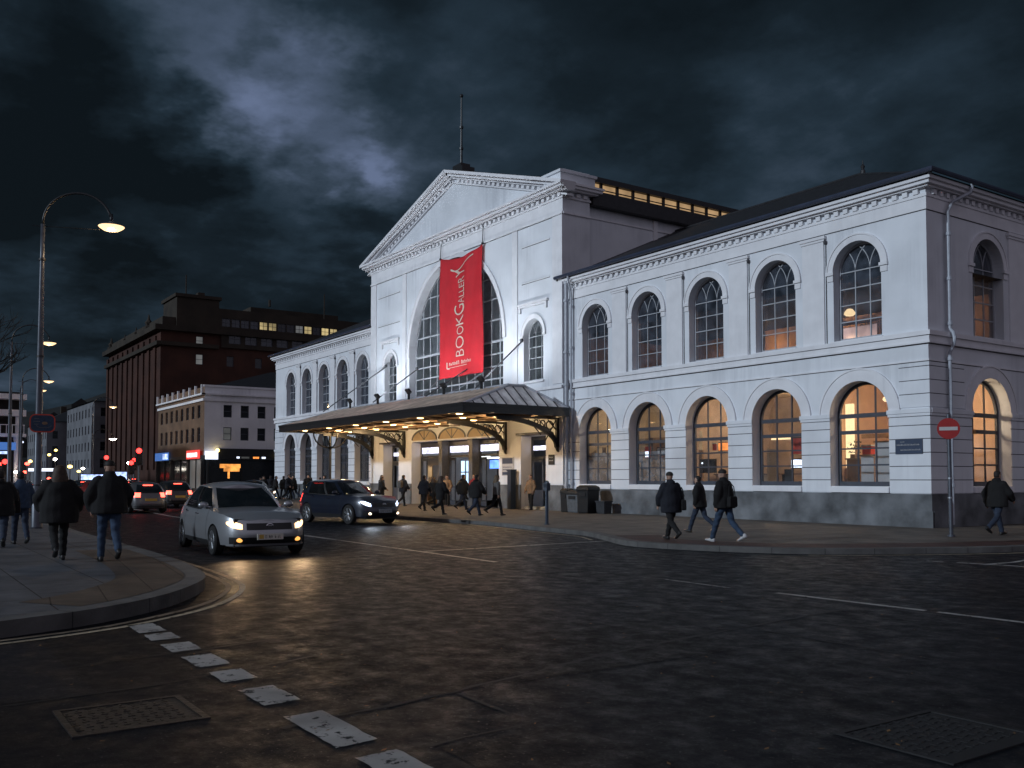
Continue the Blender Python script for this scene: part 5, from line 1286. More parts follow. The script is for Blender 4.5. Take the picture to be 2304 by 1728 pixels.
    tr.build('trim',MATS['car_trim'],t)
    if detail:
        for mir in (1,-1):
            for x in (xm+.18,s.xr+.45 if kind!='sedan' else s.xr+.55):
                a=s.th_x(x); h=MB(); p0=s.wall(a,.84,.03); q0=s.wall(s.th_x(x-.2),.84,.03)
                h.tube([(p0[0],mir*(p0[1]-.03),p0[2]),(p0[0]-.02,mir*p0[1],p0[2]),(q0[0]+.02,mir*q0[1],q0[2]),(q0[0],mir*(q0[1]-.03),q0[2])],.013,6); h.build('door_handle',P if kind!='sedan' else MATS['chrome'],t)
    if detail:
        for x in (xm+.12,xm-.85):
            for sg in (1,-1):
                q=MB(); q.loft([[(x-.28*v+a_,sg*.38+b_,.62+.5*v) for a_,b_ in ((-.06,-.22*k_),(.06,-.22*k_),(.06,.22*k_),(-.06,.22*k_))] for v,k_ in ((0,1),(.6,1.05),(1.,.75))]); q.loft([[(x-.30-.1*v+a_,sg*.38+b_,1.13+.17*v) for a_,b_ in ((-.04,-.12),(.04,-.12),(.04,.12),(-.04,.12))] for v in (0,1)]); q.build('seat',MATS['cloth_grey'],t)
        q=MB(); q.box(s.xf-1.05,s.xf-.62,-.66,.66,.80,.97); q.build('dashboard',MATS['car_trim'],t)
    # front
    zf=lambda z,y:(lambda a:(z-s.zb(s.wall(a,0)[0]))/(s.zs(s.wall(a,0)[0])-s.zb(s.wall(a,0)[0])))(s.th_y(y))
    def fp(mb_,y0,y1,z0,z1,off,n=10,front=True,mirror=False):
        ya=lin(y0,y1,n)
        def fn(y,v):
            a=s.th_y(y,front); p0=s.wall(a,0); zz0,zz1=s.zb(p0[0]),s.zs(p0[0]); tz=((z0+(z1-z0)*v)-zz0)/(zz1-zz0)
            p=s.wall(a,tz,off); return (p[0],p[1] if y>=0 else -p[1],p[2])
        mb_.grid(fn,ya,lin(0,1,5))
        if mirror: mb_.grid(lambda y,v:(lambda p:(p[0],-p[1],p[2]))(fn(y,v)),ya,lin(0,1,5))
    fz=s.zs(L/2)
    if True:
        g=MB(); fp(g,-W*.245,W*.245,fz-.17,fz-.03,.008); o=g.build('grille',MATS['car_trim'],t)
        if detail:
            q=MB(); p=s.wall(0,.82,.02)
            for i in range(16):
                a_,b_=2*PI*i/16,2*PI*(i+1)/16
                q.add([(p[0],.075*math.cos(a_),fz-.10+.05*math.sin(a_)),(p[0],.075*math.cos(b_),fz-.10+.05*math.sin(b_)),(p[0]+.006,.055*math.cos(b_),fz-.10+.034*math.sin(b_)),(p[0]+.006,.055*math.cos(a_),fz-.10+.034*math.sin(a_))],[(0,1,2,3)])
            q.box(p[0],p[0]+.008,-.045,.045,fz-.108,fz-.092); q.build('emblem',MATS['chrome'],o)
        g=MB(); fp(g,-W*.40,W*.40,s.sill+.03,s.sill+.17,.008,16); g.build('air_intake',MATS['car_trim'],t)
        g=MB(); fp(g,-W*.42,W*.42,s.sill-.015,s.sill+.02,.03,16); g.build('front_lip',P,t)
        if lights[2]:
            for sg in (1,-1) if lights[2]!='one' else (-1,):
                g=MB(); ya=(W*.27,W*.34); 
                p=s.wall(s.th_y(W*.31),0.2,.02); g.ball((p[0]-.01,sg*W*.31,s.sill+.11),.03,.07,.045,8,6); g.build('fog_lamp',MATS['fog_amber' if kind=='sedan' else 'fog_white'],t)
    # headlamps wrap round the corner
    for sg in (1,-1):
        g=MB(); aa=[a for a in lin(s.th_y(W*.285),s.th_x(L/2-.36),14)]
        def hl(a,v):
            i=(a-aa[0])/(aa[-1]-aa[0]); p0=s.wall(a,0); zz0,zz1=s.zb(p0[0]),s.zs(p0[0]); zc=fz-.105+.05*i+(0.06 if kind=='suv' else 0.02)*i; hh=.055*(math.sin(PI*(.18+.82*i))**.6 if i<.999 else .12)+.012
            p=s.wall(a,min(.985,max(0,(zc+(v-.5)*2*hh-zz0)/(zz1-zz0))),.010+.02*math.sin(PI*v)*math.sin(PI*i)); return (p[0],sg*p[1],p[2])
        g.grid(hl,aa,lin(0,1,6)); g.build('headlight',MATS[lights[0]],t,smooth=True)
    # rear lamps, bumper strip, plate
    rz_=s.zs(-L/2)
    for sg in (1,-1):
        g=MB(); aa=lin(s.th_x(-L/2+.26),s.th_y(W*.27,False),14); zlo,zhi=(rz_-.24,rz_-.03) if kind!='suv' else (rz_-.30,rz_+.0)
        def tl(a,v):
            p0=s.wall(a,0); zz0,zz1=s.zb(p0[0]),s.zs(p0[0]); p=s.wall(a,min(.99,(zlo+(zhi-zlo)*v-zz0)/(zz1-zz0)),.010); return (p[0],sg*p[1],p[2])
        g.grid(tl,aa,lin(0,1,5)); g.build('tail_light',MATS[lights[1]],t,smooth=True)
    if kind!='sedan' or lights[1]=='tail_bright':
        g=MB(); p=s.cab(PI,.95,.01); g.box(p[0]-.03,p[0],-.22,.22,p[2]-.02,p[2]+.015); g.build('brake_light',MATS[lights[1]],t)
    g=MB(); fp(g,-W*.40,W*.40,s.sill+.02,s.sill+.10,.012,16,False); g.build('rear_bumper_strip',MATS['car_trim'],t)
    for front,m in ((True,'plate_white'),(False,'plate_yellow')):
        a=s.th_y(0,front); zc=(.415 if front else .62)+(.06 if kind=='suv' else 0); p0=s.wall(a,0); p=s.wall(a,(zc-s.zb(p0[0]))/(s.zs(p0[0])-s.zb(p0[0])),.03)
        x=p[0]; d=1 if front else -1
        g=MB(); g.box(min(x-.05*d,x),max(x-.05*d,x),-.27,.27,zc-.06,zc+.06); o=g.build('number_plate',MATS[m if not(front and kind=='suv') else 'steel_grey'],t)
        if detail and front:
            q=MB()
            if kind=='sedan':
                q.box(x+.001,x+.004,-.235,-.14,zc-.04,zc+.045); q.build('plate_badge',MATS['plate_yellow'],o); q=MB()
            y=-.11 if kind=='sedan' else -.22; rg=random.Random(5)
            while y<.22:
                # strokes of small worn figures, as blurred in the picture
                k_=rg.uniform(.02,.036)
                if rg.random()>.3: q.box(x+.001,x+.003,y,y+.008,zc-k_,zc+.034)
                if rg.random()>.5: q.box(x+.001,x+.003,y+.026,y+.034,zc-.034,zc+k_)
                q.box(x+.001,x+.003,y+.009,y+.025,zc+rg.choice((-.03,-.004,.024)),zc+rg.choice((-.03,-.004,.024))+.010)
                y+=rg.choice((.05,.056,.075))
            q.build('lettering',MATS['plate_ink'],o)
    # mirrors
    for sg in (1,-1):
        p=s.cab(.90,.06); q=MB(); q.tube([(p[0]-.02,sg*(p[1]-.03),p[2]+.03),(p[0]-.03,sg*(p[1]+.10),p[2]+.055)],.022,6)
        q.ball((p[0]-.04,sg*(p[1]+.155),p[2]+.085),.07,.115,.075,10,7); q.build('wing_mirror',MATS[mirror_cap or paint],t,smooth=True)
    # wheels
    for x in (s.xf,s.xr):
        for sg in (1,-1):
            yo=sg*(W/2-.015); yi=sg*(W/2-.215); rw=s.rw; prof=[(rw*.66,0),(rw*.94,.0),(rw,.03),(rw,.17),(rw*.94,.2),(rw*.66,.2)]
            q=MB(); rings=[[(x+r*math.cos(2*PI*j/28),yo-sg*d,rw+r*math.sin(2*PI*j/28)) for j in range(28)] for r,d in prof]; q.loft(rings); w_=q.build('wheel',MATS['tyre_rubber'],t)
            q=MB(); q.loft([[(x+r*math.cos(2*PI*j/28),yo-sg*d,rw+r*math.sin(2*PI*j/28)) for j in range(28)] for r,d in ((rw*.68,.004),(rw*.64,-.004),(rw*.60,.03),(rw*.60,.05))],cap=False)
            for i in range(7):
                a_=2*PI*i/7
                for dd in (-.11,.11):
                    c1=(x+rw*.13*math.cos(a_+dd*2),yo-sg*.012,rw+rw*.13*math.sin(a_+dd*2)); c2=(x+rw*.63*math.cos(a_+dd),yo-sg*.008,rw+rw*.63*math.sin(a_+dd)); q.tube([c1,c2],.018,5)
            q.loft([[(x+r*math.cos(2*PI*j/14),yo-sg*d,rw+r*math.sin(2*PI*j/14)) for j in range(14)] for r,d in ((rw*.2,.03),(rw*.2,.0),(rw*.1,-.012))]); q.build('rim',MATS['rim_alloy'],w_)
            q=MB(); q.loft([[(x+rw*.6*math.cos(2*PI*j/20),yo-sg*d,rw+rw*.6*math.sin(2*PI*j/20)) for j in range(20)] for d in (.06,.08)]); q.build('brake_disc',MATS['car_trim'],w_)
    if detail:
        for sg in (1,-1):
            q=MB(); q.box(s.xf-1.35,s.xf-1.2,sg*.36-.2,sg*.36+.2,.75,1.18)
    return t
sed=make_car('sedan','silver saloon car with bright warm headlights nearest the viewer',5.0,1.94,1.55,2.90,.98,'sedan','car_silver',(-5.1,-19.47,0),R(-3),('head_warm','tail_red','both'))
suv=make_car('suv','dark navy estate style car with cool white headlights by the kerb',4.75,1.88,1.60,2.76,.96,'suv','car_dark',(-15.7,-11.95,0),R(9),('head_cool','tail_red','both'))
make_car('hatchback','silver grey hatchback seen from behind with red brake lights lit, behind the walking man',4.1,1.75,1.47,2.5,.85,'hatch','car_grey',(-31.2,-15.85,0),R(184),('head_far','tail_bright',None),group='cars in the street traffic')
make_car('hatchback','dark hatchback seen from behind, just left of the silver saloon',4.1,1.76,1.5,2.5,.85,'hatch','car_black',(-38.2,-12.6,0),R(182),('head_far','tail_bright',None),group='cars in the street traffic')
make_car('hatchback','dark red car with its tail lights between the two walkers on the left',4.2,1.76,1.46,2.5,.85,'hatch','car_red',(-46.,-15.3,0),R(182),('head_far','tail_bright',None),group='cars in the street traffic')
for i,(x,y,a,k,pt,lt,lab) in enumerate([(-49,-3.9,0,'sedan','car_black',('fog_white','tail_dim',None),'black saloon parked before the crowd at the far end of the station'),
    (-58,-11.2,184,'hatch','car_grey',('head_far','tail_bright',None),'grey hatchback with tail lights further back in the queue'),
    (-70,-11.5,186,'hatch','car_black',('head_far','tail_bright',None),'small dark car with red lights far down the street'),
    (-66,-14.,6,'hatch','car_grey',('head_far','tail_dim',None),'distant car coming forward with white headlights on the far left'),
    (-84,-11.6,6,'sedan','car_silver',('head_far','tail_dim',None),'tiny pale car with headlights before the brick block'),
    (-78,-6.5,188,'suv','car_red',('head_far','tail_bright',None),'red van shaped car waiting at the lights by the shops'),
    (-66,-9.2,185,'hatch','car_red',('head_far','tail_bright',None),'red hatchback among the queue left of the shops'),
    (-63,-13.0,184,'sedan','car_black',('head_far','tail_bright',None),'black saloon with red lights behind the walking man'),
    (-73,-14.2,184,'hatch','car_grey',('head_far','tail_bright',None),'pale hatchback with red lights beside the tall lamp post'),
    (-79,-10.2,185,'hatch','car_black',('head_far','tail_bright',None),'small dark hatchback in the middle of the queue'),
    (-90,-10.9,186,'suv','car_grey',('head_far','tail_bright',None),'grey estate far down the street with both lights red'),
    (-88,-14.,5,'hatch','car_silver',('head_far','tail_dim',None),'oncoming pale car beside the pale columned building'),
    (-98,-9.5,187,'hatch','car_black',('head_far','tail_bright',None),'farthest car with a red glow at the end of the street')]):
    make_car('parked_car' if i==0 else 'distant_car',lab,4.3,1.78,1.5 if k!='suv' else 1.7,2.55,.88,k,pt,(x,y,0),R(a),lt,group='cars in the street traffic',detail=False)
make_car('distant_car','dark car with red tail lights standing in the side street at the right edge',4.2,1.76,1.47,2.5,.85,'hatch','car_black',(8.6,2.2,0),R(92),('head_far','tail_bright',None),group='cars in the street traffic',detail=False)
light('tail_glow','AREA',(8.5,-.4,.75),55,(1.,.05,.03),shape='RECTANGLE').data.size=1.2
bpy.data.objects['tail_glow'].rotation_euler=(R(90),0,R(-35)); bpy.data.lights['tail_glow'].size_y=.2
# dipped beams and red glow of the nearest cars
def beam(car,x,y,z,e,col,ang,tilt,yaw=0.):
    l=light('beam','SPOT',(x,y,z),e,col,.06); l.data.spot_size=R(ang); l.data.spot_blend=.8; l.parent=car
    l.rotation_euler=(0,R(-90+tilt),R(yaw)) ; return l
for sg in (1,-1):
    beam(sed,2.50,sg*.66,.66,60,(1.,.66,.36),95,12); beam(suv,2.36,sg*.68,.78,90,(.75,.85,1.),80,14)
# ---------------------------------------------------------------- people (local +X is forward, +Y is left)
def limb(mb,pts,rs,n=10,k=4):
    """tapered limb through the joints with rounded ends"""
    P=[];Rr=[]
    for i in range(len(pts)-1):
        a,b_=Vector(pts[i]),Vector(pts[i+1])
        for j in range(k):
            t=j/k; P.append(a.lerp(b_,t)); Rr.append(rs[i]+(rs[i+1]-rs[i])*t)
    P.append(Vector(pts[-1])); Rr.append(rs[-1])
    d0=(P[0]-P[1]).normalized(); d1=(P[-1]-P[-2]).normalized()
    P=[P[0]+d0*Rr[0]*.7]+P+[P[-1]+d1*Rr[-1]*.7]; Rr=[Rr[0]*.55]+Rr+[Rr[-1]*.55]
    mb.tube(P,Rr,n)
def ell(cx,cy,z,rx,ry,n=16,tilt=0.): return [(cx+rx*math.cos(2*PI*j/n)+0*tilt,cy+ry*math.sin(2*PI*j/n),z) for j in range(n)]
class Pose:
    def __init__(s,stride=26,knee=(8,38),swing=22,elbow=(18,28),lean=3,width=1.,lead=1,arms=None,out_=.22):
        s.l=lead; s.w=width
        def leg(sg,th,kb):
            hip=Vector((0,sg*.095*width,.93)); a=R(th); kn=hip+Vector((math.sin(a),0,-math.cos(a)))*.44
            b_=a-R(kb); an=kn+Vector((math.sin(b_),0,-math.cos(b_)))*.43
            return [hip,kn,an,b_]
        s.legs=[leg(lead,stride,knee[0]),leg(-lead,-stride*.8,knee[1])]
        def foot(L):
            an=L[2]; pit=L[3]*.55; d=Vector((math.cos(pit),0,math.sin(pit))); return d
        s.feet=[]
        for L in s.legs:
            d=foot(L); p=-max(-1.,min(1.,0)); s.feet.append(d)
        mz=min(min(L[2].z-.075,(L[2]+d*.17).z-.035) for L,d in zip(s.legs,s.feet))
        s.dz=-mz
        ln=R(lean); s.spine=lambda h:Vector((math.sin(ln)*(h-.93),0,0))
        def arm(sg,a0,eb):
            sh=Vector((0,sg*.19*width,1.43))+s.spine(1.43); a=R(a0); el=sh+Vector((math.sin(a),sg*out_,-math.cos(a))).normalized()*.29
            b_=a+R(eb); wr=el+Vector((math.sin(b_),-sg*.05,-math.cos(b_))).normalized()*.25
            return [sh,el,wr]
        s.arms=arms(s) if arms else [arm(lead,-swing,elbow[0]),arm(-lead,swing,elbow[1])]
        for L in s.legs: 
            for i in range(3): L[i]=L[i]+Vector((0,0,s.dz))
        for A in s.arms:
            for i in range(3): A[i]=A[i]+Vector((0,0,s.dz))
def hand(mb,wr,el,side):
    d=(wr-el).normalized(); lat=Vector((0,1,0)); lat=(lat-d*lat.dot(d)).normalized(); fw=d.cross(lat).normalized()
    # palm: flat loft, fingers lie along d and curl inwards; knuckle row runs front to back
    row=fw if abs(fw.x)>.3 else Vector((1,0,0)); inn=lat*(-side)
    palm=[]
    for t,w_,th in ((-.01,.024,.018),(.03,.036,.017),(.075,.040,.014),(.095,.036,.011)):
        c=wr+d*t; palm.append([tuple(c+row*(w_*math.cos(2*PI*j/10))+inn*(th*math.sin(2*PI*j/10))) for j in range(10)])
    mb.loft(palm)
    for i,(o,l) in enumerate(((.030,.066),(.011,.076),(-.010,.070),(-.029,.055))):
        b_=wr+d*.088+row*o; p1=b_+d*l*.45+inn*.006; p2=p1+d*l*.32+inn*l*.22; p3=p2+d*l*.18+inn*l*.25
        mb.tube([b_,p1,p2,p3],[.0095,.009,.008,.006],6)
    b_=wr+d*.028+row*.030; p1=b_+d*.030+row*.026+inn*.008; p2=p1+d*.032+row*.008+inn*.012
    mb.tube([b_,p1,p2],[.012,.0105,.008],6)
def head(mb,c,yaw=0.,nod=0.):
    """skull, jaw, nose, ears, brow and chin as one closed loft; c = centre of the head"""
    ca,sa=math.cos(yaw),math.sin(yaw)
    def R_(p): return (c[0]+p[0]*ca-p[1]*sa,c[1]+p[0]*sa+p[1]*ca,c[2]+p[2])
    secs=[(-.122,.018,.030,.040),(-.108,.024,.052,.052),(-.085,.018,.075,.062),(-.05,.008,.086,.068),(-.01,.0,.094,.073),(.03,-.004,.098,.076),(.065,-.008,.094,.073),(.095,-.010,.075,.058),(.112,-.010,.045,.036),(.119,-.010,.014,.012)]
    rings=[[R_((x+rx*math.cos(2*PI*j/16),ry*math.sin(2*PI*j/16),z)) for j in range(16)] for z,x,rx,ry in secs]
    mb.loft(rings)
    nose=[(.088,0,.02,.007),(.100,0,-.005,.010),(.112,0,-.022,.013),(.098,0,-.034,.011)]
    mb.tube([R_(n[:3]) for n in nose],[n[3] for n in nose],6)
    mb.tube([R_((.090,-.022,-.058)),R_((.098,0,-.056)),R_((.090,.022,-.058))],[.004,.007,.004],6)
    for s_ in (1,-1):
        mb.ball(R_((-.005,s_*.077,-.005)),.022,.010,.032,8,6); mb.ball(R_((.084,s_*.031,.012)),.012,.014,.009,8,6)
        mb.tube([R_((.092,s_*.014,.028)),R_((.088,s_*.045,.028))],[.006,.005],5)
PCACHE={}
def make_person(key,pose,coat,trouser,hairm,hair='short',coat_len=.80,bulk=1.,shoe='shoe_black',bag=None,hood=False,scarf=None,head_yaw=0.,skirt=False):
    """mesh data of one figure: body, jacket, trousers, shoes, hair ..."""
    dz=Vector((0,0,pose.dz)); sp=pose.spine; out=[]
    Z=lambda h:sp(h)+Vector((0,0,h))+dz
    # --- body: one continuous skin
    b=MB(); w_=pose.w
    b.loft([ell(Z(h).x+ox,0,Z(h).z,rx,ry*w_) for h,ox,rx,ry in ((.84,0,.07,.12),(.90,-.01,.105,.165),(.98,-.005,.105,.165),(1.08,.0,.095,.145),(1.2,.005,.105,.150),(1.32,.0,.115,.175),(1.42,-.01,.095,.175),(1.47,-.015,.065,.11),(1.5,-.012,.05,.06))])
    limb(b,[Z(1.44)+Vector((-.012,0,0)),Z(1.56)+Vector((.005,0,0))],[.062,.056])
    for L,d in zip(pose.legs,pose.feet):
        limb(b,L[:3],[.088*bulk**.5,.055,.038]); an=L[2]; limb(b,[an+Vector((-.03,0,-.035)),an+d*.10+Vector((0,0,-.045)),an+d*.18+Vector((0,0,-.045))],[.036,.038,.028])
    for A in pose.arms: limb(b,A,[.052,.040,.028])
    v,f=remeshed(b,.017,3); b2=MB(); b2.add(v,f)
    for i,A in enumerate(pose.arms): hand(b2,A[2],A[1],1 if A[0].y>0 else -1)
    hc=Z(1.64)+Vector((.015,0,0)); head(b2,hc,head_yaw)
    out.append(('body',b2.mesh('body',MATS['skin'],True)))
    # --- jacket
    j=MB(); hl=coat_len; B=bulk
    rows=[]
    for h,ox,rx,ry in ((hl,0,.155*B,.205*B),(hl+.10,0,.155*B,.21*B),(.98,-.01,.150*B,.205*B),(1.1,0,.148*B,.195*B),(1.22,.005,.15*B**.85,.198*B**.8),(1.34,.0,.15*B**.7,.205*B**.5),(1.42,-.012,.125*B**.6,.185*B**.35),(1.475,-.018,.10,.135),(1.53,-.010,.086,.092),(1.575,-.002,.080,.084)):
        if rows and h<=rows[-1][0]: continue
        rows.append((h,ox,rx,ry))
    j.loft([ell(Z(h).x+ox,0,Z(h).z,rx,ry*w_) for h,ox,rx,ry in rows])
    for A in pose.arms: limb(j,[A[0]+Vector((-.01,-.02*(1 if A[0].y>0 else -1),-.01)),A[1]+Vector((0,(.02 if A[0].y>0 else -.02)*B,0)),A[1].lerp(A[2],.92)],[.088*B**.35,.076*B**.8,.060*B])
    if hood: j.ball(tuple(Z(1.50)+Vector((-.075,0,0))),.085,.10,.06,12,7)
    v,f=remeshed(j,.019,3); j2=MB(); j2.add(v,f)
    # folds: push vertices in and out a little
    rg=random.Random(hash(key)%999); ph=rg.random()*9
    j2.v=[(x+.005*math.sin(z*21+y*9+ph),y+.005*math.sin(z*18-x*13+ph*2),z) for x,y,z in j2.v]
    out.append(('jacket',j2.mesh('jacket',MATS[coat],True)))
    # --- trousers
    tq=MB(); tq.loft([ell(Z(h).x,0,Z(h).z,rx,ry*w_) for h,rx,ry in ((.82,.10,.155),(.9,.125,.18),(1.0,.118,.175),(1.06,.112,.165))])
    for L in pose.legs: limb(tq,[L[0]+Vector((0,0,-.01)),L[1],L[1].lerp(L[2],.97)],[.108,.076,.062 if not skirt else .05])
    v,f=remeshed(tq,.018,3); t2=MB(); t2.add([(x+.005*math.sin(z*40+y*7),y+.004*math.sin(z*47+x*11),z) for x,y,z in v],f)
    out.append(('trousers',t2.mesh('trousers',MATS[trouser],True)))
    # --- shoes
    for L,d in zip(pose.legs,pose.feet):
        s=MB(); an=L[2]; up=Vector((-d.z,0,d.x)); lat=Vector((0,1,0)); rings=[]
        for t,w2,h0,h1 in ((-.085,.022,-.062,-.03),(-.075,.036,-.078,.02),(-.03,.041,-.080,.045),(.04,.044,-.080,.012),(.11,.048,-.079,-.018),(.165,.042,-.077,-.035),(.19,.02,-.072,-.05)):
            c=an+d*t; m_=(h0+h1)/2; hh=(h1-h0)/2
            rings.append([tuple(c+up*(m_+hh*math.sin(2*PI*k/12))+lat*(w2*math.cos(2*PI*k/12))) for k in range(12)])
        s.loft(rings); out.append(('shoe',s.mesh('shoe',MATS[shoe],True)))
    # --- hair or hat
    h=MB(); ca,sa=math.cos(head_yaw),math.sin(head_yaw)
    def RH(p): return (hc[0]+p[0]*ca-p[1]*sa,hc[1]+p[0]*sa+p[1]*ca,hc[2]+p[2])
    if hair=='cap':
        h.loft([[RH((-.006+rx*math.cos(2*PI*k/18),ry*math.sin(2*PI*k/18),z)) for k in range(18)] for z,rx,ry in ((.035,.106,.086),(.07,.106,.085),(.10,.088,.070),(.122,.05,.04),(.128,.01,.01))])
        h.loft([[RH((-.006+rx*math.cos(2*PI*k/18),ry*math.sin(2*PI*k/18),z)) for k in range(18)] for z,rx,ry in ((.028,.109,.088),(.055,.109,.088))]); nm='hat'
    elif hair=='long':
        rows=[]
        for z,x,rx,ry in ((-.25,-.06,.09,.135),(-.19,-.055,.11,.150),(-.10,-.04,.112,.140),(-.02,-.026,.112,.122),(.05,-.018,.115,.108),(.09,-.014,.100,.085),(.118,-.012,.055,.045),(.128,-.012,.012,.012)):
            rows.append([RH((x+rx*math.cos(2*PI*k/20)*(1 if math.cos(2*PI*k/20)<0 or z>.045 else .22)+rg.uniform(-.006,.006),ry*math.sin(2*PI*k/20)+rg.uniform(-.006,.006),z)) for k in range(20)])
        h.loft(rows); nm='hair'
    else:
        rows=[]
        for z,x,rx,ry in ((-.055,-.03,.070,.066),(-.02,-.018,.088,.078),(.03,-.012,.098,.082),(.07,-.012,.099,.080),(.10,-.012,.080,.063),(.118,-.012,.045,.038),(.127,-.012,.012,.012)):
            rows.append([RH((x+rx*math.cos(2*PI*k/20)*(1 if math.cos(2*PI*k/20)<.2 or z>.055 else .35)+rg.uniform(-.003,.003),ry*math.sin(2*PI*k/20),z)) for k in range(20)])
        h.loft(rows); nm='hair'
    out.append((nm,h.mesh(nm,MATS[hairm],True)))
    if scarf:
        s=MB(); c=Z(1.53); s.loft([ell(c.x,0,c.z+dz_,r_,r_*1.05,14) for dz_,r_ in ((-.045,.085),(-.02,.102),(.02,.10),(.045,.078))]); out.append(('scarf',s.mesh('scarf',MATS[scarf],True)))
    return out
def person(data,label,loc,rz,h=1.75,group=None,sx=1.):
    t=thing('person',label,'person',loc,rz,group); t.scale=(h/1.76*sx,h/1.76*sx,h/1.76)
    for nm,me in data:
        o=bpy.data.objects.new(nm,me); COL.objects.link(o); o.parent=t
    return t
def bag(name,label,loc,rz,kind='shoulder',m='cloth_black'):
    t=thing(name,label,'bag',loc,rz)
    q=MB()
    if kind=='backpack':
        q.loft([[(x*k,y*k,z) for x,y in ((-.10,-.15),(.06,-.15),(.06,.15),(-.10,.15))] for k,z in ((.8,-.2),(1,-.15),(1,.12),(.7,.2))])
    else:
        q.loft([[(x*k,y*k,z) for x,y in ((-.15,-.05),(.15,-.05),(.15,.05),(-.15,.05))] for k,z in ((.85,-.13),(1,-.1),(.95,.08),(.8,.12))])
    q.build('pouch',MATS[m],t,smooth=False)
    q=MB()
    if kind=='backpack':
        for y in (-.09,.09): q.tube([(.05,y,.16),(.12,y,.2),(.17,y,.08),(.06,y,-.14)],.014,6)
    else: q.tube([(-.13,0,.1),(-.10,.02,.34),(0,.03,.42),(.10,.02,.34),(.13,0,.1)],.012,6)
    q.build('strap',MATS[m],t)
    return t
P_walk=Pose(24,(6,34),20,(16,26),3); P_walk2=Pose(18,(6,44),14,(20,20),2,lead=-1); P_wide=Pose(30,(4,30),26,(14,34),5,lead=-1); P_slow=Pose(12,(4,26),10,(22,22),2)
P_stand=Pose(5,(2,6),4,(22,26),1); P_pocket=Pose(16,(6,40),6,(46,46),2); P_narrow=Pose(22,(8,56),12,(40,40),2,width=.94)
W1=make_person('w1',Pose(16,(6,40),8,(24,24),2,lead=-1,out_=.46),'cloth_black','cloth_black','hair_brown','long',.70,1.62)
M1=make_person('m1',Pose(15,(6,36),8,(26,26),2,out_=.40),'cloth_black','denim','hair_dark','cap',.84,1.48)
M2=make_person('m2',P_walk,'cloth_black','denim_dark','hair_dark','short',.76,1.45,hood=True)
M3=make_person('m3',P_slow,'cloth_blue','denim_dark','hair_dark','short',.86,1.15)
L1=make_person('l1',Pose(25,(4,34),10,(16,20),4,lead=-1),'cloth_navy','cloth_black','hair_dark','cap',.74,1.36,hood=True)
L2=make_person('l2',Pose(22,(4,34),8,(18,20),4),'cloth_black','denim_dark','hair_dark','short',.80,1.28)
L3=make_person('l3',Pose(22,(4,28),8,(24,30),4),'cloth_black','denim','hair_dark','cap',.84,1.46,shoe='shoe_white')
C1=make_person('c1',P_pocket,'cloth_navy','cloth_black','hair_dark','short',.82,1.34)
C2=make_person('c2',P_narrow,'cloth_black','cloth_black','hair_brown','long',.70,1.22,scarf='cloth_grey')
C3=make_person('c3',P_walk,'cloth_black','denim_dark','hair_dark','short',.80,1.48,hood=True)
C4=make_person('c4',P_walk2,'cloth_grey','cloth_black','hair_fair','long',.92,1.0)
C5=make_person('c5',P_stand,'cloth_red','denim_dark','hair_fair','short',.9,1.0)
C6=make_person('c6',P_stand,'cloth_tan','cloth_black','hair_brown','short',.8,1.05)
AWAY=R(178)
person(W1,'woman with long hair in a bulky black coat walking left of the man in jeans',(-1.85,-23.70,.175),AWAY,1.68)
person(M1,'man in dark cap, black jacket and blue jeans walking away along the kerb',(-1.12,-23.02,.175),AWAY,1.76)
person(M2,'person in a long dark coat cut by the left edge of the photo',(-5.6,-24.25,.17),R(172),1.66)
person(M3,'person in dark blue jacket walking beside the post near the left edge',(-6.9,-23.72,.17),R(186),1.60)
bag('shoulder_bag','dark bag hanging at the hip of the person at the left edge',(-5.75,-24.0,1.02),R(80))
person(L1,'hooded walker in navy coat striding alone left of the walking pair',(-.32,-10.45,.125),R(168),1.70)
bag('shoulder_bag','black bag at the hip of the hooded lone walker',(-.12,-10.25,.98),R(150))
person(L2,'slim walker in black, the smaller of the pair by the windows',(-2.30,-7.45,.12),R(200),1.60)
person(L3,'broad walker in black jacket and light blue jeans with white soles',(.90,-9.9,.125),R(188),1.74)
bag('shoulder_bag','black bag held at the back of the walker in light blue jeans',(1.18,-9.95,1.08),R(100))
person(C3,'dark figure standing before the window of the side wall at the right edge',(3.05,-1.95,.12),R(82),1.74)
G='people in front of the entrance'
for d,lab,x,y,rz,h in [(C1,'person with grey backpack before the cream wall left of the doors',-28.5,-2.95,100,1.68),
   (C2,'person in a black coat behind the walker left of the narrow one',-24.4,-3.4,110,1.6),
   (C1,'person in dark jacket walking towards the left entrance bay',-21.5,-5.55,112,1.64),
   (C2,'narrow walker in black with grey scarf before the left bay',-17.1,-7.2,104,1.62),
   (C3,'broad figure in black hooded jacket before the middle bay',-21.8,-3.3,96,1.72),
   (C3,'tall figure in black nearest the kerb before the right bay',-15.5,-6.5,100,1.68),
   (C4,'person in grey top and black trousers before the right bay',-15.3,-5.65,84,1.64),
   (C5,'person in a red jacket just inside the right bay',-24.6,-.9,-70,1.68),
   (C6,'person in tan coat standing in the middle bay',-27.5,-.8,-60,1.66),
   (C4,'fair haired person inside the middle bay behind the broad figure',-26.6,-.3,-100,1.66),
   (L2,'dark slim person just inside the right bay by the column',-23.6,.5,-80,1.72),
   (C6,'person in tan coat coming out of the narrow right hand door',-20.0,-.6,-80,1.66),
   (M3,'person in blue jacket standing left of the cream wall near the dark car',-32.2,-2.4,30,1.68),
   (C2,'dark haired person behind the bonnet of the dark car',-31.0,-3.0,70,1.62)]:
    person(d,lab,(x,y,.12),R(rz),h,G)
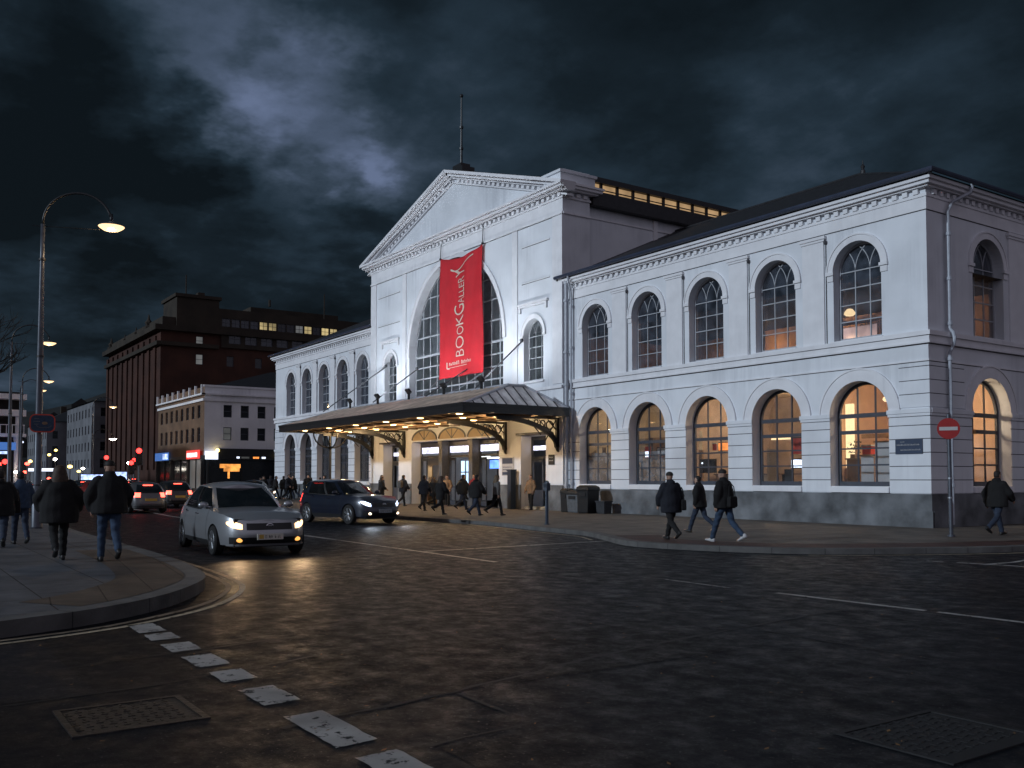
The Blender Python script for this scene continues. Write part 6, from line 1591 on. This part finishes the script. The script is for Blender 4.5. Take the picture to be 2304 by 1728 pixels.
bag('backpack','grey backpack on the person before the cream wall',(-28.47,-3.12,1.30),R(100),'backpack','cloth_grey')
G='crowd at the far end of the station'
rg=random.Random(11)
for i,(x,y) in enumerate([(-50.8,-2.2),(-50.,-3.),(-49.2,-1.8),(-47.9,-2.9),(-46.9,-1.9),(-45.8,-2.6),(-44.6,-3.2),(-43.6,-2.0),(-42.4,-2.7),(-40.9,-2.1),(-52.,-2.6),(-39.6,-3.)]):
    person([C1,C2,C3,L2,M2,C3][i%6],'dark figure in the crowd waiting under the far end of the station',(x,y,.12),R(rg.uniform(0,360)),rg.uniform(1.58,1.8),G)
# ---------------------------------------------------------------- buildings beyond the station
def facade(parent,T,u0,u1,v0,v1,wins,wm,rev=.18,frame='window_dark',pane='pane_dark',lit={}):
    """plain wall with rectangular windows; each window a part with its pane"""
    mb=MB(); rows=sorted(set(w[2] for w in wins)); cuts=[v0]
    bands=[]
    for r in rows: bands.append((r,max(w[3] for w in wins if w[2]==r)))
    z=v0
    for r,tp in bands:
        if r>z: mb.quad(T(u0,z,0),T(u1,z,0),T(u1,r,0),T(u0,r,0))
        x=u0
        for w_ in sorted([w for w in wins if w[2]==r]):
            mb.quad(T(x,r,0),T(w_[0],r,0),T(w_[0],tp,0),T(x,tp,0))
            for a,b_ in (((w_[0],r),(w_[0],tp)),((w_[1],r),(w_[1],tp)),((w_[0],tp),(w_[1],tp)),((w_[0],r),(w_[1],r))): mb.quad(T(*a,0),T(*b_,0),T(*b_,-rev),T(*a,-rev))
            x=w_[1]
        mb.quad(T(x,r,0),T(u1,r,0),T(u1,tp,0),T(x,tp,0)); z=tp
    mb.quad(T(u0,z,0),T(u1,z,0),T(u1,v1,0),T(u0,v1,0))
    mb.build('wall',MATS[wm],parent,world=True)
    for i,w_ in enumerate(wins):
        f=MB(); a,b_,c,d=w_[:4]; g=.07
        for q in ((a,a+g,c,d),(b_-g,b_,c,d),(a+g,b_-g,c,c+g),(a+g,b_-g,d-g,d)): f.box(*q,-rev-.02,-rev+.05,0,T)
        f.box(a+g,b_-g,(c+d)/2-.03,(c+d)/2+.03,-rev-.01,-rev+.03,0,T)
        if b_-a>1.2: f.box((a+b_)/2-.03,(a+b_)/2+.03,c+g,d-g,-rev-.012,-rev+.032,0,T)
        o=f.build('window',MATS[frame],parent,world=True)
        p=MB(); p.quad(T(a,c,-rev-.03),T(b_,c,-rev-.03),T(b_,d,-rev-.03),T(a,d,-rev-.03)); p.build('pane',MATS[w_[4] if len(w_)>4 else pane],o)
# corner block with shops: white end wall and street wall coloured by orange lamp light
SB=thing('corner_building','three storey corner block, white end wall and orange lit street wall','building',(-85,8,.12))
TE=TS(-77.8); TN_=TF(.7)
wn_=[]
for r,(z0,z1) in enumerate(((7.75,9.0),(5.45,6.75))):
    for i in range(9): 
        y=2.6+i*1.75; wn_.append((y,y+.85,z0,z1,'lit_grey' if (r,i)==(1,0) else 'pane_dark'))
facade(SB,TE,.7,24,3.9,10.75,wn_,'pale_render')
wn_=[]
for r,(z0,z1) in enumerate(((7.7,9.0),(5.3,6.75))):
    for i in range(8): x=-94.9+i*2.1; wn_.append((x,x+.95,z0,z1,'pane_dark'))
facade(SB,TN_,-96.,-77.8,3.9,10.75,wn_,'orange_lamplit')
mb=MB(); mb.box(-96,-77.65,.55,.7,9.35,9.6); mb.box(-77.8,-77.62,.55,24,9.34,9.61); mb.box(-96.1,-77.5,.4,.7,9.95,10.1); mb.box(-77.8,-77.5,.4,24,9.951,10.101)
for i in range(9): mb.box(-96+i*2.2-.1,-96+i*2.2+.1,.5,.699,10.1,11.0)
mb.box(-77.9,-77.7,.6,24,10.75,10.95); mb.build('cornice',MATS['pale_render'],SB,world=True)
mb=MB(); mb.add([(-96,.9,10.7),(-78,.9,10.7),(-78,24,10.7),(-96,24,10.7),(-92,9,13.1),(-82,9,13.1),(-82,17,13.1),(-92,17,13.1)],[(0,1,5,4),(1,2,6,5),(2,3,7,6),(3,0,4,7),(4,5,6,7)]); mb.build('roof',MATS['dark_slate'],SB,world=True)
# shopfronts
def shop(T,u0,u1,signm,glow,z0=.12):
    f=MB(); f.box(u0,u1,3.55,3.9,-.1,.25,0,T)
    for x in (u0,u1-.18): f.box(x,x+.18,z0,3.55,-.1,.18,0,T)
    f.box(u0+.18,u1-.18,z0,.6,-.1,.05,0,T); f.box((u0+u1)/2-.05,(u0+u1)/2+.05,.6,3.55,-.1,.05,0,T)
    o=f.build('shopfront',MATS['iron_black'],SB,world=True)
    p=MB(); p.quad(T(u0+.18,.6,-.05),T(u1-.18,.6,-.05),T(u1-.18,3.5,-.05),T(u0+.18,3.5,-.05)); p.build('shop_pane',MATS[glow],o)
    if signm:
        s=MB(); s.box(u0+.2,u1-.2,3.58,4.45,.251,.36,0,T); s.build('shop_sign',MATS[signm],o)
    return o
o1=shop(TN_,-96,-89.9,'shop_blue','pane_dark'); s=MB(); s.box(-92.2,-90.2,3.7,4.3,.361,.40,0,TN_); s.build('sign_letters',MATS['shop_glow'],o1)
o1=shop(TN_,-89.7,-83.2,None,'pane_dark')
o1=shop(TN_,-83.,-78.1,'shop_red','lit_grey'); s=MB()
for a,b_ in ((-82.5,-81.6),(-81.4,-80.7),(-80.5,-79.9),(-79.7,-78.9)): s.box(a,b_,3.75,4.2,.361,.40,0,TN_)
s.build('sign_letters',MATS['shop_pink'],o1)
s=MB(); s.box(-.25,.35,3.45,4.35,.0,1.5,0,lambda u,v,n:(-77.75+n*.8,u+.6,v)); 
o2=shop(TE,1.0,8.05,None,'pane_dark')
q=MB(); q.box(.75,2.0,3.5,4.3,.26,.36,0,TE); q.build('shop_sign',MATS['shop_white'],o2)
q=MB(); q.box(2.1,8.0,3.9,4.6,.002,.2,0,TE); q.build('fascia',MATS['iron_black'],o2)
for a,b_,m in ((3.9,4.2,'shop_white'),(4.4,5.2,'lit_grey'),(5.6,6.2,'screen_orange'),(6.5,6.9,'shop_white')): q=MB(); q.box(a,b_,3.62,3.8,.251,.27,0,TE); q.build('sign_letters',MATS[m],o2)
for j,(a,b_,z0,z1) in enumerate(((2.3,4.4,2.65,3.05),(2.7,4.3,2.3,2.64),(3.1,3.3,1.6,2.29))): q=MB(); q.box(a,b_,z0,z1,-.04,-.02,0,TE); q.build('lit_menu',MATS['lit_orange'],o2)
q=MB(); q.box(8.1,8.25,.2,3.6,.0,.2,0,TE); q.build('blue_light',MATS['blue_strip'],SB,world=True)
q=MB(); q.ball((-77.4,8.2,3.95),.16,.16,.16,8,6); q.build('wall_lamp',MATS['lamp_amber'],SB,world=True)
q=MB(); q.ball((-77.3,1.9,4.4),.2,.2,.2,8,6); q.build('wall_lamp',MATS['lamp_amber'],SB,world=True)
mb=MB(); mb.quad((-77.8,8.2,0),(-77.8,24,0),(-77.8,24,3.9),(-77.8,8.2,3.9)); mb.quad((-96,.7,0),(-96,24,0),(-96,24,10.75),(-96,.7,10.75)); mb.build('wall',MATS['pale_render'],SB,world=True)
light('shop_light','AREA',(-85,-.3,3.4),45,(.9,.75,.75),SB.rotation_euler and .1 or .1,SB,shape='RECTANGLE').data.size=9
# red brick block with attic, tower and office storeys
BB=thing('brick_block','huge dark red brick block with square tower and lit office floor','building',(-150,20,.12))
TE=TS(-131.); TN_=TF(9.3)
wn_=[]
for r,(z0,z1) in enumerate(((19.3,20.9),(22.3,23.7))):
    for i,y in enumerate((14.6,19.4,24.,29.,33.5)): wn_.append((y,y+1.1,z0,z1,'lit_grey' if (i==0) else 'pane_dark'))
facade(BB,TE,9.3,46,0,24.2,wn_,'brick_red')
wn_=[]
for r in range(5):
    z0=3.4+r*4.1
    for i in range(9): x=-166.5+i*3.9; wn_.append((x,x+1.3,z0,z0+2.0,'lit_office' if (r,i) in((0,5),(0,6),(0,8)) else 'pane_warm'))
facade(BB,TN_,-169,-131,0,24.2,wn_,'brick_red',frame='brick_red',pane='pane_warm')
mb=MB()
for i in range(10): x=-168.8+i*3.9; mb=MB(); mb.box(x-.9,x+.35,9.05,9.299,3,23.6); mb.build('pier',MATS['brick_red'],BB,world=True)
mb=MB(); mb.box(-169.6,-130.5,8.6,9.3,21.9,22.5); mb.box(-131,-130.4,9.3,18.,21.9,22.5); mb.box(-169.8,-130.2,8.3,46,24.2,25.); mb.box(-168.6,-131.3,9.6,12.,25.,26.4); mb.build('cornice',MATS['brick_attic'],BB,world=True)
mb=MB()
for x,k_ in ((-168.4,.8),(-157,.55),(-148.6,.6),(-140.,.9)): 
    mb=MB(); mb.lathe([(.9*k_,0),(.9*k_,.9*k_),(.5*k_,1.2*k_),(.7*k_,1.7*k_),(.25*k_,2.3*k_),(.08,3.2*k_)],(x,9.6,25.),8); mb.build('turret',MATS['brick_attic'],BB,world=True)
mb=MB(); mb.box(-139,-130.9,11.6,18.1,25.,29.6); mb.box(-139.3,-130.6,11.3,18.4,29.6,30.1); mb.build('tower',MATS['brick_attic'],BB,world=True)
mb=MB(); mb.tube([(-133,13.5,30.1),(-133,13.5,33.5)],.10,6); mb.box(-134,-132.6,15.3,16.3,30.1,30.9); mb.build('mast',MATS['brick_attic'],BB,world=True)
wn_=[(y,y+1.35,25.6,26.9,'lit_office' if i in (4,5,9,11,12,15) else ('pane_blue' if i<4 else 'lit_grey' if i in(8,14) else 'pane_dark')) for i,y in enumerate([18.6+1.52*i for i in range(17)])]
facade(BB,TE,18.1,45.8,24.9,27.9,wn_,'brick_attic')
wn_=[(y,y+1.9,22.9,24.5,'pane_blue') for y in [19.6+2.6*i for i in range(9)]]
facade(BB,TS(-130.6),18.4,45.8,22.2,24.9,wn_,'brick_attic')
mb=MB(); mb.box(-150,-131.,18.1,45.8,27.9,28.4); mb.box(-146,-135,24.5,40,28.4,29.9); mb.tube([(-133,36.6,28.4),(-133,36.6,33)],.10,6); mb.tube([(-133,27,29.9),(-133,27,31)],.2,6); mb.build('roof',MATS['brick_attic'],BB,world=True)
mb=MB(); mb.quad((-169,9.3,0),(-169,46,0),(-169,46,24.2),(-169,9.3,24.2)); mb.build('wall',MATS['brick_red'],BB,world=True)
# paler houses further along
def house(name,lab,x0,x1,y0,y1,h,wm,rows,n,roofh=2.,lit=()):
    t=thing(name,lab,'building',((x0+x1)/2,(y0+y1)/2,.0)); k=0
    for T,a,b_ in ((TS(x1),y0,y1),(TF(y0),x0,x1)):
        ws=[]
        m_=max(2,int((b_-a)/3.2))
        for r in range(rows):
            z=3.6+r*3.3
            for i in range(m_): u=a+(b_-a)*(i+.3)/m_; k+=1; ws.append((u,u+1.1,z,z+1.7,'lit_office' if k in lit else 'pane_dark'))
        facade(t,T,a,b_,0,h,ws,wm)
    mb=MB(); c=((x0+x1)/2,(y0+y1)/2); mb.add([(x0-.4,y0-.4,h),(x1+.4,y0-.4,h),(x1+.4,y1+.4,h),(x0-.4,y1+.4,h),(c[0]-3,c[1],h+roofh),(c[0]+3,c[1],h+roofh)],[(0,1,5,4),(1,2,5),(2,3,4,5),(3,0,4)]); mb.build('roof',MATS['dark_slate'],t,world=True)
    mb=MB(); mb.box(c[0]-2,c[0]-1,c[1]-.6,c[1]+.6,h+roofh-.8,h+roofh+1.4); mb.build('chimney',MATS['brick_attic'],t,world=True)
    return t
house('grey_house','grey four storey house just left of the red brick block',-206,-176,8.2,20,16.4,'grey_render',4,6,2.4,(3,9,14))
house('grey_house','narrow dark house behind the grey one',-238,-208,4.5,16,14.,'grey_render',3,5,3.,(5,))
house('dark_house','low dark house at the foot of the hill on the far left',-150,-128,-24,-15.5,9,'night_dark',2,3,2.,(2,5))
# pale colonnaded front on the left side of the street
PB=thing('colonnade_building','pale building with columns and balconies behind the tall lamp post','building',(-92,-24,.12))
mb=MB(); mb.quad((-86,-34,0),(-86,-14.6,0),(-86,-14.6,10),(-86,-34,10)); mb.quad((-110,-14.6,0),(-86,-14.6,0),(-86,-14.6,10),(-110,-14.6,10)); mb.build('wall',MATS['night_dark'],PB,world=True)
for z0,z1,ox in ((9.2,9.7,1.5),(7.6,8.2,1.2),(5.6,5.9,1.4)):
    mb=MB(); mb.box(-86,-86+ox,-34,-14.3,z0,z1); mb.build('entablature',MATS['pale_render'],PB,world=True)
for y in (-15.,-17.1,-19.4,-22):
    mb=MB(); mb.lathe([(.36,0),(.36,.3),(.27,.4),(.25,5.0),(.34,5.2),(.34,5.5)],(-85.2,y,.12),12); mb.build('column',MATS['pale_render'],PB,world=True)
    mb=MB(); mb.lathe([(.2,0),(.18,1.6),(.24,1.7)],(-85.2,y,5.9),10); mb.build('column',MATS['pale_render'],PB,world=True)
mb=MB(); 
for i in range(40): y=-34+i*.5; mb.box(-84.9,-84.85,y,y+.06,5.9,6.7)
mb.box(-84.93,-84.82,-34,-14.4,6.7,6.78); mb.build('balustrade',MATS['pale_render'],PB,world=True)
mb=MB(); mb.box(-84.4,-83.2,-17.2,-15.3,4.3,5.0); mb.build('awning_sign',MATS['shop_blue'],PB,world=True)
mb=MB(); mb.box(-83.2,-83.15,-16.8,-15.8,3.9,4.15); mb.build('sign_letters',MATS['shop_glow'],PB,world=True)
for y,z in ((-16.2,2.6),(-17.6,3.1),(-15.2,2.2)): q=MB(); q.ball((-84,y,z),.16,.16,.12,8,6); q.build('wall_lamp',MATS['lamp_amber' if z>2.3 else 'street_white'],PB,world=True)
# ---------------------------------------------------------------- signals, small lamps and lit boards of the traffic
def signal(loc,lab,rz,h=3.1,group='red traffic signals'):
    t=thing('traffic_signal',lab,'traffic signal',loc,rz,group)
    q=MB(); q.tube([(0,0,0),(0,0,h-.5)],.06,8); q.build('pole',MATS['iron_grey'],t)
    q=MB(); q.box(-.12,.12,-.2,.2,h-.8,h+.26); q.build('head',MATS['iron_black'],t)
    for i,m in enumerate(('signal_red','signal_off','signal_off')):
        z=h+.06-i*.34; q=MB(); q.lathe([(.16,0),(.14,.03),(.03,.05)],(0,0,0),14); q.v=[(.121+v[2],v[0],z+v[1]) for v in q.v]; q.build('lens',MATS[m],t)
        q=MB(); q.v=[]; 
        for k in range(9):
            a,b_=PI*k/9,PI*(k+1)/9; q.quad((.12,.13*math.cos(a),z+.13*math.sin(a)),(.12,.13*math.cos(b_),z+.13*math.sin(b_)),(.28,.13*math.cos(b_),z+.13*math.sin(b_)),(.28,.13*math.cos(a),z+.13*math.sin(a)))
        q.build('visor',MATS['iron_black'],t)
signal((-42.5,-13.3,0.0),'red traffic signal above the silver grey hatchback',R(-18),3.2)
signal((-60.8,-11.6,0),'red traffic signal straight above the walking man',R(-15),3.15)
signal((-68.5,-7.9,.12),'red traffic signal under the blue shop sign',R(-15),3.0)
signal((-51.5,-19.45,.17),'red traffic signal at the left edge beyond the two dark walkers',R(-10),2.45)
signal((-57,-10.6,0),'low red traffic signal between the hatchbacks and the shops',R(-15),2.7)
def small_lamp(loc,lab,h,m,r=.17):
    t=thing('small_lamp',lab,'lamp',loc,0,'small street lights in the distance')
    q=MB(); q.tube([(0,0,0),(0,0,h)],.05,6); q.build('post',MATS['iron_grey'],t)
    q=MB(); q.ball((0,0,h+r*.6),r,r,r*.8,10,7); q.build('globe',MATS[m],t)
for i,(x,y,h,m,lab) in enumerate(((-120,-6.5,5.2,'lamp_amber','higher yellow globe lamp left of the brick block'),(-112,-8.4,4.4,'lamp_amber','lower yellow globe lamp left of the brick block'),(-104,-8.9,3.7,'street_white','pale globe lamp under the yellow ones'),
    (-126,-9.8,6.4,'shop_white','bluish lamp before the grey house'),(-95,-12.6,3.3,'lamp_amber','orange globe lamp over the distant queue of cars'),(-100,-14,3.2,'street_white','white globe lamp near the tall lamp post'),(-75,-6.9,2.9,'street_white','white globe lamp before the red shop sign'))): small_lamp((x,y,0),lab,h,m,.2)
first=None; rg=random.Random(21)
for i,(x,y,z,m) in enumerate([(-90,-12.5,1.2,'tail_bright'),(-94,-11.8,1.4,'street_white'),(-108,-13.2,1.2,'tail_red'),(-112,-12,2.2,'street_white'),(-118,-11,1.6,'tail_red'),(-122,-14.5,2.4,'lamp_amber'),(-128,-13,1.5,'street_white'),(-131,-9,2.0,'tail_red'),(-88,-15.6,2.6,'shop_white'),
   (-97,-15.9,1.5,'tail_bright'),(-92,-16.4,2.0,'lamp_amber'),(-73,-17.4,1.3,'street_white'),(-79,-16.9,2.9,'tail_red'),(-86,-10.2,1.3,'street_white'),(-100,-7.,2.4,'lamp_amber'),(-108,-5.2,2.8,'street_white'),(-84,-14.4,2.2,'tail_bright'),(-76,-15.2,2.9,'tail_bright'),(-104,-12.2,1.8,'tail_bright'),(-116,-14.6,1.4,'tail_bright'),(-99,-10.2,1.6,'tail_bright'),(-110,-8.2,1.3,'lamp_amber'),(-70,-12.7,2.6,'lamp_amber')]):
    t=thing('far_light_spot','glowing spot standing for tail lights and lamps of the distant street traffic','lamp',(x,y,0),0,'tiny lights far down the street')  # globes added to stand for lamps and tail lights of far traffic
    q=MB(); q.tube([(0,0,0),(0,0,z)],.05,6); q.build('post',MATS['iron_grey'],t); q=MB(); q.ball((0,0,z),.19,.21,.14,8,6); q.build('globe',MATS[m],t)
def lit_board(loc,lab,w_,h,m,z,rz):
    t=thing('lit_board',lab,'lit board',loc,rz)
    q=MB(); q.tube([(0,-w_/2+.1,0),(0,-w_/2+.1,z)],.05,6); q.tube([(0,w_/2-.1,0),(0,w_/2-.1,z)],.05,6); q.build('leg',MATS['iron_grey'],t)
    q=MB(); q.box(-.08,.0,-w_/2,w_/2,z,z+h); q.build('case',MATS['iron_black'],t)
    q=MB(); q.box(.001,.02,-w_/2+.06,w_/2-.06,z+.06,z+h-.06); q.build('face',MATS[m],t)
lit_board((-72,-10.6,0),'bluish white lit board left of the walking man',1.9,1.0,'shop_glow',1.0,R(-22))
lit_board((-70,-8.7,.12),'narrow bluish lit board right of the walking man',1.2,1.1,'shop_glow',1.0,R(-22))
lit_board((-80,-13.2,0),'white lit board above the queue of cars',3.,.4,'shop_white',2.2,R(-20))
# barrier sign, orange, on the left pavement
t=thing('orange_board','orange round headed board by the pale building','road sign',(-62,-19.6,.17))
q=MB(); q.tube([(0,0,0),(0,0,3.2)],.05,8); q.build('pole',MATS['iron_grey'],t)
T=lambda u,v,n:(n,u,v); q=MB(); q.prism([(.42*math.cos(2*PI*i/20),3.7+.42*math.sin(2*PI*i/20)) for i in range(20)],0,.03,T); q.build('disc',MATS['wood_tan'],t); q=MB(); q.prism([(-.5,2.5),(.5,2.5),(.5,3.2),(-.5,3.2)],0,.03,T); q.build('plate',MATS['wood_tan'],t)
# ---------------------------------------------------------------- hill and trees
mb=MB(); rg=random.Random(4); n=90
ring0=[];ring1=[];ring2=[]
for i in range(n+1):
    a=R(95+150*i/n); Rr=520; hgt=44+9*math.sin(i*.21)+5*math.sin(i*.57+1)+rg.uniform(-1.6,1.6)
    ring0.append((Rr*.72*math.cos(a),Rr*.72*math.sin(a),-1)); ring1.append((Rr*math.cos(a),Rr*math.sin(a),hgt)); ring2.append((Rr*1.5*math.cos(a),Rr*1.5*math.sin(a),hgt*.9))
for i in range(n):
    for l1,l2 in ((ring0,ring1),(ring1,ring2)): mb.quad(l1[i],l1[i+1],l2[i+1],l2[i])
struct(mb.build('hill',MATS['hill_dark']))
for i,(x,y,z,lab) in enumerate(((-405,22,13,'lowest lit house on the dark hill'),(-430,38,24,'middle lit house on the dark hill'),(-450,52,32,'highest lit house on the dark hill'))):
    t=thing('hillside_house',lab,'house',(x,y,z-3),R(-10),'houses on the dark hill'); q=MB(); q.box(-5,5,-4,4,0,6); q.add([(-5,-4,6),(5,-4,6),(5,4,6),(-5,4,6),(-5,0,9),(5,0,9)],[(0,1,5,4),(2,3,4,5),(1,2,5),(0,3,4)]); q.build('wall',MATS['night_dark'],t)
    q=MB(); q.box(5.01,5.1,-2.4,-1.2,3,4.4); q.build('lit_window',MATS['lit_office'],t)
def bare_tree(loc,lab,h,seed,depth=6,first=(.0,.12,1.)):
    t=thing('bare_tree',lab,'tree',loc); rg=random.Random(seed); tr=MB(); cr=MB()
    def grow(p,d,l,r,k):
        d=d.normalized(); q=p; pts=[p]; m_=3
        for i in range(m_):
            d=(d+Vector((rg.uniform(-.16,.16),rg.uniform(-.16,.16),rg.uniform(-.06,.14)))).normalized(); q=q+d*l/m_; pts.append(q)
        (tr if k<2 else cr).tube(pts,[r*(1-.35*i/m_) for i in range(m_+1)],7 if k<2 else (5 if k<4 else 3),cap=False)
        if k>=depth: return
        for i in range(rg.choice((2,3,3)) if k else 4):
            e=(d+Vector((rg.uniform(-1,1),rg.uniform(-1,1),rg.uniform(-.25,.6)))*.85).normalized(); grow(q if i<2 else pts[-2],e,l*rg.uniform(.6,.82),r*.58,k+1)
    grow(Vector((0,0,0)),Vector(first),h*.30,h*.022,0)
    tr.build('trunk',MATS['bark'],t,smooth=True); cr.build('crown',MATS['bark'],t)
bare_tree((-26.5,-26.2,.17),'leafless dark tree reaching in at the left edge above the walkers',10.5,5)
bare_tree((-47,-23.5,.17),'leafless tree behind the second street lamp at the left edge',8.,9)
# ---------------------------------------------------------------- last: anything outside the rules of naming is set here
for o in list(S.objects):
    if o.type=='MESH' and o.data.users and not o.data.materials: o.data.materials.append(MATS['night_dark'])
